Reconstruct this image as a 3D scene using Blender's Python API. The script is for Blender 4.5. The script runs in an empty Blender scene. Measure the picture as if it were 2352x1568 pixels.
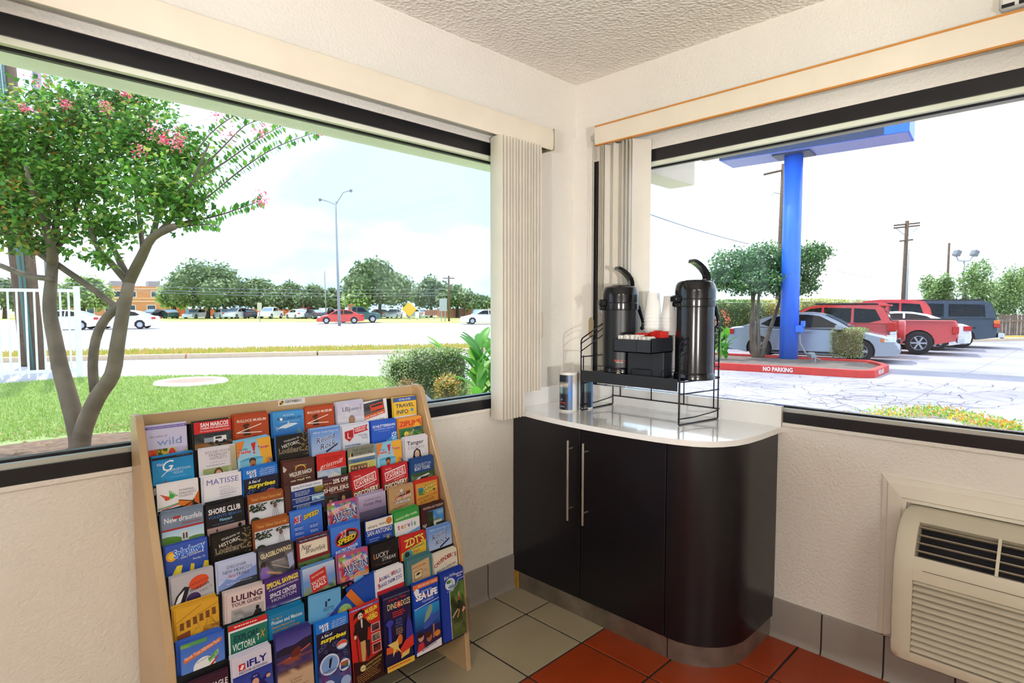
import bpy, bmesh, math, random
from mathutils import Vector, Matrix, Euler
random.seed(7)
S = bpy.context.scene
COL = S.collection
PI = math.pi
def lin(h):
    h = h.lstrip('#'); o = []
    for i in (0, 2, 4):
        c = int(h[i:i+2], 16) / 255
        o.append(c / 12.92 if c <= .04045 else ((c + .055) / 1.055) ** 2.4)
    return (o[0], o[1], o[2], 1.0)

# ---------------------------------------------------------------- camera
CAM = Vector((-2.366, -1.928, 1.3125)); YAW = .7908; PITCH = -.0563; FPX = 1347.8
cd = bpy.data.cameras.new('camera'); cam = bpy.data.objects.new('camera', cd); COL.objects.link(cam)
cd.sensor_width = 36; cd.lens = 36 * FPX / 2352; cd.clip_start = .05; cd.clip_end = 800
cam.location = CAM; cam.rotation_euler = (PI/2 + PITCH, 0, YAW - PI/2)
S.camera = cam
# ---------------------------------------------------------------- world, sun, exposure
W = bpy.data.worlds.new('sky'); S.world = W; W.use_nodes = True
nt = W.node_tree; nt.nodes.clear()
out = nt.nodes.new('ShaderNodeOutputWorld'); bg = nt.nodes.new('ShaderNodeBackground')
tc = nt.nodes.new('ShaderNodeTexCoord'); mp = nt.nodes.new('ShaderNodeMapping'); mp.inputs['Scale'].default_value = (1, 1, 2.2); mp.inputs['Location'].default_value = (5.37, 10.1, .5)
nz = nt.nodes.new('ShaderNodeTexNoise'); nz.inputs['Scale'].default_value = 1.7; nz.inputs['Detail'].default_value = 6
cr = nt.nodes.new('ShaderNodeValToRGB')
cr.color_ramp.elements[0].position = .38; cr.color_ramp.elements[0].color = (.36, .60, .85, 1)
cr.color_ramp.elements[1].position = .66; cr.color_ramp.elements[1].color = (1, 1, 1, 1)
nt.links.new(tc.outputs['Generated'], mp.inputs['Vector']); nt.links.new(mp.outputs['Vector'], nz.inputs['Vector'])
nt.links.new(nz.outputs['Fac'], cr.inputs['Fac']); nt.links.new(cr.outputs['Color'], bg.inputs['Color'])
bg.inputs['Strength'].default_value = 2.35
nt.links.new(bg.outputs['Background'], out.inputs['Surface'])
sd = bpy.data.lights.new('sun', 'SUN'); sd.energy = 4.0; sd.angle = .012; sd.color = (1, .96, .9)
sun = bpy.data.objects.new('sun', sd); COL.objects.link(sun); sun.location = (5, 30, 40)
sun.rotation_euler = Vector((.12, 1.0, 1.62)).to_track_quat('Z', 'Y').to_euler()
S.view_settings.view_transform = 'Standard'; S.view_settings.look = 'None'
S.view_settings.exposure = 0.06; S.view_settings.gamma = 1.0; S.view_settings.use_curve_mapping = False
try:
    S.cycles.use_denoising = True; S.cycles.max_bounces = 6; S.cycles.diffuse_bounces = 4; S.cycles.glossy_bounces = 3; S.cycles.transparent_max_bounces = 16; S.cycles.use_adaptive_sampling = True; S.cycles.adaptive_threshold = .1; S.cycles.adaptive_min_samples = 12
    S.cycles.caustics_reflective = False; S.cycles.caustics_refractive = False; S.cycles.sample_clamp_indirect = 6
except Exception: pass

# ---------------------------------------------------------------- materials
MATS = {}
def mat(name, col, rough=.6, metal=0.0, var=.06, vscale=8, bump=0.0, bscale=60, spec=.5, trans=0, emit=None, col2=None, coat=0, sub=0, voro=False):
    if name in MATS: return MATS[name]
    m = bpy.data.materials.new(name); m.use_nodes = True; t = m.node_tree; b = t.nodes['Principled BSDF']
    c = lin(col) if isinstance(col, str) else tuple(col)
    b.inputs['Roughness'].default_value = rough; b.inputs['Metallic'].default_value = metal
    b.inputs['Specular IOR Level'].default_value = spec
    if coat: b.inputs['Coat Weight'].default_value = coat; b.inputs['Coat Roughness'].default_value = .05
    if trans: b.inputs['Transmission Weight'].default_value = trans
    tcn = t.nodes.new('ShaderNodeTexCoord')
    n = t.nodes.new('ShaderNodeTexNoise'); n.inputs['Scale'].default_value = vscale; n.inputs['Detail'].default_value = 5
    t.links.new(tcn.outputs['Object'], n.inputs['Vector'])
    r = t.nodes.new('ShaderNodeValToRGB'); r.color_ramp.elements[0].position = .3; r.color_ramp.elements[1].position = .7
    if col2 is not None: a0, a1 = c, (lin(col2) if isinstance(col2, str) else col2)
    else: a0 = tuple(max(0, x * (1 - var)) for x in c[:3]) + (1,); a1 = tuple(min(1, x * (1 + var)) for x in c[:3]) + (1,)
    r.color_ramp.elements[0].color = a0; r.color_ramp.elements[1].color = a1
    t.links.new(n.outputs['Fac'], r.inputs['Fac']); t.links.new(r.outputs['Color'], b.inputs['Base Color'])
    if emit:
        b.inputs['Emission Color'].default_value = lin(emit[0]); b.inputs['Emission Strength'].default_value = emit[1]
    if bump:
        if voro:
            n2 = t.nodes.new('ShaderNodeTexVoronoi'); n2.inputs['Scale'].default_value = bscale; src = n2.outputs['Distance']
        else:
            n2 = t.nodes.new('ShaderNodeTexNoise'); n2.inputs['Scale'].default_value = bscale; n2.inputs['Detail'].default_value = 3; src = n2.outputs['Fac']
        t.links.new(tcn.outputs['Object'], n2.inputs['Vector'])
        bp = t.nodes.new('ShaderNodeBump'); bp.inputs['Strength'].default_value = bump; bp.inputs['Distance'].default_value = .01
        t.links.new(src, bp.inputs['Height']); t.links.new(bp.outputs['Normal'], b.inputs['Normal'])
    if sub:
        oo = t.nodes['Material Output']; tl = t.nodes.new('ShaderNodeBsdfTranslucent'); mx = t.nodes.new('ShaderNodeMixShader'); mx.inputs[0].default_value = sub
        t.links.new(r.outputs['Color'], tl.inputs['Color']); t.links.new(b.outputs[0], mx.inputs[1]); t.links.new(tl.outputs[0], mx.inputs[2]); t.links.new(mx.outputs[0], oo.inputs['Surface'])
    MATS[name] = m; return m
def glass_mat(name, tint=(1, 1, 1, 1), gloss=.015, rough=.02):
    if name in MATS: return MATS[name]
    m = bpy.data.materials.new(name); m.use_nodes = True; t = m.node_tree; t.nodes.clear()
    o = t.nodes.new('ShaderNodeOutputMaterial'); a = t.nodes.new('ShaderNodeBsdfTransparent'); g = t.nodes.new('ShaderNodeBsdfGlossy'); x = t.nodes.new('ShaderNodeMixShader')
    fr = t.nodes.new('ShaderNodeFresnel'); fr.inputs['IOR'].default_value = 1.3
    mu = t.nodes.new('ShaderNodeMath'); mu.operation = 'MULTIPLY_ADD'; mu.inputs[1].default_value = .35; mu.inputs[2].default_value = gloss
    a.inputs['Color'].default_value = tint; g.inputs['Roughness'].default_value = rough
    t.links.new(fr.outputs['Fac'], mu.inputs[0]); t.links.new(mu.outputs[0], x.inputs['Fac'])
    t.links.new(a.outputs[0], x.inputs[1]); t.links.new(g.outputs[0], x.inputs[2]); t.links.new(x.outputs[0], o.inputs['Surface'])
    MATS[name] = m; return m
def attr_mat(name, rough=.4, trans=0.0, spec=.5):
    """colour comes from the print / leaf colours stored on the mesh faces"""
    if name in MATS: return MATS[name]
    m = bpy.data.materials.new(name); m.use_nodes = True; t = m.node_tree; b = t.nodes['Principled BSDF']
    a = t.nodes.new('ShaderNodeAttribute'); a.attribute_name = 'Col'
    b.inputs['Roughness'].default_value = rough; b.inputs['Specular IOR Level'].default_value = spec
    t.links.new(a.outputs['Color'], b.inputs['Base Color'])
    if trans:
        o = t.nodes['Material Output']; tl = t.nodes.new('ShaderNodeBsdfTranslucent'); mx = t.nodes.new('ShaderNodeMixShader'); mx.inputs[0].default_value = trans
        t.links.new(a.outputs['Color'], tl.inputs['Color']); t.links.new(b.outputs[0], mx.inputs[1]); t.links.new(tl.outputs[0], mx.inputs[2]); t.links.new(mx.outputs[0], o.inputs['Surface'])
    MATS[name] = m; return m

# ---------------------------------------------------------------- mesh helpers
class MB:
    def __init__(s): s.v = []; s.f = []; s.c = []; s.m = []; s.cur = 0; s.col = None
    def add(s, vs, fs, col=None):
        k = len(s.v); s.v += [tuple(p) for p in vs]
        for f in fs: s.f.append(tuple(i + k for i in f)); s.c.append(col if col is not None else s.col); s.m.append(s.cur)
        return s
    def box(s, x0, x1, y0, y1, z0, z1, M=None, col=None):
        vs = [Vector((x, y, z)) for z in (z0, z1) for y in (y0, y1) for x in (x0, x1)]
        if M is not None: vs = [M @ p for p in vs]
        return s.add(vs, [(0,2,3,1),(4,5,7,6),(0,1,5,4),(1,3,7,5),(3,2,6,7),(2,0,4,6)], col)
    def cbox(s, x0, x1, y0, y1, z0, z1, c=.004, M=None):
        """box with chamfered edges"""
        bm = bmesh.new(); r = bmesh.ops.create_cube(bm, size=1)
        for p in bm.verts: p.co = Vector(((x0+x1)/2 + p.co.x*(x1-x0), (y0+y1)/2 + p.co.y*(y1-y0), (z0+z1)/2 + p.co.z*(z1-z0)))
        bmesh.ops.bevel(bm, geom=bm.edges[:], offset=c, segments=1, affect='EDGES')
        s.bm(bm, M); return s
    def bm(s, bm, M=None):
        bm.verts.index_update(); vs = [(M @ p.co if M is not None else p.co.copy()) for p in bm.verts]
        s.add(vs, [tuple(q.index for q in f.verts) for f in bm.faces]); bm.free()
    def prism(s, pts, axis, a, b, M=None, col=None):
        """extrude a polygon of 2-D points along an axis from a to b"""
        def mk(p, t):
            q = {'x': (t, p[0], p[1]), 'y': (p[0], t, p[1]), 'z': (p[0], p[1], t)}[axis]
            q = Vector(q); return M @ q if M is not None else q
        n = len(pts); vs = [mk(p, a) for p in pts] + [mk(p, b) for p in pts]
        fs = [tuple(range(n-1, -1, -1)), tuple(range(n, 2*n))] + [(i, (i+1) % n, n + (i+1) % n, n + i) for i in range(n)]
        return s.add(vs, fs, col)
    def tube(s, pts, r, n=8, cap=True, M=None, closed=False, col=None):
        pts = [Vector(p) for p in pts]; R = r if isinstance(r, (list, tuple)) else [r] * len(pts)
        k = len(pts); vs = []; up = None
        for i, p in enumerate(pts):
            if closed: d = pts[(i+1) % k] - pts[i-1]
            else: d = pts[min(i+1, k-1)] - pts[max(i-1, 0)]
            if d.length < 1e-9: d = Vector((0, 0, 1))
            d.normalize()
            if up is None: up = Vector((0, 0, 1)) if abs(d.z) < .9 else Vector((1, 0, 0))
            a = d.cross(up)
            if a.length < 1e-5: a = d.orthogonal()
            a.normalize(); b = a.cross(d); b.normalize(); up = b
            for j in range(n):
                t = 2*PI*j/n; q = p + (a*math.cos(t) + b*math.sin(t)) * R[i]; vs.append(M @ q if M is not None else q)
        fs = []
        for i in range(k if closed else k - 1):
            i2 = (i+1) % k
            for j in range(n): fs.append((i*n+j, i*n+(j+1) % n, i2*n+(j+1) % n, i2*n+j))
        if cap and not closed: fs += [tuple(range(n-1, -1, -1)), tuple((k-1)*n+j for j in range(n))]
        return s.add(vs, fs, col)
    def lathe(s, prof, n=32, M=None, col=None, a0=0, a1=2*PI):
        """profile (radius, z) turned round the z axis"""
        full = abs(a1 - a0 - 2*PI) < 1e-6; m = n if full else n + 1; vs = []
        for r, z in prof:
            for j in range(m):
                t = a0 + (a1-a0)*j/n; q = Vector((r*math.cos(t), r*math.sin(t), z)); vs.append(M @ q if M is not None else q)
        fs = []
        for i in range(len(prof)-1):
            for j in range(n):
                j2 = (j+1) % m; fs.append((i*m+j, i*m+j2, (i+1)*m+j2, (i+1)*m+j))
        return s.add(vs, fs, col)
    def disc(s, r, n, M, col=None):
        return s.add([M @ Vector((r*math.cos(2*PI*j/n), r*math.sin(2*PI*j/n), 0)) for j in range(n)], [tuple(range(n))], col)
    def build(s, name, material, parent=None, smooth=False, autosmooth=None, loc=None, inv=None):
        me = bpy.data.meshes.new(name); me.from_pydata(s.v, [], s.f)
        mats = material if isinstance(material, (list, tuple)) else [material]
        for m_ in mats: me.materials.append(m_)
        if len(mats) > 1: me.polygons.foreach_set('material_index', s.m)
        if any(c is not None for c in s.c):
            at = me.color_attributes.new('Col', 'FLOAT_COLOR', 'CORNER'); buf = []
            for f, c in zip(s.f, s.c):
                if c is None: c = (1, 1, 1, 1)
                if isinstance(c[0], (tuple, list)):
                    for q in c: buf += list(q)
                else: buf += list(c) * len(f)
            at.data.foreach_set('color', buf)
        if smooth or autosmooth is not None:
            me.polygons.foreach_set('use_smooth', [True] * len(me.polygons))
            if autosmooth is not None:
                try: me.set_sharp_from_angle(angle=math.radians(autosmooth))
                except Exception: pass
        me.update()
        o = bpy.data.objects.new(name, me); COL.objects.link(o)
        if loc is not None: o.location = loc
        if parent is not None: attach(o, parent, inv)
        return o
def attach(o, parent, inv=None):
    o.parent = parent
    if inv is not False: o.matrix_parent_inverse = wmat(parent).inverted()
def wmat(o):
    m = o.matrix_basis.copy()
    if o.parent is not None: m = wmat(o.parent) @ o.matrix_parent_inverse @ m
    return m
def tag(o, label, cat, group=None):
    o['label'] = label; o['category'] = cat
    if group: o['group'] = group
    return o
def thing(name, label, cat, loc=(0, 0, 0), rz=0, group=None):
    o = bpy.data.objects.new(name, None); COL.objects.link(o); o.empty_display_size = .1
    o.location = loc; o.rotation_euler = (0, 0, rz); return tag(o, label, cat, group)
def struct(o): o['kind'] = 'structure'; return o
def stuff(o): o['kind'] = 'stuff'; return o
def copy_tree(o, parent=None):
    c = o.copy(); COL.objects.link(c)
    if parent is not None: c.parent = parent
    for ch in list(o.children): copy_tree(ch, c)
    return c
def arc(cx, cy, r, a0, a1, n): return [(cx + r*math.cos(math.radians(a0+(a1-a0)*i/n)), cy + r*math.sin(math.radians(a0+(a1-a0)*i/n))) for i in range(n+1)]
def T(x, y, z): return Matrix.Translation((x, y, z))
def Rz(a): return Matrix.Rotation(math.radians(a), 4, 'Z')
def Ry(a): return Matrix.Rotation(math.radians(a), 4, 'Y')
def Rx(a): return Matrix.Rotation(math.radians(a), 4, 'X')
# ================================================================ the room
M_wall = mat('wall_paint', '#efeae1', .75, var=.02, vscale=3, bump=.35, bscale=90)
M_ceil = mat('ceiling_paint', '#f6f1e8', .85, var=.02, bump=.8, bscale=65, voro=True)
M_black = mat('black_anodised', '#17161c', .35, var=.1, vscale=20)
M_alu = mat('aluminium', '#c9ccc6', .35, .6, var=.05)
M_cream = mat('cream_tile', '#ac9f84', .35, var=.05, vscale=5, bump=.03, bscale=40)
M_orange = mat('orange_tile', '#a03c18', .32, var=.10, vscale=6, bump=.03, bscale=40)
M_grout = mat('dark_grout', '#2b2629', .8)
M_base = mat('base_tile', '#9a928b', .3, var=.05, vscale=6)
M_vinyl = mat('vane_vinyl', '#f6f0e4', .5, var=.03, sub=.25)
M_val = mat('valance_vinyl', '#ece2d0', .45, var=.03)
M_stucco = mat('stucco', '#f0ecdc', .9, var=.05, bump=.8, bscale=50)
M_glass = glass_mat('window_glass')
CZ = 2.435; X0, Y0 = -5.2, -4.9
ZS, ZT = .865, 2.035           # window opening
LX0, LX1 = -2.75, -.44; RY0, RY1 = -2.1, -.12
m = MB(); H = .14
m.box(X0, LX0, 0, H, -.3, CZ+.2); m.box(LX1, H, 0, H, -.3, CZ+.2); m.box(LX0, LX1, 0, H, -.3, ZS); m.box(LX0, LX1, 0, H, ZT, CZ+.2)
struct(m.build('wall_left', M_wall))
m = MB(); m.box(0, H, RY1, 0, -.3, CZ+.2); m.box(0, H, Y0, RY0, -.3, CZ+.2); m.box(0, H, RY0, RY1, -.3, ZS); m.box(0, H, RY0, RY1, ZT, CZ+.2)
m.box(-.018, 0, RY1, 0, .934, 2.17)
struct(m.build('wall_right', M_wall))
m = MB(); m.box(X0-H, X0, Y0-H, H, -.3, CZ+.2); struct(m.build('wall_far_left', M_wall))
m = MB(); m.box(X0-H, H, Y0-H, Y0, -.3, CZ+.2); struct(m.build('wall_behind', M_wall))
m = MB(); m.box(X0, 0, Y0, 0, CZ, CZ+.2); struct(m.build('ceiling', M_ceil))
m = MB(); m.box(X0, 0, Y0, 0, -.3, -.004); fl = struct(m.build('floor', M_grout))
# floor tiles, one object each
TS = .305; G = .0045
tm = MB(); tm.cbox(-TS/2+G, TS/2-G, -TS/2+G, TS/2-G, -.012, 0, .0012); tme = None
meshes = {}
for nm, mt in (('cream', M_cream), ('orange', M_orange)):
    o = tm.build('floor_tile', mt, fl); meshes[nm] = o.data; COL.objects.unlink(o); bpy.data.objects.remove(o)
def clip_tile(x0, x1, y0, y1, mt):
    t = MB(); t.cbox(x0, x1, y0, y1, -.012, 0, .0012); return t.build('floor_tile', mt, fl)
ntile = 0
for i in range(-15, 3):
    for j in range(-1, 16):
        xa = -.595 + TS*i; xb = xa + TS; yb = -.223 - TS*j + TS; ya = yb - TS
        if xb < X0+.2 or ya < Y0-.05 or xa > -.01 or ya > -.01: continue
        kind = 'cream' if (ya > -.6 or ya < -1.9) else 'orange'
        if xb > -.005 or yb > -.005 or xa < X0 or ya < Y0:
            clip_tile(max(xa, X0)+G, min(xb, -.002)-G, max(ya, Y0)+G, min(yb, -.002)-G, {'cream': M_cream, 'orange': M_orange}[kind])
        else:
            o = bpy.data.objects.new('floor_tile', meshes[kind]); COL.objects.link(o); o.location = (xa+TS/2, ya+TS/2, 0); attach(o, fl)
        ntile += 1
# baseboards of cove tiles
cove = [(-.0, 0), (-.022, 0), (-.017, .006), (-.013, .018), (-.012, .03), (-.012, .148), (-.009, .155), (-.0, .155)]
bl = MB(); bl.box(X0, -.46, -.009, 0, 0, .15); bl = struct(bl.build('baseboard_left', M_grout))
br = MB(); br.box(-.009, 0, Y0, -1.0, 0, .15); br = struct(br.build('baseboard_right', M_grout))
x = -.622 + .205
while x > -2.9:
    xa = x - .205 + .003; xb = min(x - .003, -.455)
    if xb - xa > .02: MB().prism(cove, 'x', xa, xb).build('base_tile', M_base, bl, autosmooth=30)
    x -= .205
y = -1.012
while y > -3.2:
    MB().prism([(a, z) for a, z in cove], 'y', y-.205+.003, y-.003).build('base_tile', M_base, br, autosmooth=30)
    y -= .205
# ---- windows: black frame, aluminium glazing strip, pane
def window(n, axis, a0, a1, z0, z1, cut=.05):
    """frame in the plane of the wall; axis 'x' runs along the left wall, 'y' along the right wall"""
    def bx(mb, u0, u1, d0, d1, za, zb):
        if axis == 'x': mb.box(u0, u1, d0, d1, za, zb)
        else: mb.box(d0, d1, u0, u1, za, zb)
    m = MB(); d0, d1 = -.004, .06; fw = .042
    bx(m, a0, a1, d0, d1, z0, z0+fw); bx(m, a0, a1, d0, d1, z1-fw-.012, z1); bx(m, a0, a0+fw, d0, d1, z0+fw, z1-fw-.012); bx(m, a1-fw, a1, d0, d1, z0+fw, z1-fw-.012)
    w = struct(m.build('window_%d' % n, M_black))
    m = MB(); e = fw
    bx(m, a0+e, a1-e, .004, .022, z0+fw, z0+fw+.014); m.build('glazing_strip', M_alu, w)
    m = MB(); bx(m, a0+e, a1-e, .004, .024, z1-fw-.03, z1-fw-.012); m.build('lawn_lit_band', mat('lawn_lit_tint', '#e9eedb', .5), w)  # light from the lawn under the frame head, put into the strip's pale green
    m = MB(); bx(m, a0+e, a1-e, .034, .06, z0+fw, z0+fw+.02); bx(m, a0+e, a1-e, .034, .05, z1-fw-.036, z1-fw-.012); m.build('outer_stop', M_black, w)
    m = MB(); bx(m, a0+e, a1-e, .026, .032, z0+fw, z1-fw-.012); m.build('window_pane', M_glass, w)
    # bead of painted caulk round the frame
    m = MB(); bx(m, a0-.01, a1+.01, -.008, 0, z0-.012, z0+.001); bx(m, a0-.01, a1+.01, -.008, 0, z1-.001, z1+.012); m.build('painted_bead', M_wall, w)
    return w
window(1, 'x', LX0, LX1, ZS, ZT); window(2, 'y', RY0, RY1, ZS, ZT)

# ---- eave beams, pier, and an unseen roof overhang sized to block the sun
m = MB(); m.box(X0, 1.5, .14, 1.5, 2.47, 2.62); m.box(.14, 1.5, Y0, .14, 2.47, 2.62)
struct(m.build('sun_blocking_overhang', M_stucco))
m = MB(); m.box(X0, .2, .27, .40, 2.033, 2.47); tag(m.build('eave_beam', mat('beam_paint', '#fbfaf4', .8, var=.04, bump=.5, bscale=30)), 'rough white painted timber beam above the lawn window outside', 'beam')
m = MB(); m.box(.38, .52, Y0, -.427, 2.075, 2.47); tag(m.build('eave_beam', mat('beam_grey', '#b3a89a', .85, var=.08, bump=.6, bscale=40)), 'greyish stucco eave beam above the parking lot window outside', 'beam')
m = MB(); m.box(.141, .70, -.28, -.13, 2.0, 2.47); tag(m.build('eave_beam', M_val), 'short cream beam stub sticking out above the cups and airpots', 'beam')
m = MB(); m.box(-.318, -.10, .14, .30, -.3, 2.47); struct(m.build('wall_pier', M_stucco))
m = MB(); m.box(.14, .30, -.10, .30, -.3, 2.47); struct(m.build('wall_pier_corner', M_stucco))

# ---- valances and vertical blinds
M_trim = mat('tan_edge', '#d08b3c', .45); M_olive = mat('olive_cap', '#8d8262', .5)
vl = thing('valance', 'cream vinyl valance of the left window with an olive end cap', 'valance', (-.29, -.06, 2.045))
prof = [(-.100, 2.043), (-.104, 2.06), (-.105, 2.09), (-.104, 2.122), (-.100, 2.139), (-.092, 2.139), (-.096, 2.12), (-.097, 2.09), (-.096, 2.06), (-.092, 2.043)]
MB().prism([(a, z) for a, z in prof], 'x', -2.95, -.292).build('valance_panel', M_val, vl, autosmooth=40)
m = MB(); m.box(-2.95, -.3, -.09, 0, 2.128, 2.134); m.box(-2.95, -.31, -.07, -.03, 2.06, 2.10); m.build('head_rail', M_alu, vl)
m = MB(); m.cbox(-.292, -.284, -.104, -.001, 2.042, 2.140, .002); m.box(-.298, -.292, -.1, 0, 2.05, 2.13); m.build('end_cap', M_olive, vl)
vr = thing('valance', 'cream valance of the right window with thin tan edge lines', 'valance', (-.06, -.2, 2.08))
prof = [(-.100, 2.082), (-.104, 2.10), (-.105, 2.125), (-.104, 2.15), (-.100, 2.167), (-.092, 2.167), (-.096, 2.12), (-.092, 2.082)]
MB().prism(prof, 'y', -2.3, -.197).build('valance_panel', M_val, vr, autosmooth=40)
for z in (2.078, 2.166): 
    m = MB(); m.box(-.1035, -.090, -2.3, -.196, z, z+.006); m.build('edge_strip', M_trim, vr)
m = MB(); m.box(-.09, 0, -2.3, -.2, 2.155, 2.16); m.box(-.075, -.035, -2.3, -.17, 2.10, 2.135); m.build('head_rail', M_alu, vr)
def vane(name, px, py, zr, z0, z1, w, ang, parent):
    """slightly curved hanging vane; ang = direction of its width in the floor plane"""
    m = MB(); n = 5; vs = []
    d = Vector((math.cos(math.radians(ang)), math.sin(math.radians(ang)), 0)); nn = Vector((-d.y, d.x, 0))
    for side in (0, 1):
        for z in (z0, z1):
            for i in range(n):
                t = i/(n-1)*2-1; vs.append(Vector((px, py, z)) + d*(t*w/2) + nn*((1-t*t)*.006 + side*.0012))
    fs = []
    for i in range(n-1): fs += [(i, i+1, n+i+1, n+i), (2*n+i+1, 2*n+i, 3*n+i, 3*n+i+1)]
    fs += [(0, n, 3*n, 2*n), (n-1, 3*n-1, 4*n-1, 2*n-1)]
    m.add(vs, fs); return m.build(name, M_vinyl, parent, autosmooth=40)
bl1 = thing('vertical_blind', 'drawn-back vertical blind hanging at the left window beside the corner', 'blind', (-.5, -.07, .83))
for i in range(14): vane('vane', -.625 + .0185*i, -.075, 0, .83 if i < 8 else .936, 2.045, .089, 84 + (i*37 % 5) - 2, bl1)
bl2 = thing('vertical_blind', 'drawn-back vertical blind hanging behind the two airpots', 'blind', (-.07, -.35, .95))
for i, (yy, a) in enumerate([(-.222, 2), (-.232, 3), (-.243, 1), (-.253, 4), (-.275, -28), (-.318, -20), (-.352, 3), (-.372, 2), (-.392, 1), (-.428, -36)]):
    vane('vane', -.058, yy, 0, .95, 2.075, .089, a, bl2)
# beaded pull chains and weights
def chain(name, x, y, z0, z1, parent):
    m = MB()
    for dx in (-.006, .006): m.tube([(x, y+dx, z0), (x, y+dx, z1)], .0012, 6)
    n = 90
    for k in range(n):
        z = z0 + (z1-z0)*k/n; m.lathe([(.0005, -.0022), (.0022, 0), (.0005, .0022)], 6, T(x, y+.006, z))
    return m.build(name, mat('chain_plastic', '#efece4', .4), parent)
chain('bead_chain', -.06, -.152, 1.25, 2.125, bl2)
m = MB(); m.cbox(-.066, -.05, -.17, -.14, 2.12, 2.145, .003); m.build('chain_bracket', M_alu, bl2)
M_wt = mat('tan_plastic', '#b39f7c', .45)
m = MB(); m.tube([(-.06, -.15, 1.17), (-.06, -.15, 1.18), (-.06, -.15, 1.255), (-.06, -.15, 1.268)], [.008, .0125, .0125, .006], 12); m.build('cord_weight', M_wt, bl2, smooth=True)
m = MB(); m.tube([(-.06, -.15, .90), (-.06, -.15, 1.17)], .0018, 6); m.build('pull_cord', mat('chain_plastic', '#efece4'), bl2)
m = MB(); m.tube([(-.314, -.05, 1.175), (-.314, -.05, 1.185), (-.314, -.05, 1.285), (-.314, -.05, 1.298)], [.006, .009, .009, .005], 12); m.build('cord_weight', mat('pale_plastic', '#d9d2c0', .45), bl1, smooth=True)
m = MB(); m.tube([(-.314, -.05, 1.29), (-.314, -.05, 2.05)], .0016, 6); m.build('pull_cord', mat('chain_plastic', '#efece4'), bl1)

# ---- unseen ceiling light fittings added behind the camera as fill light
M_diff = mat('fill_lamp_diffuser', '#ffffff', .5, emit=('#fffaf0', 1.5)); M_fit = mat('lamp_frame', '#f4f4f0', .4)
def fill_troffer(x, y, w, l, e, label):
    t = thing('added_ceiling_light', label, 'light', (x, y, CZ-.06), group='ceiling lights')
    m = MB(); m.box(x-w/2, x+w/2, y-l/2, y-l/2+.03, CZ-.06, CZ); m.box(x-w/2, x+w/2, y+l/2-.03, y+l/2, CZ-.06, CZ); m.box(x-w/2, x-w/2+.03, y-l/2, y+l/2, CZ-.06, CZ); m.box(x+w/2-.03, x+w/2, y-l/2, y+l/2, CZ-.06, CZ)
    m.build('frame', M_fit, t)
    m = MB(); m.box(x-w/2+.03, x+w/2-.03, y-l/2+.03, y+l/2-.03, CZ-.035, CZ-.03); m.build('diffuser', M_diff, t)
    ld = bpy.data.lights.new('added_ceiling_fill', 'AREA'); ld.shape = 'RECTANGLE'; ld.size = w-.1; ld.size_y = l-.1; ld.energy = e; ld.color = (1, .98, .96)
    lo = bpy.data.objects.new('added_ceiling_fill', ld); COL.objects.link(lo); lo.location = (x, y, CZ-.065); attach(lo, t)
fill_troffer(-4.4, -2.5, .6, 1.2, 42, 'white ceiling light fitting over the left side of the room')
fill_troffer(-2.9, -3.95, .6, 1.2, 42, 'white ceiling light fitting near the back wall of the room')
# floor lamps added unseen behind the camera, conical heads turned up to brighten the corner
def fill_spot_lamp(x, y, aim, e, label):
    t = thing('added_floor_lamp', label, 'lamp', (x, y, 0), group='floor lamps with turned-up heads'); h = Vector((x, y, 1.05)); d = (Vector(aim)-h).normalized()
    MB().lathe([(.001, 0), (.15, 0), (.15, .02), (.03, .035), (.02, .05)], 28, T(x, y, 0)).build('base', M_black, t, autosmooth=35)
    MB().tube([(x, y, .03), (x, y, .98)], .014, 12).build('pole', M_black, t, smooth=True)
    Q = d.to_track_quat('Z', 'Y').to_matrix().to_4x4()
    MB().lathe([(.02, -.10), (.05, -.09), (.075, -.03), (.10, .07), (.095, .07), (.07, -.028), (.045, -.08), (.001, -.085)], 32, T(*h) @ Q).build('lamp_head', mat('white_bowl', '#f0eee8', .4), t, smooth=True)
    ld = bpy.data.lights.new('added_fill_spot', 'SPOT'); ld.energy = e; ld.shadow_soft_size = .05; ld.spot_size = math.radians(48); ld.spot_blend = .55; ld.color = (1, .985, .965)
    lo = bpy.data.objects.new('added_fill_spot', ld); COL.objects.link(lo); lo.location = h; lo.rotation_euler = d.to_track_quat('-Z', 'Y').to_euler(); attach(lo, t)
fill_spot_lamp(-4.3, -2.4, (-.35, -.55, 2.36), 190, 'floor lamp with white conical head on the left side of the room')
fill_spot_lamp(-2.9, -3.9, (-.75, -.25, 2.36), 270, 'floor lamp with white conical head by the back wall')
# small vent box high on the right wall
tv = thing('wall_vent', 'small white vented box high on the right wall', 'vent', (0, -1.8, 2.2))
m = MB(); m.cbox(-.035, 0, -1.95, -1.665, 2.208, 2.32, .008); m.build('housing', mat('vent_white', '#efeee8', .4), tv, autosmooth=40)
for k in range(7):
    m = MB(); m.box(-.0365, -.034, -1.94+.04*k, -1.91+.04*k, 2.214, 2.224); m.build('slot', M_black, tv)

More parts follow.
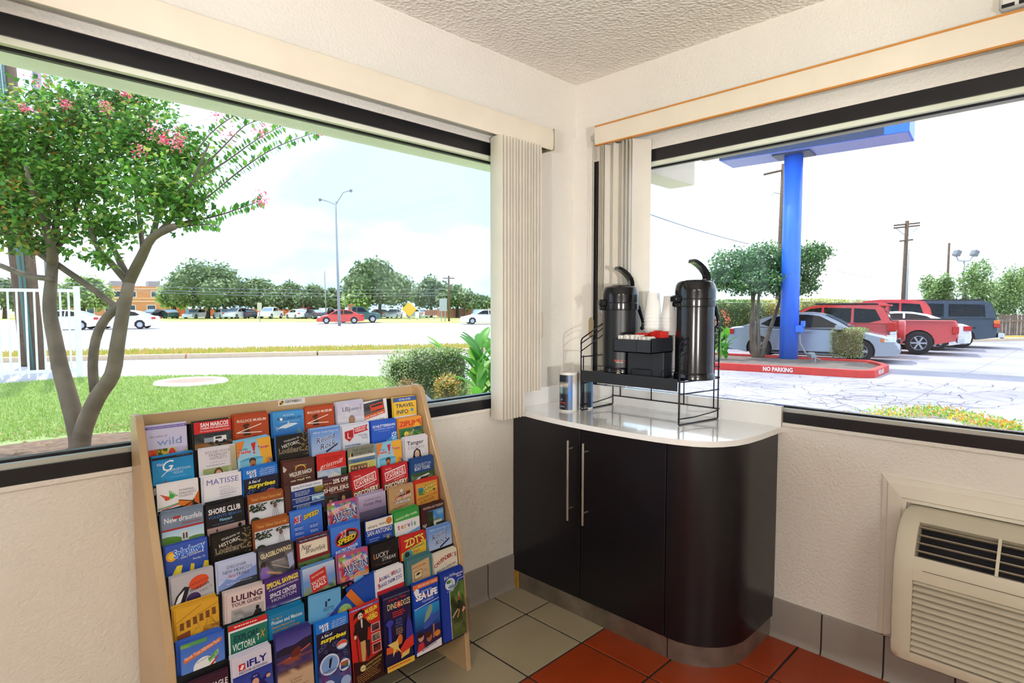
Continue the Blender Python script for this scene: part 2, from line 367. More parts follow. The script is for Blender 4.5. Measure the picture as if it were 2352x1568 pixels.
# ================================================================ cabinet and worktop
M_cab = mat('black_laminate', '#14131a', .28, var=.15, vscale=15, spec=.5)
M_lam = mat('white_laminate', '#fdfcfa', .14, var=.01, coat=.8)
M_steel = mat('brushed_steel', '#b9b4ac', .38, .85, var=.08, vscale=25)
cab = thing('cabinet', 'black corner cabinet with two doors and a rounded end', 'cabinet', (-.23, -.5, 0))
def fp(off):  # plan of the front from the wall to the right end, offset inwards
    a = .455 - off; r = .21
    return [(-a, -.002), (-a, -.82)] + [(-a+r + r*math.cos(math.radians(t)), -1.035+off+r + (-.0) + r*math.sin(math.radians(t))) for t in range(180, 271, 10)] + [(-.001, -1.035+off)]
body = fp(.012) + [(-.001, -.002)]
MB().prism(body, 'z', .06, .825).build('body', M_cab, cab)
def door(y0, y1):
    m = MB(); m.cbox(-.456, -.4435, y1, y0, .082, .826, .0015); return m.build('door', M_cab, cab)
def handle(y, d):
    m = MB(); x = -.487; m.tube([(x, y, .418), (x, y, .760)], .0055, 12)
    for z in (.468, .723): m.tube([(x, y, z), (-.455, y, z)], .004, 10)
    h = m.build('handle', M_steel, d, smooth=False, autosmooth=40)
d1 = door(-.006, -.402); handle(-.362, d1); d2 = door(-.406, -.806); handle(-.443, d2)
pts = [p for p in fp(0) if p[1] < -.809]; pts = [(-.455, -.810)] + pts
inner = [p for p in fp(.011) if p[1] < -.809]; inner = [(-.444, -.810)] + inner
MB().prism(pts + inner[::-1], 'z', .082, .826).build('curved_end_panel', M_cab, cab, autosmooth=35)
k_o = fp(.008); k_i = fp(.014); k_o[0] = (k_o[0][0], -.036); k_i[0] = (k_i[0][0], -.036)
M_kick = mat('scuffed_steel_strip', '#a39a90', .4, .7, var=.2, vscale=9, col2='#7d736b')
MB().prism(k_o + k_i[::-1], 'z', 0, .092).build('kick_strip', M_kick, cab, autosmooth=35)
m = MB(); m.cbox(-.452, -.435, -.034, -.018, 0, .082, .003); m.cbox(-.452, -.435, -.017, -.001, 0, .828, .003); m.build('filler_strip', mat('yellow_wood', '#b98a2c', .5, var=.2, vscale=30), cab)
wt = thing('worktop', 'white laminate worktop with upstands on the black cabinet', 'worktop', (-.23, -.5, .828))
ctl = [(0, -.464), (-.1, -.483), (-.2, -.502), (-.3, -.516), (-.4, -.526), (-.5, -.530), (-.6, -.530), (-.7, -.525), (-.8, -.515), (-.87, -.502), (-.93, -.482), (-.975, -.452), (-1.005, -.415), (-1.03, -.365), (-1.045, -.30), (-1.052, -.20), (-1.053, 0)]
pl = [(xx, yy) for yy, xx in ctl] + [(0, 0)]
m = MB(); m.prism([(a*.999, b) for a, b in pl], 'z', .828, .849); m.build('slab', M_lam, wt, autosmooth=35)
m = MB(); m.cbox(-.462, -.02, -.019, -.0005, .849, .931, .001); m.build('side_upstand', M_lam, wt)
m = MB(); m.cbox(-.0195, -.0015, -1.052, -.019, .849, .931, .001); m.build('back_upstand', M_lam, wt)
for b_ in ((-.0195, -.001, -1.0532, -1.052), (-.463, -.4622, -.0190, -.001)): m = MB(); m.box(*b_, .849, .9305); m.build('edge_band', mat('edge_band', '#c9c2b4', .4), wt)
# ================================================================ brochure rack
M_birch = mat('birch_plywood', '#cfb28a', .4, var=.12, vscale=4, coat=.2, col2='#bf9f76')
M_bedge = mat('worn_birch_edge', '#c99f73', .45, var=.2, vscale=18)
M_bpl = mat('black_board', '#141318', .5)
M_acr = glass_mat('clear_acrylic', (.93, .93, .95, 1), .04, .05)
rk = thing('brochure_rack', 'wooden brochure rack with nine black tiers standing under the left window', 'rack', (-1.4975, -.18, 0))
RL, RR = -1.98, -1.015
prof = [(-.014, 0), (-.014, 1.006), (-.022, 1.017), (-.055, 1.017), (-.072, 1.010), (-.083, .995), (-.146, .830), (-.224, .644), (-.292, .476), (-.303, .44), (-.311, .39), (-.325, .29), (-.353, 0)]
for x in (RL, RR-.02):
    m = MB(); n = len(prof); vs = []
    for xx, sh in ((x, .0025), (x+.0025, 0), (x+.0175, 0), (x+.02, .0025)):
        for i, (a, z) in enumerate(prof):
            vs.append((xx, a + (sh if i > 3 else 0), z - (sh if 1 < i < 6 else 0)))
    fs = [tuple(range(n-1, -1, -1)), tuple(3*n+i for i in range(n))]
    for k in range(3): fs += [(k*n+i, k*n+(i+1) % n, (k+1)*n+(i+1) % n, (k+1)*n+i) for i in range(n)]
    m.add(vs, fs); m.build('side_panel', M_birch, rk)
m = MB(); m.cbox(RL+.02, RR-.02, -.028, -.014, .12, 1.012, .001); m.build('back_board', M_birch, rk)
m = MB(); m.cbox(RL+.02, RR-.02, -.335, -.03, .128, .143, .001); m.build('bottom_shelf', M_bpl, rk)
TH = math.radians(5); NR, NC = 9, 8; PIT = .1145; BW, BH = .104, .235
def rowtop(r): return (-.062 - .0345*r, .980 - .0742*r)
def colx(c): return -1.954 + PIT*(c + .5)
comb = [(RL+.021, .004), (RR-.021, .004), (RR-.021, 0)]
for c in range(NC-1, 0, -1):
    xx = -1.954 + PIT*c; comb += [(xx+.0012, 0), (xx+.0012, -.016), (xx-.0012, -.016), (xx-.0012, 0)]
comb += [(RL+.021, 0)]
for r in range(NR):
    yt, zt = rowtop(r)
    M = T(0, yt + .026, zt - .008) @ Matrix.Rotation(-TH, 4, 'X')
    MB().prism(comb, 'z', -.225 if r < 8 else -.228, 0, M=M).build('tier_board', M_bpl, rk)
yt, zt = rowtop(8)
m = MB(); M = T(0, yt - .013, .142) @ Matrix.Rotation(-TH, 4, 'X'); m.box(RL+.002, RR-.002, -.0012, .0012, 0, .125, M); m.build('clear_front_lip', M_acr, rk)
m = MB(); m.box(-1.567, -1.475, -.0292, -.0282, .9925, 1.0105, col=lin('#eceae6'))
m.box(-1.563, -1.550, -.0296, -.0293, .996, 1.0075, col=lin('#f0b429')); m.box(-1.563, -1.5565, -.0300, -.0297, .996, 1.0015, col=lin('#222222')); m.box(-1.5565, -1.550, -.0300, -.0297, 1.0018, 1.0075, col=lin('#222222'))
stk = m

# ---- printing: coloured shapes and lettering laid on the covers
FONT_CACHE = {}
def glyphs(s, b, sh):
    k = (s, b, sh)
    if k not in FONT_CACHE:
        cu = bpy.data.curves.new('t', 'FONT'); cu.body = s; cu.size = 1; cu.resolution_u = 2; cu.shear = sh; cu.offset = b; cu.align_x = 'LEFT'
        o = bpy.data.objects.new('t', cu); COL.objects.link(o); bpy.context.view_layer.update()
        me = bpy.data.meshes.new_from_object(o)
        vs = [(v.co.x, v.co.y) for v in me.vertices]; fs = [tuple(p.vertices) for p in me.polygons]
        bpy.data.objects.remove(o); bpy.data.curves.remove(cu); bpy.data.meshes.remove(me)
        if vs:
            x0 = min(v[0] for v in vs); x1 = max(v[0] for v in vs)
        else: x0 = x1 = 0
        FONT_CACHE[k] = (vs, fs, x0, x1)
    return FONT_CACHE[k]
class Art:
    """cover drawing; u runs 0-1 across the sheet, v runs down from the top edge in sheet widths"""
    def __init__(s, seed=1): s.p = []; s.rnd = random.Random(seed)
    def poly(s, pts, col): s.p.append((pts, [tuple(range(len(pts)))], col)); return s
    def r(s, u0, v0, u1, v1, col): return s.poly([(u0, v0), (u0, v1), (u1, v1), (u1, v0)], col)
    def g(s, u0, v0, u1, v1, ca, cb):  # vertical blend between two inks
        s.p.append(([(u0, v0), (u0, v1), (u1, v1), (u1, v0)], [(0, 1, 2, 3)], ('v', [lin(ca), lin(cb), lin(cb), lin(ca)]))); return s
    def e(s, u, v, a, b, col, n=20, rot=0):
        cr_, sr = math.cos(math.radians(rot)), math.sin(math.radians(rot))
        return s.poly([(u + a*math.cos(t)*cr_ - b*math.sin(t)*sr, v - (a*math.cos(t)*sr + b*math.sin(t)*cr_)) for t in [2*PI*i/n for i in range(n)]], col)
    def l(s, u0, v0, u1, v1, w, col):
        dx, dy = u1-u0, v1-v0; L = math.hypot(dx, dy) or 1; nx, ny = -dy/L*w/2, dx/L*w/2
        return s.poly([(u0+nx, v0+ny), (u1+nx, v1+ny), (u1-nx, v1-ny), (u0-nx, v0-ny)], col)
    def ph(s, u0, v0, u1, v1, pal, nx=7, ny=6):  # mottled photograph
        pal = [lin(c) for c in pal]; rr = s.rnd; vs = []; cs = []
        for j in range(ny+1):
            for i in range(nx+1):
                vs.append((u0+(u1-u0)*i/nx, v0+(v1-v0)*j/ny)); k = min(len(pal)-1, max(0, int((j/ny)*len(pal) + rr.uniform(-.9, .9)))); cs.append(pal[k])
        fs = []; cc = []
        for j in range(ny):
            for i in range(nx):
                q = (j*(nx+1)+i, (j+1)*(nx+1)+i, (j+1)*(nx+1)+i+1, j*(nx+1)+i+1); fs.append(q); cc.append([cs[x] for x in q])
        s.p.append((vs, fs, ('f', cc))); return s
    def t(s, txt, u, v, size, col, w=None, a='c', sh=0, b=0, rot=0, ol=None):
        if ol: s.t(txt, u, v, size, ol, w, a, sh, b + .05, rot)
        vs, fs, x0, x1 = glyphs(txt, b, sh)
        if not vs: return s
        sy = size / .7; sx = sy if w is None else w / max(1e-6, x1-x0); W_ = (x1-x0)*sx
        ox = {'c': -W_/2, 'l': 0, 'r': -W_}[a]; cr_, sr = math.cos(math.radians(rot)), math.sin(math.radians(rot)); o = []
        for x, y in vs:
            X, Y = (x-x0)*sx + ox, y*sy; o.append((u + X*cr_ - Y*sr, v - (X*sr + Y*cr_)))
        s.p.append((o, fs, col)); return s
    def mt(s, u0, u1, v0, n, dv, col, h=.012, rag=.25, rot=0):  # lines of tiny print
        for i in range(n):
            x = u0; e = u1 - s.rnd.random()*rag*(u1-u0)
            while x < e:
                w = s.rnd.uniform(.03, .09); dy = -(x-u0)*math.tan(math.radians(rot)); s.r(x, v0+i*dv+dy, min(e, x+w), v0+i*dv+h+dy, col); x += w + .018
        return s
    def clipped(s, vmax):
        return s
    def mesh(s, w, h, name, parent, y0=-.00025):
        m = MB(); dz = 0.00012
        for k, (pts, fs, col) in enumerate(s.p):
            y = y0 - dz*k
            vs = [((min(1, max(0, u))-.5)*w, y, max(0.0005, h - max(0, v)*w)) for u, v in pts]
            kk = len(m.v); m.v += vs
            for fi, f in enumerate(fs):
                m.f.append(tuple(i+kk for i in f)); m.m.append(0)
                if isinstance(col, tuple) and col[0] == 'v': m.c.append(col[1])
                elif isinstance(col, tuple) and col[0] == 'f': m.c.append(col[1][fi])
                else: m.c.append(lin(col))
        return m.build(name, attr_mat('glossy_print', .32), parent, inv=False)
stk = stk.build('sticker', attr_mat('glossy_print', .32), rk)
stk['label'] = 'small white sticker with black letters'
a = Art(); a.t('CERTIFIED', 0.5, .5, .085, '#222222', w=.5, b=.02); a.mt(.25, .75, .56, 1, .03, '#444444'); a.mt(.62, .95, .42, 2, .05, '#666666', h=.02)
o = a.mesh(.09, .05, 'lettering', stk); o.location = (-1.523, -.0294, .9950); o.matrix_parent_inverse = wmat(stk).inverted()

D = {}   # designs: (paper colour, phrase, drawing)
def design(key, col, phrase, fn): D[key] = (col, phrase, fn)
def face(a, u, v, s, skin='#c98f6e', hair='#3a2418'): a.e(u, v-.01, s*.95, s*1.25, hair, 14); a.e(u, v+s*.15, s*.68, s*.95, skin, 14); a.e(u-s*.25, v, s*.1, s*.07, '#2b1a14', 6); a.e(u+s*.25, v, s*.1, s*.07, '#2b1a14', 6); a.e(u, v+s*.6, s*.22, s*.08, '#a3443c', 8)
def d_wild(a):
    a.r(0,0,1,.075,'#7463b8'); a.t('LADY BIRD JOHNSON WILDFLOWER CENTER',.5,.055,.035,'#e8e4ff',w=.9)
    a.t('the color of',.3,.3,.06,'#6a6f85'); a.t('wild',.56,.53,.2,'#7d9bd2',w=.6)
    a.ph(0,.62,.24,.9,['#d8402a','#e2662f','#c92c22'],3,3); a.ph(.24,.62,.52,.9,['#3d5a23','#e9bb2c','#2f5224'],6,5); a.r(.5,.62,.72,.9,'#c8cf7a'); a.e(.61,.78,.09,.15,'#d63a45'); a.ph(.72,.62,1,.9,['#c8b8e6','#9fae6a','#b7a3e0'],4,4)
design('wild','#d4d2f2','lavender wildflower',d_wild)
def d_sm(a):
    a.r(0,0,1,.33,'#d9252c'); a.t('SAN MARCOS',.55,.145,.11,'#ffffff',w=.76,b=.03); a.t('SUMMER FUN DESTINATION',.55,.215,.05,'#ffffff',w=.76,b=.02); a.t('ON I-35 between San Antonio and Austin',.55,.29,.04,'#ffe9e0',w=.8,b=.01)
    a.ph(0,.33,1,.9,['#2a3138','#3b4a4a','#20262b','#9c6636','#8a8c66'],9,7); a.r(.5,.45,.85,.62,'#eef0f4'); a.r(.55,.47,.72,.53,'#2c3340'); a.r(.25,.47,.5,.6,'#9aa6b5'); a.e(.58,.62,.05,.05,'#1a1a1c'); a.e(.79,.62,.05,.05,'#1a1a1c')
design('sm','#26282c','red-topped white bus',d_sm)
def d_bul(a):
    a.t('BULLOCK MUSEUM',.5,.2,.075,'#f6e9e0',w=.84,b=.02); a.e(.34,.3,.1,.05,'#4a2413',rot=12); a.e(.34,.35,.055,.07,'#5a2a16'); a.poly([(.26,.52),(.3,.4),(.42,.4),(.46,.6),(.24,.62)],'#46210f')
    a.ph(.0,.6,1,.95,['#b5471f','#6a2c14','#4a200f'],8,4); a.l(.05,.5,.78,.3,.022,'#fff6ee'); a.l(.05,.5,.78,.545,.022,'#fff6ee')
design('bul','#b9491f','rust-orange museum',d_bul)
def d_aq(a):
    a.g(0,0,1,.9,'#49a3e6','#1f62bd'); a.t('AUSTIN',.5,.14,.06,'#d8f0ff',w=.35); a.t('AQUARIUM',.52,.255,.09,'#12386f',w=.78); a.e(.27,.225,.045,.045,'#ffffff'); a.l(.2,.31,.85,.31,.008,'#cfe8ff')
    a.poly([(.1,.52),(.3,.42),(.5,.37),(.72,.38),(.8,.41),(.6,.47),(.4,.52),(.28,.5)],'#dbe9f4'); a.poly([(.42,.42),(.5,.3),(.54,.4)],'#c4d8e8'); a.poly([(.1,.52),(.06,.42),(.16,.47),(.12,.6)],'#8aa9c4'); a.poly([(.7,.75),(.82,.52),(.98,.75)],'#5d8f9a')
design('aq','#2f86d6','blue shark aquarium',d_aq)
def d_lbj(a):
    a.ph(0,0,1,.9,['#c9c4dd','#d9d8e6','#cfd2dc'],5,6); 
    for i in range(5): a.l(0,.25+.13*i,1,.24+.13*i,.008,'#b9bccd')
    a.t('LBJ',.33,.3,.15,'#5b6478',w=.27); a.t('LIBRARY',.66,.3,.09,'#6b7488',w=.36); a.l(.88,.1,.88,.32,.015,'#5b6478'); a.r(.35,.75,.85,.95,'#e6e3df'); face(a,.52,.62,.13,'#b9805f','#8a8580')
design('lbj','#cfcde0','pale lilac portrait',d_lbj)
def d_dd(a):
    a.ph(0,0,1,.42,['#41454c','#2a2d33','#5a5a5a'],7,4); a.r(.45,.1,.98,.32,'#d9482a'); a.r(.5,.13,.95,.2,'#3a2a2a'); a.poly([(0,.42),(1,.36),(1,.5),(0,.56)],'#d2592a'); a.t('Double Decker Austin',.5,.5,.06,'#fff2e2',w=.85,sh=.2,b=.01,rot=3); a.r(0,.56,1,2.2,'#f2f0f4'); a.t("Enjoy Austin's Only",.5,.7,.07,'#2b2b30',w=.85); a.mt(.1,.9,.77,2,.04,'#70707a')
design('dd','#ece9ee','tilted orange bus',d_dd)
def d_ti(a):
    a.r(0,0,1,.16,'#3d5d9e'); a.t('ONLINE',.5,.12,.075,'#e6eefc',w=.5); a.r(0,.16,1,.68,'#eec23a'); a.t('TRAVEL',.5,.37,.13,'#33404f',w=.8,b=.02); a.t('INFO',.38,.6,.14,'#33404f',w=.5,b=.02); a.e(.8,.5,.06,.06,'#2b8fc0'); a.t('i',.8,.53,.06,'#ffffff'); a.r(0,.68,1,1,'#eff0f2'); a.t('visitor',.28,.8,.08,'#8f97a0',w=.36); a.t('tips',.55,.8,.08,'#49aee0',w=.18); a.t('.com',.78,.8,.08,'#3b4148',w=.25)
design('ti','#eec23a','yellow and blue travel info',d_ti)
def d_geo(a):
    a.g(0,0,1,.9,'#1383c9','#2aa3de'); a.r(0,.03,1,.1,'#14182e'); a.mt(.6,.95,.05,1,.02,'#7a86a8'); a.t('Visit',.2,.26,.07,'#ffffff',sh=.4); a.t('G',.38,.42,.28,'#f4fbff',sh=.3,w=.28); a.l(.2,.55,.5,.3,.018,'#f4fbff'); a.t('GEORGETOWN',.62,.45,.07,'#d8efff',w=.6); a.t('TEXAS',.6,.53,.055,'#d8efff',w=.25); a.mt(.4,.9,.6,1,.03,'#9fd4f2')
    a.e(.28,.85,.2,.16,'#8d7f86'); a.poly([(0,.95),(0,.82),(.55,.76),(.7,.86),(.85,.84),(.85,.95)],'#e8dccf'); a.r(0,.9,1,1,'#d9cbbd'); a.l(.28,.62,.28,.72,.012,'#4a4a55')
design('geo','#1f8fd2','sky-blue courthouse dome',d_geo)
def d_rrp(a):
    a.t('ROUND ROCK',.52,.15,.075,'#8f8d99',w=.66); a.t('PREMIUM',.52,.24,.075,'#8f8d99',w=.48); a.t('OUTLETS',.52,.33,.075,'#8f8d99',w=.46); a.mt(.3,.78,.4,1,.03,'#b0adb8'); a.mt(.2,.85,.48,1,.03,'#7c7a86')
    a.ph(.1,.56,.85,1,['#9dac72','#c7d0a8','#8a9a60'],6,5); face(a,.5,.74,.13,'#e0b495','#6e4328'); a.g(.85,.0,1,1,'#cbbf9e','#8f8a5c')
design('rrp','#e9e6f0','pale lilac outlet',d_rrp)
def d_fie(a):
    a.g(0,0,1,1,'#8ccbee','#bfe3f4'); a.poly([(.6,0),(1,0),(1,1),(.75,1)],'#f4b53a'); a.poly([(0,0),(.25,0),(.1,.35),(0,.5)],'#ea8a34'); a.poly([(.42,.1),(.56,.08),(.51,.34),(.47,.34)],'#d8282a'); a.e(.49,.39,.03,.03,'#d8282a'); a.t('Six Flags',.2,.26,.05,'#25438f',w=.24); a.t('Fiesta',.22,.36,.09,'#d8282a',w=.34,b=.03,ol='#ffffff'); a.t('Texas',.76,.3,.09,'#d8282a',w=.32,b=.03,ol='#fff3cf'); a.e(.4,.58,.34,.07,'#4aa9d6'); a.poly([(.06,.58),(.74,.58),(.64,1),(.16,1)],'#7cc6e6'); a.e(.42,.62,.1,.09,'#3a2418'); a.e(.42,.7,.09,.11,'#b9764f'); a.e(.42,.75,.045,.03,'#8c2f2a'); a.e(.2,.85,.12,.06,'#b9764f'); a.ph(.82,.6,1,1,['#e0952e','#4b5c86','#5c6a70'],3,4)
design('fie','#8ccbee','sky-blue and yellow theme park',d_fie)
def d_loc(a):
    a.t('Welcome to',.48,.19,.07,'#e8e6df',w=.5,rot=10); a.t('HISTORIC',.45,.35,.1,'#f0eee6',w=.56,rot=10,b=.01); a.t('Lockhart',.42,.55,.15,'#141210',w=.74,ol='#b7a88a')
    for i in range(46):
        t=a.rnd.uniform(0,2*PI); q=a.rnd.uniform(.02,.1); u0=.9+.13*math.cos(t)*a.rnd.random(); v0=.35+.35*a.rnd.uniform(-1,1); a.l(u0,v0,u0+q*math.cos(t),v0+q*math.sin(t)*.8,.009,a.rnd.choice(['#e8d9a0','#c9a862','#fff0c4','#a8763a']))
    a.mt(.1,.6,.68,2,.05,'#5d4f38')
design('loc','#15120f','black fireworks',d_loc)
def d_rr(a):
    a.g(0,0,1,.9,'#5d93e4','#c2d6f4'); a.t('BRING YOUR TEAM TO',.5,.12,.055,'#eaf2ff',w=.86); a.t('Round',.5,.38,.18,'#16275c',w=.66,sh=.35,rot=12,ol='#dfe9fb'); a.t('Rock',.56,.6,.18,'#16275c',w=.54,sh=.35,rot=12,ol='#dfe9fb'); a.poly([(.45,.72),(.9,.5),(.88,.56),(.5,.76)],'#16275c')
design('rr','#8fb4ee','light blue script-lettered',d_rr)
def d_lab(a):
    a.poly([(.08,.2),(.4,.16),(.4,.4),(.24,.55),(.08,.42)],'#c8242c'); a.poly([(.12,.23),(.36,.2),(.36,.38),(.24,.49),(.12,.4)],'#b01d26'); a.t('L',.24,.44,.2,'#f2dfe0',w=.12); a.poly([(.42,.12),(.95,.06),(.9,.16),(.95,.26),(.42,.33)],'#c8242c'); a.t('LABOR DAY',.66,.17,.06,'#ffe9ea',w=.44,b=.02,rot=6); a.t('WEEKEND',.66,.25,.06,'#ffe9ea',w=.4,b=.02,rot=6); a.t('Friday Night,',.75,.4,.04,'#39446b',w=.34); a.t('Saturday,',.8,.46,.04,'#39446b',w=.25); a.t('Sunday',.82,.52,.04,'#39446b',w=.2); a.t('Czech Heritage,',.35,.7,.065,'#2f4a94',w=.6,b=.01); a.t('Family Fun,',.28,.79,.065,'#2f4a94',w=.45,b=.01); a.t('Food,',.17,.88,.065,'#2f4a94',w=.22,b=.01)
design('lab','#dfe4f4','pale red-crested festival',d_lab)
def d_sch(a):
    a.t('SCHLITTERBAHN',.5,.22,.085,'#f2f6ff',w=.9,b=.02); a.t('WATERPARK & RESORT',.5,.31,.055,'#cfe0ff',w=.84); a.mt(.25,.8,.36,1,.03,'#a8c4f4'); a.poly([(.12,1),(1,.45),(1,1)],'#4f9ee8'); a.poly([(.3,1),(1,.62),(1,1)],'#79bdf0'); a.poly([(.5,.95),(.58,.65),(.66,.95)],'#a9c6e0')
    for i in range(14): a.e(.88+a.rnd.uniform(-.1,.1),.58+a.rnd.uniform(-.12,.12),.03,.02,'#eaf6ff',6)
design('sch','#2a5fd0','royal blue waterpark',d_sch)
def d_zip(a):
    a.g(0,0,1,.36,'#f0a23a','#ee7f2e'); a.t('ZIPLINE',.5,.28,.17,'#cf3a22',w=.94,b=.03); a.ph(0,.36,1,.95,['#46824a','#2f6a3a','#86a85c','#3c7040'],8,6); a.e(.78,.32,.13,.12,'#e8b630'); a.e(.78,.42,.16,.06,'#2a4a70'); a.e(.3,.58,.1,.1,'#e9d14a'); a.e(.3,.67,.075,.1,'#e0a584'); a.poly([(.2,.95),(.3,.78),(.45,.95)],'#f0eef2'); a.l(.42,.75,.62,.45,.05,'#e0a584')
design('zip','#e8943a','orange and green treetop',d_zip)
def d_mck(a):
    for i in range(5): a.l(.28,.36,.08+.03*i,.26+.045*i,.022,'#d5502c')
    for i in range(5): a.l(.3,.36,.3+.045*i,.18+.04*i,.022,'#3fae4a')
    a.e(.24,.38,.07,.05,'#d5502c'); a.e(.34,.34,.06,.06,'#3fae4a'); a.t('MCKENNA',.7,.25,.055,'#8a8792',w=.36); a.t("CHILDREN'S",.72,.33,.055,'#8a8792',w=.42); a.t('MUSEUM',.68,.41,.055,'#8a8792',w=.32); a.l(0,.63,.5,.55,.02,'#2f9a44'); a.l(.1,.66,.55,.57,.02,'#cf3a2c'); a.poly([(0,.68),(1,.6),(1,1.2),(0,1.2)],'#141216'); a.poly([(.85,.55),(1,.3),(1,.7)],'#d9691f'); a.poly([(.84,.56),(.5,.46),(.48,.6),(.62,.66)],'#e07a26'); a.poly([(.84,.58),(.62,.68),(.72,.86),(.86,.8)],'#cf5f1a'); a.l(.84,.56,.5,.47,.02,'#1a1412'); a.l(.84,.57,.64,.67,.02,'#1a1412'); a.l(.84,.57,.76,.84,.016,'#1a1412'); a.e(.86,.6,.02,.09,'#1a1412')
design('mck','#f1eff4','white butterfly',d_mck)
def d_mat(a): a.t('MATISSE',.5,.24,.15,'#6a74c4',w=.84); a.mt(.4,.75,.34,1,.04,'#a8a8b8'); a.mt(.4,.9,.4,3,.04,'#b9b8c6'); a.mt(.4,.95,.53,1,.04,'#6c6c7c'); a.mt(.4,.7,.59,1,.04,'#a8a8b8')
design('mat','#f3f1fa','plain white violet-lettered',d_mat)
def bubbles(a,n,v0,v1,seed=3):
    rr=random.Random(seed)
    for i in range(n):
        u,v,q=rr.uniform(.05,.95),rr.uniform(v0,v1),rr.uniform(.025,.07); a.e(u,v,q,q,'#6f8fd8'); a.e(u,v,q*.85,q*.85,'#262a4a')
def d_sur(a):
    a.r(0,.28,1,2.3,'#22223f'); a.t('SAVE',.24,.14,.085,'#ffffff',w=.28,b=.03); a.t('$15',.28,.25,.1,'#ffffff',w=.2,b=.03); a.t('On a SeaWorld or',.72,.09,.045,'#e6f2ff',w=.42); a.t('SeaWorld + Aquatica',.7,.15,.045,'#e6f2ff',w=.46); a.t('single day admission.',.7,.21,.045,'#e6f2ff',w=.46); a.mt(.48,.95,.24,1,.03,'#cfe4ff'); bubbles(a,9,.34,.85); a.t('A Sea of',.3,.42,.075,'#ffffff',w=.34,b=.02,sh=.1); a.t('surprises',.5,.56,.12,'#f2e23a',w=.8,b=.04,sh=.2,ol='#3a3a1a')
    a.e(.75,.8,.18,.14,'#5a8fd0'); a.e(.75,.78,.16,.1,'#d9542e'); a.e(.75,.84,.15,.06,'#dfe8f4')
    a.ph(0,1.0,1,2.3,['#2a2750','#5b3a78','#3c5a9c','#7a4a86','#2f4f8a'],8,10); bubbles(a,12,1.0,2.2,9); a.e(.33,1.2,.3,.29,'#cfd9f2'); a.e(.33,1.2,.25,.24,'#7ea6e0'); a.poly([(.3,1.28),(.33,1.06),(.42,1.02),(.38,1.2),(.34,1.32)],'#1c1e30'); a.t('SeaWorld',.33,1.4,.07,'#1d2b66',w=.44); a.e(.78,1.38,.17,.17,'#d8e4f4'); a.ph(.66,1.28,.9,1.48,['#c0542e','#3a7a6a','#2a4a8a'],4,3); a.e(.25,1.85,.22,.22,'#b8cdec'); a.e(.8,1.85,.16,.16,'#9ab8e4')
design('sur','#1f7fe4','navy bubble',d_sur)
def d_wil(a):
    a.e(.55,.26,.17,.13,'#e0b53a'); a.e(.55,.29,.15,.12,'#5c2f24'); a.t('NATURAL BRIDGE',.55,.18,.035,'#f0d9c0',w=.38); a.t('WILDLIFE RANCH',.55,.45,.12,'#f4efe4',w=.72,b=.03,rot=4); a.mt(.35,.8,.5,1,.03,'#d9c8b4'); a.t("IT'S TIME TO",.55,.68,.11,'#f4ecc6',w=.64,b=.03,rot=4); a.t('GO ON SAFARI!',.55,.82,.1,'#f4ecc6',w=.72,b=.03,rot=4); a.poly([(0,.1),(.12,.22),(.05,.3),(0,.28)],'#d9cdc6')
design('wil','#5c332c','brown safari',d_wil)
def d_gri(a):
    a.r(0,0,1,.48,'#d92a24'); a.t('A TEXAS ORIGINAL',.5,.13,.055,'#8c1a18',w=.74); a.t('SINCE 1977',.5,.2,.05,'#8c1a18',w=.42); a.t('gristmill',.5,.38,.14,'#fff4ee',w=.84,sh=.4,rot=8); a.mt(.2,.8,.43,1,.03,'#ffd9d0'); a.ph(0,.48,1,1.05,['#a9c4e6','#c9d8ee','#5c7a5c','#3c5a44'],8,7); a.poly([(.35,.95),(.35,.72),(.58,.6),(.82,.72),(.82,.95)],'#e9e6e4'); a.ph(.0,.68,.34,1.05,['#5d4a78','#3c5a3c','#2c4a34'],4,4); a.ph(.8,.5,1,1.05,['#2f5a3c','#24462e','#3c6a44'],3,5)
design('gri','#d92a24','red-topped riverside mill',d_gri)
def d_hid(a):
    a.t('THE HIDEOUT',.55,.13,.085,'#55584c',w=.8,b=.02); a.t('THEATRE',.56,.24,.085,'#55584c',w=.7,b=.02); a.e(.12,.22,.06,.08,'#d8d23c'); a.e(.14,.22,.04,.07,'#23262b'); a.r(0,.28,1,.36,'#e9e8e2'); a.r(.08,.37,.98,.5,'#5c7fa8'); a.t('Big Improv Comedy',.52,.47,.06,'#2b3c58',w=.7,sh=.2); a.r(0,.5,1,1,'#d9d27a'); a.ph(.05,.56,.68,1,['#8a6a4c','#4a3a30','#6c5a48'],6,5)
    for i in range(5): a.e(.14+.11*i,.66+.02*(i%2),.035,.045,'#d0a080',8); a.e(.14+.11*i,.77,.06,.07,a.rnd.choice(['#7a3a2c','#3a4a5a','#8a8a6a']),8)
    a.mt(.72,.95,.56,4,.07,'#5d5f4a')
design('hid','#8f9080','olive improv group',d_hid)
def d_tan(a): a.t('Tanger',.45,.26,.14,'#16161a',w=.72,b=.01); a.t('Outlets',.48,.42,.13,'#a9a6ae',w=.7); a.poly([(.25,1),(.36,.5),(.5,.4),(.64,.5),(.72,1)],'#221a1c'); a.e(.5,.62,.1,.15,'#e0bba6'); a.e(.46,.6,.015,.01,'#2a1a18',6); a.e(.54,.6,.015,.01,'#2a1a18',6); a.e(.5,.7,.03,.013,'#b5534c',8); a.e(.5,.95,.14,.12,'#d9b5a0')
design('tan','#e4e2ea','pale dark-haired woman',d_tan)
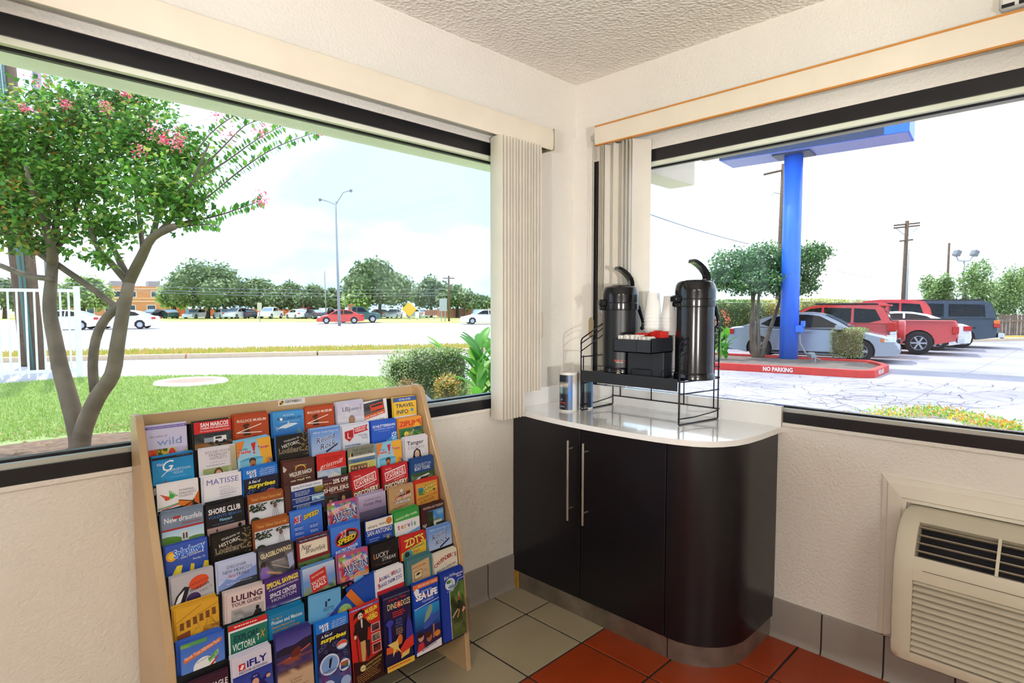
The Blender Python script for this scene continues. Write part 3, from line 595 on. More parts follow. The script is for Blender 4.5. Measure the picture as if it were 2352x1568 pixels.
def d_nbd(a):
    a.t('New Braunfels',.52,.22,.14,'#f2f4f8',w=.9,b=.01); a.t('downtown',.7,.32,.07,'#b52a30',w=.46); a.r(.28,.08,.46,.14,'#b52a30'); a.r(0,.38,1,.43,'#b52a30'); a.g(0,.43,1,.75,'#a9d3f0','#e4f0f6'); a.e(.1,.75,.42,.18,'#5c8f3c'); a.e(.8,.78,.3,.1,'#6c9a48'); a.r(.45,.5,.62,.75,'#d9d9d4'); a.r(.48,.55,.52,.7,'#4a4a50'); a.r(.55,.55,.59,.7,'#4a4a50'); a.r(0,.76,1,1.1,'#b8c4a0')
design('nbd','#7d8ea6','grey-blue downtown tower',d_nbd)
def d_sho(a): a.t('SHORE CLUB',.48,.26,.14,'#f6f6fa',w=.84,b=.03); a.t('VOLENTE BEACH',.48,.38,.075,'#4f86d8',w=.86); a.t('Waterpark',.5,.49,.08,'#8fd0f2',w=.34,b=.02,sh=.3); a.mt(.15,.9,.55,1,.03,'#6f90d0'); a.g(0,.62,1,1.1,'#b79a94','#8a7a86'); a.e(.25,.72,.02,.04,'#161416'); a.l(.25,.76,.25,.95,.04,'#161416'); a.l(0,.86,1,.78,.01,'#2a2426'); a.e(.85,.7,.05,.06,'#161416'); a.poly([(.75,1),(.8,.76),(.95,.78),(1,1)],'#161416')
design('sho','#17161c','black beach club',d_sho)
def d_dan(a):
    a.r(0,0,1,.24,'#a85a2a'); a.t("Texas' Oldest Dance Hall",.5,.16,.085,'#f0c46a',w=.86); a.g(0,.24,1,1.1,'#dfe6f6','#f4f4fa')
    for i in range(60): a.e(a.rnd.random()**1.5*.5,.27+a.rnd.random()*.2,.03,.022,a.rnd.choice(['#33402c','#27331f']),6)
    for i in range(30): a.e(.55+a.rnd.random()*.45,.25+a.rnd.random()*.08,.025,.02,'#33402c',6)
    a.e(.7,.38,.055,.07,'#7a5a50'); 
    for i in range(4): a.l(.66+.027*i,.44,.6+.07*i,.75,.01,'#6a5f66')
    a.e(.12,.72,.14,.12,'#2c3826'); a.r(.3,.68,.95,1,'#c4b0a0'); a.r(.25,.8,1,1,'#a8927f')
design('dan','#a85a2a','brown-banded water tower',d_dan)
def d_spr(a):
    a.g(0,0,1,.17,'#f4f6fd','#dfe8f8'); a.t('Spring 2014 Calendar of Events',.5,.11,.06,'#2b3f86',w=.88,sh=.3,b=.01); a.mt(.1,.65,.22,4,.035,'#cfdcf6',h=.016); a.ph(.7,.17,1,.36,['#a8b040','#8a7a30','#4a4a26'],4,3); a.r(0,.4,1,.415,'#e8eefc'); a.mt(.1,.6,.44,3,.035,'#cfdcf6',h=.016); a.ph(.6,.42,1,.58,['#5aa0d8','#cfe8f4','#3a80c0'],4,3); a.r(0,.6,1,.615,'#e8eefc'); a.mt(.1,.6,.64,3,.035,'#cfdcf6',h=.016)
design('spr','#173c8c','blue spring calendar',d_spr)
def d_she(a):
    for i in range(16): a.e(.08+.056*i,.06,.012,.016,'#6f86d8',6)
    a.t('TAKE AN',.2,.19,.05,'#f4ece0',w=.28,b=.01); a.t('20% OFF',.64,.2,.13,'#fdf6ea',w=.52,b=.03); a.mt(.08,.32,.23,1,.03,'#b58a7c'); a.t('YOUR ENTIRE PURCHASE',.5,.3,.04,'#d9a890',w=.78); a.t('SHEPLERS',.48,.43,.12,'#fdf4e8',w=.86,b=.02); a.t('WESTERN STORES',.5,.5,.04,'#d9c0b0',w=.5); a.ph(0,.54,.5,1,['#3a3638','#5c5560','#4a4450'],4,4); a.ph(.52,.54,1,1,['#231e20','#3a3034','#2a2426'],4,4); face(a,.26,.7,.08); a.e(.26,.64,.14,.04,'#2a2224'); a.poly([(.08,1),(.18,.8),(.36,.8),(.46,1)],'#8790b4'); face(a,.7,.7,.09); a.poly([(.58,1),(.64,.82),(.78,.82),(.88,1)],'#d0d2e0')
design('she','#5a201c','dark red western wear',d_she)
def d_cav(a):
    a.t('Open Daily',.22,.11,.05,'#ffe9e4',w=.24); a.poly([(.06,.2),(.88,.06),(.9,.36),(.1,.5)],'#ffffff'); a.poly([(.09,.225),(.86,.095),(.875,.335),(.12,.465)],'#cf2630'); a.t('NATURAL BRIDGE',.48,.24,.07,'#fff0ee',w=.68,rot=9,b=.01); a.t('CAVERNS',.49,.37,.12,'#ffffff',w=.7,rot=9,b=.02); a.t('Naturally AMAZING',.62,.49,.045,'#ffe9e4',w=.44,rot=9); a.ph(0,.54,1,1.1,['#8a4a2c','#6a3820','#4a2a1c'],6,4); a.t('DISCOVERY',.5,.72,.16,'#fdf6ea',w=.92,rot=6,b=.03,sh=.1)
design('cav','#cf2630','red caverns',d_cav)
def d_gla(a): a.t('GLASS-BOTTOM',.52,.28,.1,'#c6d9f0',w=.7); a.t('BOAT TOURS',.5,.42,.12,'#f2f6fb',w=.66,b=.01); a.ph(0,.5,1,1.1,['#3c5a3a','#6f8a5c','#3a4238','#26282a'],7,6); a.poly([(.05,.85),(.3,.66),(.75,.58),(.8,.62),(.4,.7),(.1,.9)],'#e6eaee'); a.r(.4,.66,.72,.88,'#4a3a34')
design('gla','#1f4a8c','navy boat tour',d_gla)
def d_spl(a):
    a.g(0,0,1,1.1,'#3a5cc0','#24489c'); a.e(.14,.28,.13,.13,'#f0a92a'); a.e(.14,.28,.08,.08,'#f6d046'); a.t('Splashway',.58,.3,.19,'#2a6fdc',w=.78,b=.03,rot=6,ol='#dff0ff'); a.t('FAMILY WATERPARK',.6,.38,.045,'#ffffff',w=.5,rot=6); a.t('Sheridan, TX',.78,.5,.05,'#f4f6ff',w=.3); a.poly([(.1,.8),(.25,.55),(.38,.56),(.3,.9)],'#e6d23a'); a.poly([(.5,.95),(.58,.58),(.66,.6),(.62,1)],'#e2c62e'); a.poly([(.8,.95),(.9,.6),(1,.62),(1,1)],'#d8c032'); a.r(.02,.84,.4,.98,'#dfeaf4'); a.t('Campgrounds',.2,.9,.055,'#2a4aa0',w=.34); a.t('and RV Park',.2,.965,.055,'#2a4aa0',w=.32); a.e(.56,.92,.08,.07,'#4a3226')
design('spl','#3457b8','blue water slide',d_spl)
def d_k1(a):
    a.g(0,0,1,1.1,'#4a86ea','#1c4fc4'); a.t('K1',.24,.34,.17,'#d8262c',w=.26,b=.04,sh=.3,rot=8,ol='#ffffff'); a.t('SPEED',.66,.26,.12,'#f4d62e',w=.5,b=.03,sh=.3,rot=10,ol='#5a4a10')
    for c in (.12,.56):
        for i in range(4): a.mt(c,c+.28,.46+.14*i,1,.03,'#20305c',h=.014); a.mt(c,c+.28,.49+.14*i,3,.028,'#dfe9fd',h=.01)
design('k1','#3a74e0','bright blue kart price list',d_k1)
def d_seg(a):
    pal=['#d84a6a','#3a6ad8','#7ab84a','#e8e8f4','#b03a8a','#e09a4a','#5aa8e0','#d83a3a']
    a.ph(0,0,1,1.1,pal+pal[::-1],10,9)
    for i in range(24): a.e(a.rnd.random(),a.rnd.random()*1.0,.05,.035,a.rnd.choice(pal),8)
    a.t('segway',.5,.24,.14,'#e86a72',w=.62,sh=.3,rot=8,ol='#fff4f0'); a.t('AUSTIN',.55,.55,.24,'#1c3a86',w=.84,b=.01,rot=5,ol='#e8f0fc'); a.e(.62,.72,.14,.1,'#e8a27a'); a.l(.54,.7,.6,.69,.012,'#5a2a1a'); a.l(.66,.69,.73,.7,.012,'#5a2a1a'); a.e(.62,.85,.18,.1,'#8ac0e8')
design('seg','#c06a9a','multicoloured collage',d_seg)
def d_vis(a): a.g(0,0,1,.5,'#cbbfe0','#8d80a8'); a.g(0,.5,1,1.1,'#5c5474','#2c2a40'); a.t('SAN MARCOS, TEXAS',.5,.2,.05,'#5a5370',w=.6); a.t('Visitor Map',.5,.35,.11,'#3a3452',w=.68); a.e(.5,.92,.12,.05,'#c0402e'); a.ph(0,.7,1,1.1,['#4a4660','#32405c','#3a2c40'],7,4)
design('vis','#b8acd0','mauve visitor map',d_vis)
def d_dic(a):
    for i,c in enumerate(['#d8742a','#3a2a22','#c8431f','#e8a23a']): a.poly([(.18,.34+.05*i),(.5,.2+.05*i),(.85,.14+.05*i),(.85,.19+.05*i),(.5,.25+.05*i),(.18,.39+.05*i)],c)
    a.e(.5,.13,.06,.06,'#e8e2d8'); a.t("Dick's",.5,.26,.1,'#fdf6ea',w=.36,sh=.3,ol='#3a2a22'); a.t('CLASSIC GARAGE',.52,.4,.09,'#fdf4e6',w=.72,b=.03,rot=5,ol='#8a3a1a'); a.t('CAR MUSEUM',.5,.53,.08,'#f4f4fa',w=.6,b=.03,ol='#1c2c4a'); a.t('The Greatest Cars',.45,.68,.07,'#9c3a1f',w=.6,sh=.3,rot=8); a.t('of American History',.5,.8,.07,'#9c3a1f',w=.8,sh=.3,rot=8)
design('dic','#c9a274','tan car museum',d_dic)
def d_can(a): a.r(0,0,1,2.3,'#d8392a'); a.r(.04,.04,.96,2.3,'#e0a248'); a.r(.14,.2,.36,.38,'#2a8ac0'); a.ph(.16,.3,.4,.46,['#3a7a3a','#5c9a4a'],3,2); a.t('Canopy',.6,.24,.13,'#f4e46a',w=.5,b=.03,rot=10,ol='#16120e'); a.t('Challenge',.62,.38,.12,'#f4e46a',w=.6,b=.03,rot=10,ol='#16120e'); a.t('ADVENTURE COURSE',.5,.58,.075,'#8c4a1c',w=.84,rot=6); a.t('& ZIP LINES',.5,.7,.075,'#8c4a1c',w=.6,rot=6); a.e(.75,.85,.24,.09,'#5a6478')
design('can','#d8392a','orange red-bordered adventure',d_can)
def d_hou(a): a.e(.64,.28,.24,.17,'#e0532c',rot=14); a.t('HOUSTON',.66,.31,.055,'#6a3a30',w=.44,rot=10); a.t('museum',.66,.44,.1,'#3a3440',w=.46,rot=12,b=.01); a.t('DISTRICT',.72,.56,.07,'#7a7480',w=.5,rot=12); a.e(.5,.66,.17,.15,'#3c2c5c'); a.poly([(0,.8),(.1,.5),(.3,.3),(.42,.34),(.3,.7),(.1,1)],'#221c2a'); a.poly([(.05,.72),(.16,.5),(.3,.38),(.2,.66)],'#f0eef2'); a.e(.15,.86,.14,.12,'#2fa080'); a.e(.15,.86,.09,.07,'#221c2a')
design('hou','#bfbcc4','grey red-spotted museum district',d_hou)
def d_nm(a): a.g(0,0,1,.5,'#c9d4f4','#b4c2ee'); a.poly([(0,.62),(.2,.48),(.4,.55),(.7,.42),(1,.3),(1,1.1),(0,1.1)],'#7f98d8'); a.poly([(0,.74),(.3,.7),(.6,.6),(1,.58),(1,1.1),(0,1.1)],'#2c3440'); a.ph(0,.86,1,1.15,['#4a5438','#b8a27a','#8a7a58'],6,3); a.t('DISCOVER',.48,.22,.08,'#4a5478',w=.5); a.t("NEW MEXICO'S",.5,.34,.085,'#4a5478',w=.76); a.t('Arts',.34,.46,.09,'#c0394a',w=.2,sh=.2); a.t('TRAILS',.62,.46,.085,'#4a5478',w=.34); a.mt(.2,.85,.62,1,.03,'#dfe6fa')
design('nm','#c4d0f2','lavender mountain',d_nm)
def d_gb(a): a.ph(0,0,1,1.1,['#4a464e','#8a8686','#5c5a60','#3a3c4a'],7,7); a.t('GLASSBLOWING!',.5,.2,.13,'#f2e8b4',w=.88,b=.02,rot=4); a.t('WIMBERLEY',.55,.42,.06,'#c9c4c4',w=.4); a.e(.12,.4,.08,.09,'#3a2c28'); a.poly([(.02,.62),(.1,.45),(.24,.5),(.3,.75),(.05,.9)],'#8a6cc0'); a.l(.2,.62,.62,.78,.06,'#c99a7c'); a.l(.35,.45,.85,.7,.015,'#d8c8b0'); a.poly([(.05,.9),(.4,.8),(.8,.8),(.95,1.1),(.05,1.1)],'#24264a'); a.poly([(.8,.3),(.95,.25),(1,.6),(.85,.7)],'#a8b4d8')
design('gb','#4a464e','grey glassblower photo',d_gb)
def d_nb(a): a.r(0,0,1,.1,'#23284a'); a.t('WELCOME. WILLKOMMEN. HOWDY!',.5,.075,.04,'#e8e8f0',w=.86); a.r(.07,.13,.93,.56,'#efe6d2'); a.t('New',.28,.33,.16,'#2a2624',w=.32,sh=.4); a.t('Braunfels',.55,.46,.15,'#2a2624',w=.62,sh=.4); a.r(0,.6,1,.64,'#7a1f24'); a.ph(0,.66,1,1.1,['#5c7a4c','#3c5a3c','#26402c'],7,4); face(a,.2,.84,.07)
design('nb','#8a2a2c','dark red cream-panelled',d_nb)
def d_k1o(a): a.g(0,0,1,1.1,'#4a86ea','#2a5cd0'); a.e(.54,.42,.42,.27,'#c8262a',24,8); a.e(.54,.42,.37,.22,'#15151a',24,8); a.poly([(.6,.24),(.85,.3),(.88,.4),(.6,.4)],'#8c8c92'); a.t('K1',.42,.36,.16,'#d8262c',w=.28,b=.04,sh=.3,rot=8,ol='#ffffff'); a.t('SPEED',.52,.54,.15,'#f4d62e',w=.64,b=.04,sh=.3,rot=8); a.t('ELECTRIC INDOOR',.5,.78,.075,'#f2f4fb',w=.76,b=.03,sh=.2,rot=6); a.t('KART RACING',.52,.87,.075,'#f2f4fb',w=.56,b=.03,sh=.2,rot=6)
design('k1o','#3a74e0','bright blue black-oval kart',d_k1o)
def d_wh(a): a.r(0,0,1,.3,'#f1ede6'); a.t('where',.24,.24,.1,'#3a3a40',w=.36); a.t('MAPS',.62,.22,.07,'#3a3a40',w=.26); a.e(.86,.14,.11,.11,'#d8843a'); a.t('SAN ANTONIO',.5,.47,.15,'#f2f4fb',w=.92,b=.01); a.mt(.1,.5,.58,3,.07,'#c9d8f8',h=.02); a.mt(.6,.95,.56,2,.05,'#c9d8f8',h=.015); a.r(.12,.8,.42,.88,'#c8262a'); a.e(.78,.68,.05,.1,'#c8a04a')
design('wh','#1c46ae','white and blue city map',d_wh)
def d_ter(a): 
    a.g(0,0,1,.34,'#3aa04a','#4ab452'); a.t('special offer inside',.5,.25,.085,'#eaf6e4',w=.84,rot=4,b=.01); a.r(0,.34,1,.8,'#f0f2f8')
    for ch,u,c in zip('tervis',(.16,.3,.43,.56,.68,.8),('#c8323a','#d8742a','#e0a22e','#8a3a8a','#3a6ac0','#3aa04a')): a.t(ch,u,.6,.17,c,b=.02)
    a.poly([(0,.9),(1,.68),(1,1.2),(0,1.2)],'#7ab4ea')
design('ter','#3aa04a','green and white special offer',d_ter)
def d_bri(a): a.t('WESTERN ART MUSEUM',.52,.16,.08,'#eadfd6',w=.86); a.t('BRISCOE',.19,1.0,.15,'#f2ece8',w=.72,b=.01,rot=90); a.ph(.28,.24,.95,1.1,['#4a90d8','#8ac0ec','#6a7a5c','#8a8a84'],6,7); a.r(.4,.62,.85,.9,'#d8d6d0'); a.ph(.28,.26,.5,.8,['#2a3a24','#3a4a2c','#1f2c1c'],3,4); a.ph(.6,.7,.95,1.1,['#2c3a26','#4a5a40'],3,3)
design('bri','#45201f','maroon western museum',d_bri)
def d_yel(a):
    c='#6a3f1c'; a.l(0,.35,.6,.05,.01,c); a.l(0,.45,1,.12,.008,c)
    for i in range(6): a.r(.08+.15*i,.38-.03*i,.17+.15*i,.56-.03*i,'#7a4a24')
    for i in range(14): u=a.rnd.random(); a.l(u,.3+a.rnd.random()*.5,u+.12,.3+a.rnd.random()*.5,.006,c)
    a.poly([(0,.65),(.3,.6),(.3,.8),(0,.86)],'#7c3f22'); a.l(.3,.82,1,.62,.01,c); a.ph(.6,.62,.98,.82,['#b8862e','#8a5a24','#d09a34'],5,4); a.mt(.3,.8,.88,3,.04,'#a8762a',h=.008)
design('yel','#e0a92e','mustard-yellow line drawing',d_yel)
def d_lul(a): a.t('LULING',.52,.24,.15,'#4a1a3c',w=.8,b=.03); a.t('TOUR GUIDE',.5,.37,.09,'#4a2a40',w=.78,b=.02); a.ph(.1,.44,.95,1.1,['#b8b4b4','#8a8688','#a8a4a6','#5c5a5e'],7,6); a.e(.35,.8,.06,.08,'#1f1c20'); a.poly([(.2,1.05),(.3,.84),(.45,.86),(.5,1.05)],'#2a262a'); a.e(.78,.55,.05,.06,'#1f1c20'); a.poly([(.65,.75),(.72,.6),(.86,.6),(.9,.72)],'#2f2b30')
design('lul','#e2cfcc','pinkish cream cyclists',d_lul)
def d_spa(a): a.g(0,0,1,1.1,'#4a2a78','#2a2c70'); a.t('SPECIAL SAVINGS!',.5,.21,.13,'#f2e24a',w=.9,b=.04,rot=5); a.t("AT HOUSTON'S BEST ATTRACTION",.52,.3,.045,'#f0f0f8',w=.84,b=.01,rot=5); a.t('SPACE CENTER',.5,.5,.12,'#f6f6fc',w=.76,b=.02,sh=.2,rot=5); a.t('HOUSTON',.52,.62,.085,'#e8e8f6',w=.7,rot=5); a.ph(0,.72,1,1.1,['#4a4a8c','#8a90b8','#5c6088','#a8a8b8'],8,4); a.poly([(0,.9),(.6,.78),(.95,.74),(1,.78),(.6,.86),(.1,1)],'#c8cce0')
design('spa','#4a2a78','purple space centre',d_spa)
def d_vac(a): a.g(0,0,1,.5,'#c8d8f0','#4a80d0'); a.ph(0,.4,1,1.1,['#6a9ad8','#8a9a6a','#3c5230','#5a6a4a'],7,7); a.poly([(.2,.22),(.7,.1),(.76,.66),(.26,.78)],'#d83a34'); a.poly([(.225,.245),(.68,.135),(.73,.64),(.28,.75)],'#c9302c'); a.t('SAN ANTONIO',.46,.3,.06,'#f6dcd4',w=.4,rot=13,b=.01); a.t('VACATION',.48,.5,.1,'#fff4ee',w=.44,rot=13,b=.01); a.t('DEALS',.5,.63,.11,'#fff4ee',w=.4,rot=13,b=.02)
design('vac','#6a9ad8','sky photo red-ticket',d_vac)
def d_luc(a): a.t('LUCKY',.38,.44,.15,'#e8e6e4',w=.56,sh=.1); a.t('STREAK',.66,.58,.11,'#e8e6e4',w=.52,sh=.1); a.t('L',.16,.44,.17,'#d8742a',w=.12); a.l(.1,.62,.5,.68,.012,'#8a3a1a'); a.mt(.4,.8,.66,1,.03,'#8a8884'); a.l(.3,.28,.95,.18,.01,'#5a3a24')
design('luc','#17161a','black gold-lettered',d_luc)
def d_zdt(a): a.poly([(0,.55),(1,.3),(1,1.2),(0,1.2)],'#e8c83a'); a.t("ZDT'S",.54,.36,.25,'#f2dc6a',w=.78,b=.03,rot=6,ol='#8c1f16'); a.t('Amusement',.62,.5,.1,'#4a7a2a',w=.6,b=.02,rot=6,ol='#f2e88a'); a.t('Park',.62,.64,.1,'#c8322a',w=.26,b=.02,rot=6,ol='#f2e88a'); a.e(.25,.62,.2,.12,'#4aa0b8'); a.e(.22,.62,.1,.09,'#3a3a2a'); 
design('zdt','#d02a2a','red and yellow amusement park',d_zdt)
def d_jel(a): a.g(0,0,1,1.1,'#3a6ad0','#6a98e4'); a.poly([(.05,.38),(.95,.14),(.95,.24),(.06,.5)],'#d8743a'); a.t('North Texas Jellystone Park!',.5,.335,.08,'#fff0e4',w=.84,rot=14,sh=.2); a.e(.52,.72,.26,.24,'#eef2f4'); a.t('JELLYSTONE PARK',.52,.56,.035,'#4a5a7a',w=.34,rot=12); a.poly([(.6,.58),(.86,.4),(.86,.52),(.64,.68)],'#8fd07a'); a.t("Bear's",.74,.56,.08,'#1c3a1c',w=.22,rot=32); a.poly([(.45,.9),(.86,.56),(.86,.6),(.5,.95)],'#c8322a'); a.ph(0,.02,.6,.14,['#5aa04a','#8ab84a','#3a70c0'],5,2)
design('jel','#3a6ad0','blue orange-bannered park',d_jel)
def d_vic(a): a.r(0,0,1,.14,'#cf2a2c'); a.mt(.15,.9,.055,1,.03,'#ffdcd8',h=.03); a.r(0,.14,1,.19,'#f2f0f4'); a.r(0,.19,.04,1.2,'#f2f0f4'); a.t('EXPLORE',.45,.46,.17,'#16384c',w=.62,b=.01); a.t('VICTORIA',.38,.68,.18,'#f4f6f4',w=.58,b=.01); a.t('T',.74,.6,.17,'#f4f6f4',w=.08,b=.01); a.t('X',.86,.56,.2,'#e0a62c',w=.16,sh=.3)
design('vic','#1f7a66','teal red-topped',d_vic)
def d_pic(a): a.t('The Age of',.22,.17,.06,'#c9b04a',w=.3); a.t('Picasso and Matisse',.5,.29,.1,'#f2f8fc',w=.86,b=.01); a.t('Modern Masters from',.4,.4,.065,'#d0963a',w=.62,b=.01); a.t('the Art Institute of Chicago',.46,.5,.065,'#d0963a',w=.76,b=.01); a.mt(.08,.95,.57,1,.03,'#b8dcf0',h=.014)
design('pic','#167fb4','teal-blue exhibition',d_pic)
def d_wit(a): a.r(.5,.24,.56,.4,'#2a3a5a'); a.r(.58,.2,.66,.26,'#2a3a5a'); a.t('WITTE',.6,.53,.11,'#2a4a7a',w=.34); a.t('MUSEUM',.75,.66,.06,'#8a3a6a',w=.4); a.ph(.3,.72,.9,.95,['#7ab8a8','#3a6a5a','#6ab0e0'],5,3)
design('wit','#68b2e6','light blue museum',d_wit)
def d_tur(a): a.r(0,0,1,2.3,'#1d4fb4'); a.poly([(.78,0),(1,0),(1,2.3),(.78,2.3)],'#e0762e'); a.e(.45,.35,.24,.24,'#9ac47a'); a.e(.42,.33,.13,.1,'#d8c86a'); a.e(.5,.42,.1,.08,'#4a8a6a'); a.e(.15,.12,.05,.05,'#2a2f6a'); a.t('RESCUED',.89,.9,.08,'#f6e0c8',w=.6,rot=90); a.r(.05,.9,.6,1.1,'#e08a4a'); a.r(.1,1.3,.7,1.6,'#c8d0e8')
design('tur','#1d4fb4','steeply tilted blue and orange',d_tur)
def d_ani(a): a.t('ANIMAL WORLD',.52,.27,.12,'#2a4a9c',w=.8,b=.01,rot=6); a.t('A',.14,.31,.15,'#cf2a2c',w=.1,rot=6,b=.01); a.t('W',.63,.25,.15,'#cf2a2c',w=.16,rot=6,b=.01); a.t('SNAKE FARM ZOO',.5,.46,.12,'#2a4a9c',w=.88,b=.01,rot=6); a.t('S',.09,.5,.15,'#cf2a2c',w=.09,rot=6,b=.01); a.r(0,.58,1,.68,'#cf2a3a'); a.ph(0,.66,1,1.1,['#c83a44','#3a3436','#8a8686','#c8c4c4'],8,4)
design('ani','#f2f0f6','white red-striped zoo',d_ani)
def d_ala(a): a.poly([(.18,.2),(.88,.1),(.92,.9),(.2,1.0)],'#cba878'); a.poly([(.2,.24),(.85,.14),(.88,.9),(.22,1.0)],'#d4b486'); a.t('BEFORE THE ALAMO...',.5,.32,.06,'#9c2f24',w=.56,rot=5,b=.01); a.poly([(.26,.45),(.58,.4),(.58,.66),(.27,.71)],'#3a2c20'); a.poly([(.275,.465),(.565,.42),(.565,.645),(.285,.69)],'#e6d2aa'); a.poly([(.3,.56),(.42,.49),(.54,.5),(.44,.57)],'#2a2018'); a.mt(.62,.84,.45,2,.05,'#6a5238',h=.01)
design('ala','#4a7f86','teal parchment',d_ala)
def d_cvd(a): 
    for i,ch in enumerate("CAVENDER'S"): t=(i-4.5)/4.5; a.t(ch,.5+.42*t,.26+.07*t*t-.08*t,.13,'#a8242c',b=.02,rot=10-8*t)
    a.e(.5,.42,.012,.012,'#2a2a2a',6); a.t('BOOTS · HATS · WESTERN WEAR',.5,.54,.045,'#3a2c28',w=.84,rot=7,b=.01); a.t('Your Texas Tradition Since',.5,.63,.04,'#5a463c',w=.66,rot=7); a.t('The Family',.5,.71,.04,'#5a463c',w=.3,rot=7)
design('cvd','#ece3d2','cream red-lettered boot store',d_cvd)
def d_eag(a): a.t('KICKAPOO',.38,.23,.06,'#c9b8c0',w=.32,rot=4); a.t('LUCKY',.34,.42,.16,'#f4eef2',w=.44,b=.02); a.e(.55,.32,.11,.12,'#d8ccd4'); a.e(.55,.32,.08,.09,'#4a2238'); a.e(.57,.31,.045,.06,'#d8ccd4'); a.t('EAGLE',.78,.34,.14,'#f4eef2',w=.38,b=.02); a.t('CASINO · HOTEL',.52,.58,.1,'#efe6ec',w=.78,b=.02,rot=3); a.g(0,.72,1,1.3,'#3a1828','#c86428'); a.ph(0,1.0,1,2.2,['#b85a24','#5a2818','#d88a34'],6,8)
design('eag','#3c1a2e','dark maroon eagle casino',d_eag)
def d_ifl(a): a.r(0,.48,1,2.3,'#23388c'); a.r(.16,.2,.32,.37,'#cf2a2c'); a.poly([(.18,.33),(.24,.23),(.3,.25),(.25,.35)],'#f4f0f2'); a.t('iFLY',.62,.34,.17,'#1c2c86',w=.52,b=.03); a.t('INDOOR SKYDIVING',.52,.45,.06,'#2a3570',w=.72,b=.01); a.g(0,.5,1,2.3,'#2a3f9c','#5a78cc'); a.e(.55,.68,.13,.12,'#1c2c7c'); a.t('iFLY',.55,.66,.04,'#f0f0fa',w=.1); a.poly([(.3,.95),(.45,.74),(.68,.74),(.85,.95),(.6,1.3),(.5,1.3)],'#1c2470'); a.e(.55,.8,.09,.1,'#d8a888'); a.l(.42,.85,.1,.92,.09,'#1c2470'); a.l(.68,.85,.9,.7,.09,'#1c2470'); a.e(.1,.93,.07,.04,'#d8a888'); a.e(.88,.76,.06,.05,'#d8a888'); a.e(.5,.88,.05,.06,'#f0f0f4'); a.t('You Can Fly',.55,1.2,.16,'#f4f6fc',w=.8,b=.02,sh=.1); a.mt(.1,.9,1.4,6,.08,'#c8d4f4',h=.02)
design('ifl','#d8d6e8','white and blue skydiver',d_ifl)
def d_lak(a): a.g(0,0,1,.35,'#3c3a86','#5a56a4'); a.poly([(0,.4),(.2,.34),(.5,.36),(.8,.28),(1,.26),(1,.6),(0,.6)],'#23213a'); a.g(0,.55,1,1.0,'#3a3460','#2a2a5c'); a.l(.0,.72,.4,.66,.04,'#c85a3a'); a.l(.6,.62,.95,.5,.04,'#c8603c'); a.poly([(.38,.62),(.44,.5),(.62,.44),(.68,.48),(.66,.7),(.44,.76)],'#6a2c24'); a.l(.42,.74,.66,.68,.02,'#f4d8a8'); a.ph(0,.68,1,.95,['#8a4a3a','#3a3466','#5a4a70'],7,3); a.r(0,1.0,1,2.3,'#c9ab8c'); a.ph(0,.94,1,1.12,['#4a3440','#8a6a5c','#c9ab8c'],7,2); a.t('Enchanted',.5,1.3,.06,'#6a4a3a',w=.34,sh=.2); a.t('Romance',.5,1.38,.06,'#6a4a3a',w=.3,sh=.2); a.t('and everything it inspires',.5,1.5,.05,'#6a4a3a',w=.7,sh=.2); a.t('is just a hint of your future',.5,1.58,.05,'#6a4a3a',w=.72,sh=.2)
design('lak','#3c3a86','dusk bridge with sandy lower half',d_lak)
def d_wei(a):
    a.poly([(0,0),(1,0),(1,.06),(0,.06)],'#6a6ab8'); a.mt(.08,.9,.02,1,.03,'#e0dcf0',h=.02); a.t('MUSEUM',.72,.24,.13,'#f2e04a',w=.4,b=.04,rot=6); a.t('OF THE',.72,.32,.05,'#f2e04a',w=.2,b=.02,rot=6); a.t('WEIRD',.74,.48,.15,'#f2e04a',w=.38,b=.04,rot=6)
    a.poly([(.1,.3),(.16,.14),(.38,.06),(.5,.14),(.45,.22),(.3,.2)],'#1c181a'); a.e(.34,.25,.08,.1,'#e8dcc4'); a.e(.31,.24,.02,.02,'#2a201c',8); a.e(.38,.24,.02,.02,'#2a201c',8); a.l(.3,.31,.38,.31,.02,'#4a3a30'); a.poly([(.12,.45),(.25,.34),(.45,.34),(.58,.5),(.55,.8),(.5,1.1),(.3,1.1),(.22,.8)],'#1f1a1e'); a.poly([(.34,.36),(.4,.36),(.39,.6),(.35,.6)],'#e6dcd0'); a.l(.5,.5,.66,.66,.1,'#1f1a1e'); a.l(.2,.5,.12,.75,.1,'#1f1a1e'); a.e(.13,.8,.04,.06,'#e0d0b4'); a.poly([(.28,1.0),(.45,1.0),(.44,1.35),(.4,1.6),(.3,1.6)],'#c8a86a'); a.poly([(.46,1.0),(.6,1.05),(.58,1.5),(.48,1.6)],'#2a2224'); a.l(.16,.85,.2,1.7,.03,'#3a2a20')
    for i,(v0,v1) in enumerate(((.62,.86),(.92,1.16),(1.22,1.5))): a.r(.66,v0,.96,v1,'#e8c8c4'); a.ph(.68,v0+.02,.94,v1-.02,[['#5a3a40','#2a2428'],['#8a7a70','#5c5048'],['#2a1c1e','#7a2a24']][i],4,3)
    a.e(.3,1.78,.09,.09,'#e8dca0'); a.t('6th',.3,1.81,.07,'#3a2a1a'); a.poly([(0,1.5),(.5,1.64),(1,1.5),(1,2.3),(0,2.3)],'#2a1416'); a.e(.3,1.78,.09,.09,'#e8dca0'); a.t('6th',.3,1.81,.07,'#3a2a1a'); a.t('MUMMIES! MONSTERS!',.68,1.72,.06,'#e8c86a',w=.56,rot=10); a.t('FREAKS! GHOSTS!',.62,1.84,.06,'#e8c86a',w=.6,rot=10); a.mt(.08,.92,1.95,5,.05,'#d8a05a',h=.016,rot=8)
design('wei','#cf2a26','red pirate skeleton',d_wei)
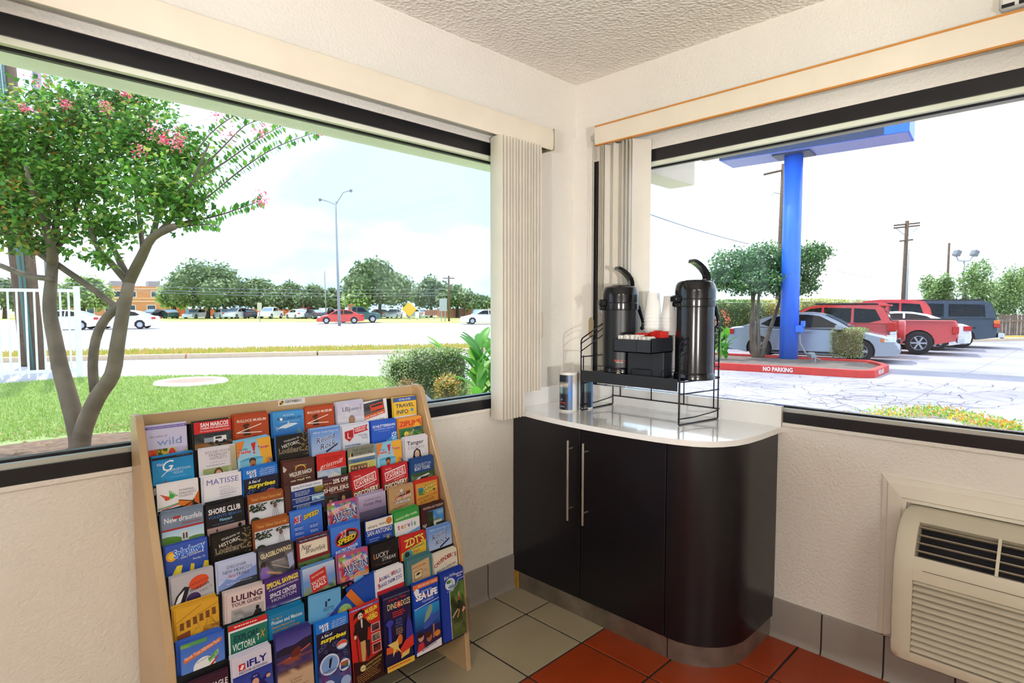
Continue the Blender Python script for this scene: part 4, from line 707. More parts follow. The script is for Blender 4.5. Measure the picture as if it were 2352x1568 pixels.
def d_din(a):
    for i in range(22): a.e(.03+.044*i,.05,.012,.012,'#c9cce8',6)
    a.t('Schertz, Texas',.5,.17,.075,'#d83a34',w=.66,sh=.3,b=.01); a.t('DINE',.3,.42,.18,'#f2e2a8',w=.34,b=.01); a.e(.55,.34,.09,.11,'#d83a34'); a.t('&',.55,.4,.14,'#f2e8c8'); a.t('DOOZE'.replace('OO','O'),.8,.42,.18,'#f2e2a8',w=.34,b=.01); a.mt(.3,.75,.52,3,.06,'#d83a34',h=.035); a.t('IN THE',.5,.82,.06,'#5a86d8',w=.2); a.t('MIDDLE',.5,.91,.06,'#5a86d8',w=.22); a.t('OF IT ALL',.5,1.0,.06,'#5a86d8',w=.26); a.mt(.38,.62,1.05,4,.05,'#c8a06a',h=.02)
    a.e(.16,.8,.13,.1,'#3a44b0'); a.r(.1,.85,.2,1.6,'#3a44b0'); a.poly([(.72,1.5),(.76,1.0),(.8,.88),(.84,.7),(.88,.88),(.95,1.0),(1,1.5)],'#3a3ca0'); a.poly([(.5,1.7),(.7,1.5),(1,1.42),(1,1.75),(.5,1.9)],'#d83a30'); a.poly([(0,1.5),(.45,1.55),(.4,1.75),(0,1.7)],'#d8602e'); a.poly([(.05,1.42),(.35,1.4),(.45,1.3),(.5,1.45),(.42,1.6),(.55,1.85),(.36,1.65),(.22,1.85),(.25,1.6)],'#e8c86a'); a.e(.5,1.4,.09,.16,'#d8702e'); a.poly([(.55,1.85),(.85,1.8),(.8,1.95),(.5,2.0)],'#e8c86a'); a.r(0,2.08,1,2.3,'#e8c04a'); a.mt(.05,.95,2.12,1,.03,'#d8602e',h=.05)
design('din','#23204a','navy star and tower',d_din)
def d_sea(a):
    a.r(0,0,1,.16,'#e6743a'); a.t('RESCUED SEA TURTLES',.58,.12,.07,'#fff0e4',w=.76,b=.01); a.poly([(.02,.2),(.14,.12),(.24,.2),(.22,.34),(.08,.36)],'#f0f4fc'); a.t('GRAPEVINE',.52,.31,.06,'#dfeaff',w=.42); a.t('SEA LiFE',.52,.52,.2,'#ffffff',w=.86,b=.05); a.e(.5,.44,.04,.05,'#e6743a',5); a.t('AQUARIUM',.55,.64,.07,'#e6f0ff',w=.46); a.l(0,.78,1,.68,.018,'#f4f8ff'); a.g(0,.78,1,1.5,'#2a9ae0','#123a86'); a.poly([(.35,1.3),(.45,1.0),(.62,.78),(.72,.82),(.7,1.0),(.55,1.2)],'#8fa890'); a.poly([(.3,1.4),(.6,1.15),(.98,1.1),(.95,1.25),(.6,1.45),(.35,1.55)],'#3a5ab8'); a.g(0,1.5,1,2.1,'#142a66','#3a2440'); a.e(.2,1.72,.11,.13,'#caa08a'); a.e(.18,1.64,.12,.08,'#2a1c1c'); a.e(.52,1.82,.11,.14,'#a8684a'); a.e(.48,1.72,.13,.1,'#4a2418'); a.l(.7,1.9,.72,1.45,.06,'#b8785a'); a.poly([(.0,2.2),(.1,1.9),(.28,1.86),(.35,2.2)],'#c8363a'); a.e(.85,1.8,.12,.1,'#e08a3a'); a.poly([(0,2.15),(1,2.0),(1,2.3),(0,2.3)],'#e8e6f0'); a.mt(.2,.9,2.13,1,.03,'#5a5a90',h=.03,rot=8)
design('sea','#1446b8','blue sea animals',d_sea)
def d_blu(a):
    a.ph(.34,.42,1,2.3,['#4a6a34','#6a8a44','#2c3c22','#3a4a2a','#5c6a3a','#4a5a30'],7,10); a.poly([(0,0),(1,0),(1,.32),(.75,.34),(.66,.5),(.5,.6),(.36,.66),(.36,2.3),(0,2.3)],'#1c3fa8'); a.l(1,.33,.76,.345,.016,'#f0f4fc'); a.l(.76,.345,.66,.51,.016,'#f0f4fc'); a.l(.66,.51,.5,.61,.016,'#f0f4fc'); a.l(.5,.61,.36,.66,.016,'#f0f4fc'); a.l(.36,.66,.36,2.3,.02,'#e8ecf8'); a.t('Blue Hole',.38,.18,.11,'#cfe0f8',w=.44,sh=.3,rot=8,b=.01); a.t('Regional',.78,.17,.07,'#f2f6fc',w=.36,b=.01); a.t('Park',.8,.26,.07,'#f2f6fc',w=.2,b=.01); a.e(.4,.4,.21,.2,'#dfe8f4'); a.e(.34,.32,.1,.06,'#4a8a4a'); a.l(.46,.26,.52,.5,.016,'#2a2a3a'); a.e(.44,.5,.14,.06,'#7a98c0'); a.mt(.25,.6,.62,1,.03,'#b8ccf0',h=.025)
    a.l(.72,.75,.74,1.0,.05,'#c89a7c'); a.e(.73,1.0,.06,.07,'#a84a34'); a.poly([(.66,1.05),(.8,1.05),(.78,1.3),(.64,1.35)],'#2a2a2c'); a.l(.66,1.32,.4,1.55,.05,'#d0b49c'); a.l(.72,1.35,.62,1.6,.05,'#c88a5c'); a.poly([(.82,1.45),(.9,1.3),(.98,1.4),(.86,1.5)],'#e0a08a'); a.mt(.48,.9,1.8,3,.06,'#a8b088',h=.012,rot=8)
design('blu','#1c3fa8','blue and green rope swing',d_blu)
GRID = [
 ['wild','sm','bul','aq','bul','lbj','dd','ti'],
 ['geo','rrp','fie','loc','rr','lab','sch','zip'],
 ['mck','mat','sur','wil','gri','hid','fie','tan'],
 ['nbd','sho','dan','spr','she','cav','cav','gla'],
 ['spl','loc','dan','k1','seg','vis','dic','can'],
 ['hou','nm','gb','nb','k1o','wh','ter','bri'],
 ['yel','lul','spa','vac','seg','luc','zdt','rr'],
 ['jel','vic','pic','wit','tur','ani','ala','cvd'],
 ['eag','ifl','lak','sur','wei','din','sea','blu']]
ROWN = ['top', 'second', 'third', 'fourth', 'fifth', 'sixth', 'seventh', 'eighth', 'front']
COLN = ['first', 'second', 'third', 'fourth', 'fifth', 'sixth', 'seventh', 'last']
TWEAK = {(0,6): (-.004, -.004, -7), (7,4): (.068, -.004, -36), (3,3): (.016, .006, -1), (0,0): (-.006, 0, 0), (1,2): (0, .004, -3), (2,3): (0, -.002, 1), (3,5): (0, 0, -1),
         (5,4): (-.004, .012, 0), (7,3): (-.01, -.004, 2), (7,2): (-.004, -.014, 0), (6,1): (.004, -.006, 2), (7,7): (.004, -.012, -1), (7,6): (0, .0, 0), (8,0): (0, -.02, 0), (8,2): (0, .006, 0), (4,3): (-.006, .004, 0), (7,0): (-.002, -.004, 0)}
STACK = {(0,0): 1, (0,3): 1, (2,0): 1, (2,1): 2, (0,7): 1, (7,4): 3, (3,3): 5, (6,1): 5, (7,2): 5, (6,5): 3, (7,6): 4}
PAPERS = {}
def paper(hexc):
    if hexc not in PAPERS: PAPERS[hexc] = mat('paper_' + hexc[1:], hexc, .4, var=.03)
    return PAPERS[hexc]
BODY = MB(); BODY.box(-BW/2, BW/2, 0, .0016, 0, BH)
BODYM = {}
def body_mesh(hexc):
    if hexc not in BODYM:
        o = BODY.build('brochure', paper(hexc)); BODYM[hexc] = o.data; COL.objects.unlink(o); bpy.data.objects.remove(o)
    return BODYM[hexc]
ORDN = ['first', 'second', 'third', 'fourth', 'fifth', 'sixth', 'seventh', 'eighth', 'ninth', 'tenth', 'eleventh', 'twelfth', 'thirteenth', 'fourteenth', 'fifteenth', 'sixteenth', 'seventeenth', 'eighteenth', 'nineteenth', 'twentieth']
ARTM = {}
rb = random.Random(21)
for r in range(NR):
    yt, zt = rowtop(r)
    for c in range(NC):
        key = GRID[r][c]; colr, phrase, fn = D[key]; dx, dz, tilt = TWEAK.get((r, c), (0, 0, 0))
        dx += rb.uniform(-.002, .002); dzz = dz + rb.uniform(-.004, .003); tilt += rb.uniform(-.8, .8)
        base = Vector((colx(c) + dx, yt - BH*math.sin(TH), zt + dzz - BH*math.cos(TH)))
        o = bpy.data.objects.new('brochure', body_mesh(colr)); COL.objects.link(o)
        o.matrix_basis = T(*base) @ Matrix.Rotation(-TH, 4, 'X') @ Ry(tilt)
        nth = COLN[c]
        tag(o, '%s brochure, %s of the eight in the %s row' % (phrase, nth, ROWN[r]), 'brochure', 'brochures in the rack')
        if key not in ARTM:
            a = Art(hash(key) % 97 if False else sum(map(ord, key))); fn(a); po = a.mesh(BW, BH, 'cover_print', o); ARTM[key] = po.data
        else:
            po = bpy.data.objects.new('cover_print', ARTM[key]); COL.objects.link(po); po.parent = o
        nb_ = STACK.get((r, c), rb.choice([1, 2, 2, 3, 3, 4]))
        for k in range(nb_):
            bcol = '#5a3630' if (r, c) == (3, 3) else ('#3a6fc0' if (r, c) == (1, 3) else colr)
            q = bpy.data.objects.new('brochure', body_mesh(bcol)); COL.objects.link(q)
            q.matrix_basis = T(base.x + (rb.uniform(-.005, .002) if (r, c) != (3, 3) else -.018 + rb.uniform(-.004, .004)), base.y + .0045*(k+1), base.z + rb.uniform(-.001, .0045) + .001*k) @ Matrix.Rotation(-TH, 4, 'X') @ Ry(tilt*(.4 if abs(tilt) > 5 else 1) + rb.uniform(-.6, .6))
            tag(q, '%s spare copy behind the %s brochure of the %s row' % (ORDN[k], nth, ROWN[r]), 'brochure', 'spare brochures, %s row, %s pocket' % (ROWN[r], nth))
# ================================================================ things on the worktop
M_wire = mat('black_wire', '#1a1824', .3, .4)
M_tray = mat('black_tray', '#24262a', .4, var=.15, vscale=12)
M_gblk = mat('gloss_black_plastic', '#101117', .16, var=.05, coat=.25)
M_sblk = mat('satin_black', '#15171b', .38, var=.08)
ws = thing('wire_stand', 'black wire stand with a tray holding the airpots and cups', 'stand', (-.16, -.52, .849))
WZ = .8495; wr = .0026
def rod(pts, r=wr, name='wire_rod'): return MB().tube(pts, r, 8).build(name, M_wire, ws, smooth=True)
def side(yf, yb):
    F, B = -.283, -.030
    rod([(F, yf, 1.165), (F, yf, .862), (F, yf, .855), (F+.005, yf, .852), (F+.012, yf, .852), (B-.012, yb, .852), (B-.005, yb, .852), (B, yb, .855), (B, yb, .862), (B, yb, 1.272)], .0031, 'side_frame')
    rod([(F, yf, 1.165), (F+.003, yf, 1.172), (F+.01, yf, 1.179), (B, yb, 1.277)], .0031, 'slant_rod')
    for z0, z1 in ((1.155, 1.254), (1.120, 1.224)): rod([(F-.004, yf, z0-.003), (F, yf, z0), (B+.004, yb, z1)], name='slant_rod')
    for z in (1.094, 1.021, .973): rod([(F-.002, yf, z), (B+.006, yb, z)])
    rod([(F-.006, yf, .875), (F+.1, yf*.6+yb*.4, .874), (B-.02, yb, .884), (B, yb, .888)])
    s = 1 if yf > -.5 else -1
    rod([(F+.012, yf-.004*s, .858), (F+.012, yf-.004*s, 1.10)])
side(-.758, -.797); side(-.267, -.262)
for z in (.892, 1.025, 1.069, 1.214, 1.236): rod([(-.03, -.256, z), (-.03, -.803, z)])
for yy, z1 in ((-.306, 1.03), (-.476, 1.03), (-.64, 1.03), (-.778, 1.236)): rod([(-.031, yy, .892), (-.031, yy, z1)])
for k in range(5): rod([(-.283, -.32-.1*k, 1.019), (-.03, -.32-.1*k, 1.019)])
m = MB()
tp = [(-.287, .985), (-.287, 1.034), (-.2845, 1.034), (-.2845, 1.0245), (-.05, 1.0245), (-.05, 1.030), (-.048, 1.030), (-.048, 1.022), (-.284, 1.022), (-.2845, .985)]
m.prism(tp, 'y', -.752, -.272); m.build('tray', M_tray, ws, autosmooth=30)
for y0, y1 in ((-.325, -.415), (-.52, -.62), (-.665, -.748)): rod([(-.262, y0, 1.025), (-.262, y0, 1.052), (-.262, y0-.006, 1.058), (-.262, y1+.006, 1.058), (-.262, y1, 1.052), (-.262, y1, 1.025)], .0016, 'wire_loop')
def airpot(loc, rz, label, gloss, tall):
    t = thing('airpot', label, 'airpot', loc, rz, 'airpots')     # local +x = spout side
    mb = M_gblk if gloss else M_sblk; h = tall
    def b(mm, name, mt, par=t, **k): return mm.build(name, mt, par, inv=False, **k)
    m = MB(); m.lathe([(.001, 0), (.078, 0), (.0815, .003), (.0815, .012), (.080, .022), (.0785, .026), (.077, .03)], 40); b(m, 'base', M_gblk, autosmooth=35)
    m = MB(); m.lathe([(.0765, .028), (.0765, h-.115), (.0765, h-.105)], 40); b(m, 'body', mb, smooth=True)
    m = MB(); m.lathe([(.0765, h-.105), (.0805, h-.103), (.0812, h-.095), (.0812, h-.075), (.0800, h-.073), (.0812, h-.071), (.081, h-.04), (.078, h-.02), (.071, h-.006), (.062, h), (.001, h+.001)], 40); hd = b(m, 'head', M_gblk, autosmooth=28)
    m = MB(); m.cbox(.070, .104, -.021, .021, h-.088, h-.058, .006); m.cbox(.074, .098, -.014, .014, h-.105, h-.086, .004); b(m, 'spout', M_gblk, hd, autosmooth=40)
    m = MB(); m.tube([(.09, 0, h-.1), (.09, 0, h-.118)], .0055, 10); b(m, 'nozzle', mat('grey_plastic', '#7a7c80', .4), hd)
    # pump lever: curved tapering bar rising from the back and leaning over the front
    m = MB(); P = [(-.050, h-.004), (-.050, h+.018), (-.044, h+.034), (-.030, h+.052), (-.012, h+.067), (.008, h+.078), (.020, h+.081)]
    vs = []; n = len(P)
    for i, (x, z) in enumerate(P):
        d = Vector((P[min(i+1, n-1)][0]-P[max(i-1, 0)][0], P[min(i+1, n-1)][1]-P[max(i-1, 0)][1])).normalized(); nx, nz_ = -d.y, d.x; wd = .014 + .010*i/n; th = .0095 - .003*i/n
        for sy, st in ((-1, -1), (1, -1), (1, 1), (-1, 1)): vs.append((x+nx*th*st, wd*sy, z+nz_*th*st))
    fs = [(3, 2, 1, 0), tuple(4*(n-1)+k for k in range(4))]
    for i in range(n-1): fs += [(4*i+k, 4*i+(k+1) % 4, 4*i+4+(k+1) % 4, 4*i+4+k) for k in range(4)]
    m.add(vs, fs); lv = b(m, 'pump_lever', M_gblk, autosmooth=40)
    m = MB(); m.cbox(-.062, -.036, -.014, .014, h-.004, h+.010, .003); b(m, 'lever_hinge', mat('grey_plastic', '#7a7c80'), lv)
    m = MB(); m.lathe([(.001, h+.004), (.040, h+.004), (.046, h+.0005), (.048, h-.004)], 28); b(m, 'pump_button', M_gblk, hd, autosmooth=40)
    # hanging carry handle on the side away from the spout
    m = MB(); m.tube([(-.079, .0, h-.088), (-.090, 0, h-.095), (-.098, 0, h-.12), (-.108, 0, h-.15), (-.112, 0, h-.17), (-.108, 0, h-.185), (-.100, 0, h-.19)], [.012, .011, .009, .008, .008, .009, .008], 10); b(m, 'carry_handle', M_gblk, smooth=True)
    m = MB()
    for s in (-1, 1): m.lathe([(.0005, 0), (.008, 0), (.008, .005), (.0005, .006)], 12, T(-.01, s*.080, h-.09) @ Rx(-90*s))
    return t
A1 = airpot((-.18, -.405, 1.0250), math.radians(148), 'matt black airpot on the left of the wire stand', False, .385)
A2 = airpot((-.155, -.752, 1.0250), math.radians(150), 'glossy black airpot on the right of the wire stand', True, .398)
def wrap_art(a, r, w, h, name, parent, ang0, z0, mtl):
    """lay a flat drawing round a cylinder of radius r (drawing width w metres)"""
    m = MB()
    for k, (pts, fs, col) in enumerate(a.p):
        rr = r + .0002 + .00012*k; vs = []
        for u, v in pts:
            an = ang0 + (u-.5)*w/r; vs.append((rr*math.cos(an), rr*math.sin(an), z0 + h - v*w))
        kk = len(m.v); m.v += vs
        for fi, f in enumerate(fs):
            m.f.append(tuple(i+kk for i in f)); m.m.append(0); m.c.append(col[1] if isinstance(col, tuple) and col[0] == 'v' else (col[1][fi] if isinstance(col, tuple) else lin(col)))
    return m.build(name, mtl, parent, inv=False)
a = Art(5); a.poly([(0, .3), (.08, .2), (.9, .2), (1, .3), (.94, .36), (.88, .27), (.12, .27), (.06, .36)], '#b8402c'); a.mt(.12, .9, .23, 2, .09, '#c8503a', h=.06); a.r(.16, .43, .8, .47, '#c8c4bc')
wrap_art(a, .0766, .05, .03, 'printed_logo', A1, math.radians(214-148), .045, attr_mat('glossy_print'))
# creamer canisters
def canister(x, y, rz, label):
    t = thing('creamer_canister', label, 'canister', (x, y, .8495), rz, 'creamer canisters')
    r, h = .041, .176
    m = MB(); m.lathe([(.001, 0), (r-.001, 0), (r, .002), (r, .006), (r-.001, .007), (r-.001, h-.010), (r, h-.009), (r, h-.002), (r-.002, h), (r-.006, h-.001), (r-.008, h-.004), (.001, h-.004)], 32); m.build('can_body', mat('can_white', '#e9e6e0', .35), t, autosmooth=30, inv=False)
    m = MB(); n = 48; zs = [.007, .02, .05, .075, .085, .095, .105, .12, .135, .15, h-.012]
    def colr(an, z):
        k = (an % (2*PI)) / (2*PI)
        if k < .22: 
            if z < .08: return lin('#1c2430')
            if z < .112: return lin('#8fb2b8') if k < .12 else lin('#4a5a60')
            if z < .128: return lin('#c2b8ac')
            return lin('#1f2c38')
        if k < .30: q = max(0, min(1, (z-.03)/.1)); return tuple(p*(1-abs(q-.5)*1.2)+.3*abs(q-.5) for p in lin('#3f86d8')[:3]) + (1,)
        if k < .44: return lin('#e8e6e6') if z < .13 else lin('#cfc4b6')
        if k < .66: return lin('#1c2430') if z < .085 or z > .128 else lin('#46626a')
        if k < .74: return lin('#4a90e0')
        return lin('#e2dcd4')
    for j in range(len(zs)-1):
        for i in range(n):
            a0, a1 = 2*PI*i/n, 2*PI*(i+1)/n; rr = r - .0004
            c = [colr(a0+1e-4, zs[j]), colr(a1-1e-4, zs[j]), colr(a1-1e-4, zs[j+1]), colr(a0+1e-4, zs[j+1])]
            m.add([(rr*math.cos(q), rr*math.sin(q), z) for q, z in ((a0, zs[j]), (a1, zs[j]), (a1, zs[j+1]), (a0, zs[j+1]))], [(0, 1, 2, 3)], c)
    m.build('wrap_label', attr_mat('glossy_print'), t, smooth=True, inv=False)
    a = Art(3); a.t('LT', .4, .56, .13, '#5aa0f0', b=.03, ol='#f2f6fc'); a.mt(.1, .9, .72, 1, .05, '#c03a2c', h=.12); a.e(.82, .88, .09, .08, '#c03a2c'); a.e(.82, .88, .05, .045, '#1c2430'); a.mt(.25, .9, 1.12, 2, .06, '#d8dce4', h=.025); a.e(.4, -.9, .16, .09, '#dfe4dc')
    wrap_art(a, r, .045, .065, 'label_print', t, .11*2*PI, .01, attr_mat('glossy_print'))
    a = Art(4); a.t('6', .3, .1, .12, '#7a2a2a', b=.02); a.mt(.1, .95, .2, 14, .1, '#8a8a9a', h=.025)
    wrap_art(a, r, .026, .13, 'side_print', t, .37*2*PI, .005, attr_mat('glossy_print'))
    m = MB(); m.tube([(r*.6*math.cos(q), r*.6*math.sin(q), h-.003) for q in [2*PI*i/16 for i in range(16)]], .0012, 5, closed=True); m.build('lid_ring', mat('can_white', '#e9e6e0'), t, inv=False)
canister(-.318, -.222, math.radians(140), 'black and blue creamer canister in front beside the wire stand')
canister(-.215, -.232, math.radians(35), 'second creamer canister half hidden behind the wire stand leg')
# black organiser for sugar and stirrers
M_cad = mat('matt_black_plastic', '#23262c', .5, var=.06)
cz = 1.0248
cd_ = thing('condiment_caddy', 'black plastic caddy of sugar packets between the airpots', 'caddy', (-.25, -.565, cz))
m = MB(); m.cbox(-.245, -.183, -0.6650, -0.4900, cz, 1.14, .002); m.build('base_box', M_cad, cd_)
m = MB()
for b_ in ((-.343, -.183, -0.6670, -0.4870, 1.132, 1.136), (-.343, -.3405, -0.6670, -0.4870, 1.132, 1.186), (-.1855, -.183, -0.6670, -0.4870, 1.132, 1.2), (-.343, -.183, -0.6670, -0.6645, 1.132, 1.192), (-.343, -.183, -0.4895, -0.4870, 1.132, 1.19), (-.343, -.183, -0.6000, -0.5980, 1.136, 1.18), (-.27, -.268, -0.6670, -0.4870, 1.136, 1.178)): m.box(*b_)
bm_ = bmesh.new(); me_ = bpy.data.meshes.new('x'); me_.from_pydata(m.v, [], m.f); bm_.from_mesh(me_); bmesh.ops.remove_doubles(bm_, verts=bm_.verts[:], dist=.0001); m2 = MB(); m2.bm(bm_); m2.build('top_tray', M_cad, cd_)
rp = random.Random(4)
M_pkw = mat('white_packet', '#f2f0ea', .5, var=.05, vscale=60); M_pkr = mat('red_packet', '#e23a34', .4, var=.12, vscale=50)
def packet(mtl, M, w, h, name, label, cat, grp):
    m = MB(); n = 4; vs = []; fs = []
    for s in (1, -1):
        for j in range(n+1):
            for i in range(n+1):
                u, v = i/n*2-1, j/n*2-1; vs.append(M @ Vector((u*w/2, s*.0028*(1-u**4)*(1-v**4) + s*.0002, v*h/2)))
    for s in (0, 1):
        o_ = s*(n+1)**2
        for j in range(n):
            for i in range(n): q = (o_+j*(n+1)+i, o_+j*(n+1)+i+1, o_+(j+1)*(n+1)+i+1, o_+(j+1)*(n+1)+i); fs.append(q if s else q[::-1])
    m.add(vs, fs); return tag(m.build(name, mtl, smooth=True), label, cat, grp)
for k in range(9): packet(M_pkw, T(-.306 + .002*(k % 2), -.502 - .0105*k, 1.170 + rp.uniform(-.002, .005)) @ Rz(rp.uniform(-8, 8)) @ Rx(rp.uniform(-4, 24)), .052, .062, 'sugar_packet', '%s white sugar packet from the left in the caddy front' % ORDN[k], 'packet', 'white packets, left compartment')
for k in range(6): packet(M_pkw, T(-.306, -.607 - .009*k, 1.166 + rp.uniform(-.002, .004)) @ Rz(rp.uniform(-12, 12)) @ Rx(rp.uniform(-20, 20)), .052, .06, 'sugar_packet', '%s white packet from the left in the right front compartment' % ORDN[k], 'packet', 'white packets, right compartment')
for k in range(9): packet(M_pkr, T(-.226, -.607 - .0062*k, 1.183 + rp.uniform(-.003, .004)) @ Rz(rp.uniform(-6, 6)) @ Rx(rp.uniform(-9, 9)), .06, .068, 'sweetener_packet', '%s red packet from the left in the upright red row' % ORDN[k], 'packet', 'red packets')
for k in range(3): packet(M_pkr, T(-.245, -.555 - .013*k, 1.181) @ Rz(-20 + 9*k) @ Rx(8*k-8), .05, .058, 'sweetener_packet', '%s slumped red packet left of the upright red row' % ORDN[k], 'packet', 'slumped red packets')
# foam cups, upside down in two stacks
M_foam = mat('white_foam', '#f4f2ee', .6, var=.02, bump=.1, bscale=300)
cm = MB(); cm.lathe([(.0245, .092), (.026, .094), (.027, .092), (.0365, .008), (.0372, .006), (.0382, .004), (.0382, .001), (.0365, 0), (.0352, .001), (.0255, .088), (.0005, .089)], 28); cm.lathe([(.0005, .0925), (.0245, .092)], 28)
co = cm.build('foam_cup', M_foam, autosmooth=30); cupme = co.data; COL.objects.unlink(co); bpy.data.objects.remove(co)
for sx, sy, n, lab in ((-.128, -.538, 19, 'left'), (-.128, -.622, 18, 'right')):
    for k in range(n):
        o = bpy.data.objects.new('foam_cup', cupme); COL.objects.link(o); o.location = (sx + rp.uniform(-.0008, .0008), sy + rp.uniform(-.0008, .0008), cz + .0145*k); o.rotation_euler = (0, 0, k)
        top = k == n-1
        tag(o, ('topmost upside-down foam cup of the %s stack' % lab) if top else '%s white foam cup from the top of the %s stack' % (ORDN[n-1-k], lab), 'cup', 'foam cups, %s stack' % lab)
m = MB(); m.cbox(-.275, -.262, -.468, -.452, 1.0255, 1.036, .003); tag(m.build('creamer_scrap', mat('cream_scrap', '#e8d9b0', .6)), 'small cream-coloured scrap lying on the black tray', 'scrap')

# ================================================================ wall air conditioner
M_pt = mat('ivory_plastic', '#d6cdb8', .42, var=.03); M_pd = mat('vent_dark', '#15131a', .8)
pt = thing('air_conditioner', 'ivory through-wall air conditioner under the right window', 'air conditioner', (-.1, -2.0, .185))
prof = [(-.001, .185), (-.185, .185), (-.203, .196), (-.210, .22), (-.210, .47), (-.205, .515), (-.195, .545), (-.172, .592), (-.150, .615), (-.125, .632), (-.09, .643), (-.001, .647)]
def shr(p, s): cx, cy = -.09, .415; return (p[0] + (cx-p[0])*s*(1 if p[0] < -.01 else 0), p[1] + (cy-p[1])*s*.5)
m = MB(); n = len(prof); rings = [(-1.478, .12), (-1.482, .05), (-1.492, .015), (-1.51, 0), (-1.535, 0)]; vs = []
for yy, s in rings: vs += [(shr(p, s)[0], yy, shr(p, s)[1]) for p in prof]
fs = [tuple(range(n))]
for k in range(len(rings)-1): fs += [(k*n+i, (k+1)*n+i, (k+1)*n+(i+1) % n, k*n+(i+1) % n) for i in range(n)]
fs += [tuple((len(rings)-1)*n+i for i in range(n))[::-1]]
m.add(vs, fs); m.build('end_cover', M_pt, pt, autosmooth=40)
mid = [(-.001, .185), (-.185, .185), (-.203, .196), (-.209, .215), (-.209, .228), (-.185, .228), (-.185, .462), (-.209, .462), (-.209, .475), (-.205, .515), (-.197, .535), (-.15, .52), (-.105, .60), (-.135, .628), (-.09, .643), (-.001, .647)]
MB().prism([(a_, b_) for a_, b_ in mid], 'y', -2.62, -1.535).build('front_cover', M_pt, pt, autosmooth=40)
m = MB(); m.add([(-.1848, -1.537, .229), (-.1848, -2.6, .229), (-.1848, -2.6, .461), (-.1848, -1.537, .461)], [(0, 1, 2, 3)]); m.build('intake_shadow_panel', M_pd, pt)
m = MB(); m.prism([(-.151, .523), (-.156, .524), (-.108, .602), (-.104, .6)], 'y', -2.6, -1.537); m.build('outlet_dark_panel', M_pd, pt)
for k in range(12):
    z = .234 + .0197*k; m = MB(); m.prism([(-.210, z), (-.212, z+.004), (-.190, z+.013), (-.187, z+.009)], 'y', -2.61, -1.536); m.build('louvre', M_pt, pt)
for k in range(4):
    t = (k+.75)/4.3; m = MB(); x, z = -.197 + .064*t, .537 + .090*t; m.prism([(x-.001, z-.001), (x-.003, z+.002), (x+.022, z-.009), (x+.022, z-.013)], 'y', -2.61, -1.536); m.build('outlet_slat', M_pt, pt)
for yy in (-1.735, -1.95, -2.17): m = MB(); m.prism([(-.199, .535), (-.201, .537), (-.137, .630), (-.130, .626)], 'y', yy-.004, yy+.004); m.build('outlet_rib', M_pt, pt)
m = MB(); m.box(-.2105, -.2095, -2.6, -1.56, .4985, .4995); m.build('filter_door_seam', M_pd, pt)
# moulding round the sleeve
M_mould = mat('moulding_paint', '#ebe4d6', .5, var=.02)
def mould(pts3, name):
    m = MB(); m.add(pts3, [(0, 1, 2, 3), (4, 7, 6, 5), (0, 4, 5, 1), (1, 5, 6, 2), (2, 6, 7, 3), (3, 7, 4, 0)]); return m
def mpiece(n, a, b, c, d):
    """outer edge a-b, inner edge c-d as (y, z); three-step profile"""
    m = MB(); vs = []; steps = [(0, 0), (0, -.010), (.22, -.014), (.26, -.020), (.80, -.026), (.86, -.020), (1, -.020), (1, 0)]
    for t, x in steps: 
        vs.append((x, a[0]+(c[0]-a[0])*t, a[1]+(c[1]-a[1])*t)); vs.append((x, b[0]+(d[0]-b[0])*t, b[1]+(d[1]-b[1])*t))
    k = len(steps); fs = [(2*i, 2*i+1, 2*((i+1) % k)+1, 2*((i+1) % k)) for i in range(k)]; fs += [tuple(2*i for i in range(k))[::-1], tuple(2*i+1 for i in range(k))]
    m.add(vs, fs); return struct(m.build('trim_%d' % n, M_mould))
mpiece(1, (-1.400, .728), (-2.70, .728), (-1.474, .652), (-2.626, .652))
mpiece(2, (-1.400, .158), (-1.400, .728), (-1.474, .186), (-1.474, .652))
mpiece(3, (-1.400, .158), (-2.70, .158), (-1.474, .183), (-2.626, .183))
# ================================================================ outdoors
GZ = -.28
_f = Vector((math.cos(YAW)*math.cos(PITCH), math.sin(YAW)*math.cos(PITCH), math.sin(PITCH))); _r = Vector((math.sin(YAW), -math.cos(YAW), 0)); _u = _r.cross(_f)
def at(px, py, d): return CAM + (_f + _r*((px-1176)/FPX) - _u*((py-784)/FPX)) * d      # world point seen at (px, py) at depth d
def gp(px, py, z=GZ):
    q = _f + _r*((px-1176)/FPX) - _u*((py-784)/FPX); t = (z-CAM.z)/q.z; return CAM + q*t
def dep(p): return (Vector(p)-CAM).dot(_f)
def onground(px, d, z=GZ):
    """ground point in the direction of column px at depth d"""
    p = at(px, 708, d); return Vector((p.x, p.y, z))
M_asph = mat('sunlit_asphalt', '#8b8998', .85, var=.06, vscale=.4, bump=.3, bscale=25, col2='#aeaab4')
M_road = mat('concrete_road', '#a09ea8', .8, var=.05, vscale=.2, col2='#b8b5ba')
M_grass = mat('lawn_soil', '#84985a', .9, var=.2, vscale=4, col2='#9aac70')
M_soil = mat('mulch', '#8a705c', .95, var=.3, vscale=9, bump=.6, bscale=30, col2='#5c4838')
M_conc = mat('kerb_concrete', '#d9bfa2', .85, var=.08)
M_white = mat('white_paint', '#f2f2ee', .45); M_leaf = attr_mat('leaf', .45, .45); M_leafd = attr_mat('leaf_far', .7, .25)
M_bark = mat('smooth_bark', '#7d6b5a', .75, var=.25, vscale=5, bump=.3, bscale=14, col2='#584a3c')
M_dbark = mat('dark_bark', '#5a4a3e', .9, var=.25, vscale=6)
M_wood = mat('weathered_pole', '#6a5748', .9, var=.25, vscale=8)
M_metal = mat('galvanised', '#9aa0a4', .45, .5)
m = MB(); m.box(-60, 130, .4, 260, GZ-.3, GZ-.012); struct(m.build('ground_road', M_road))
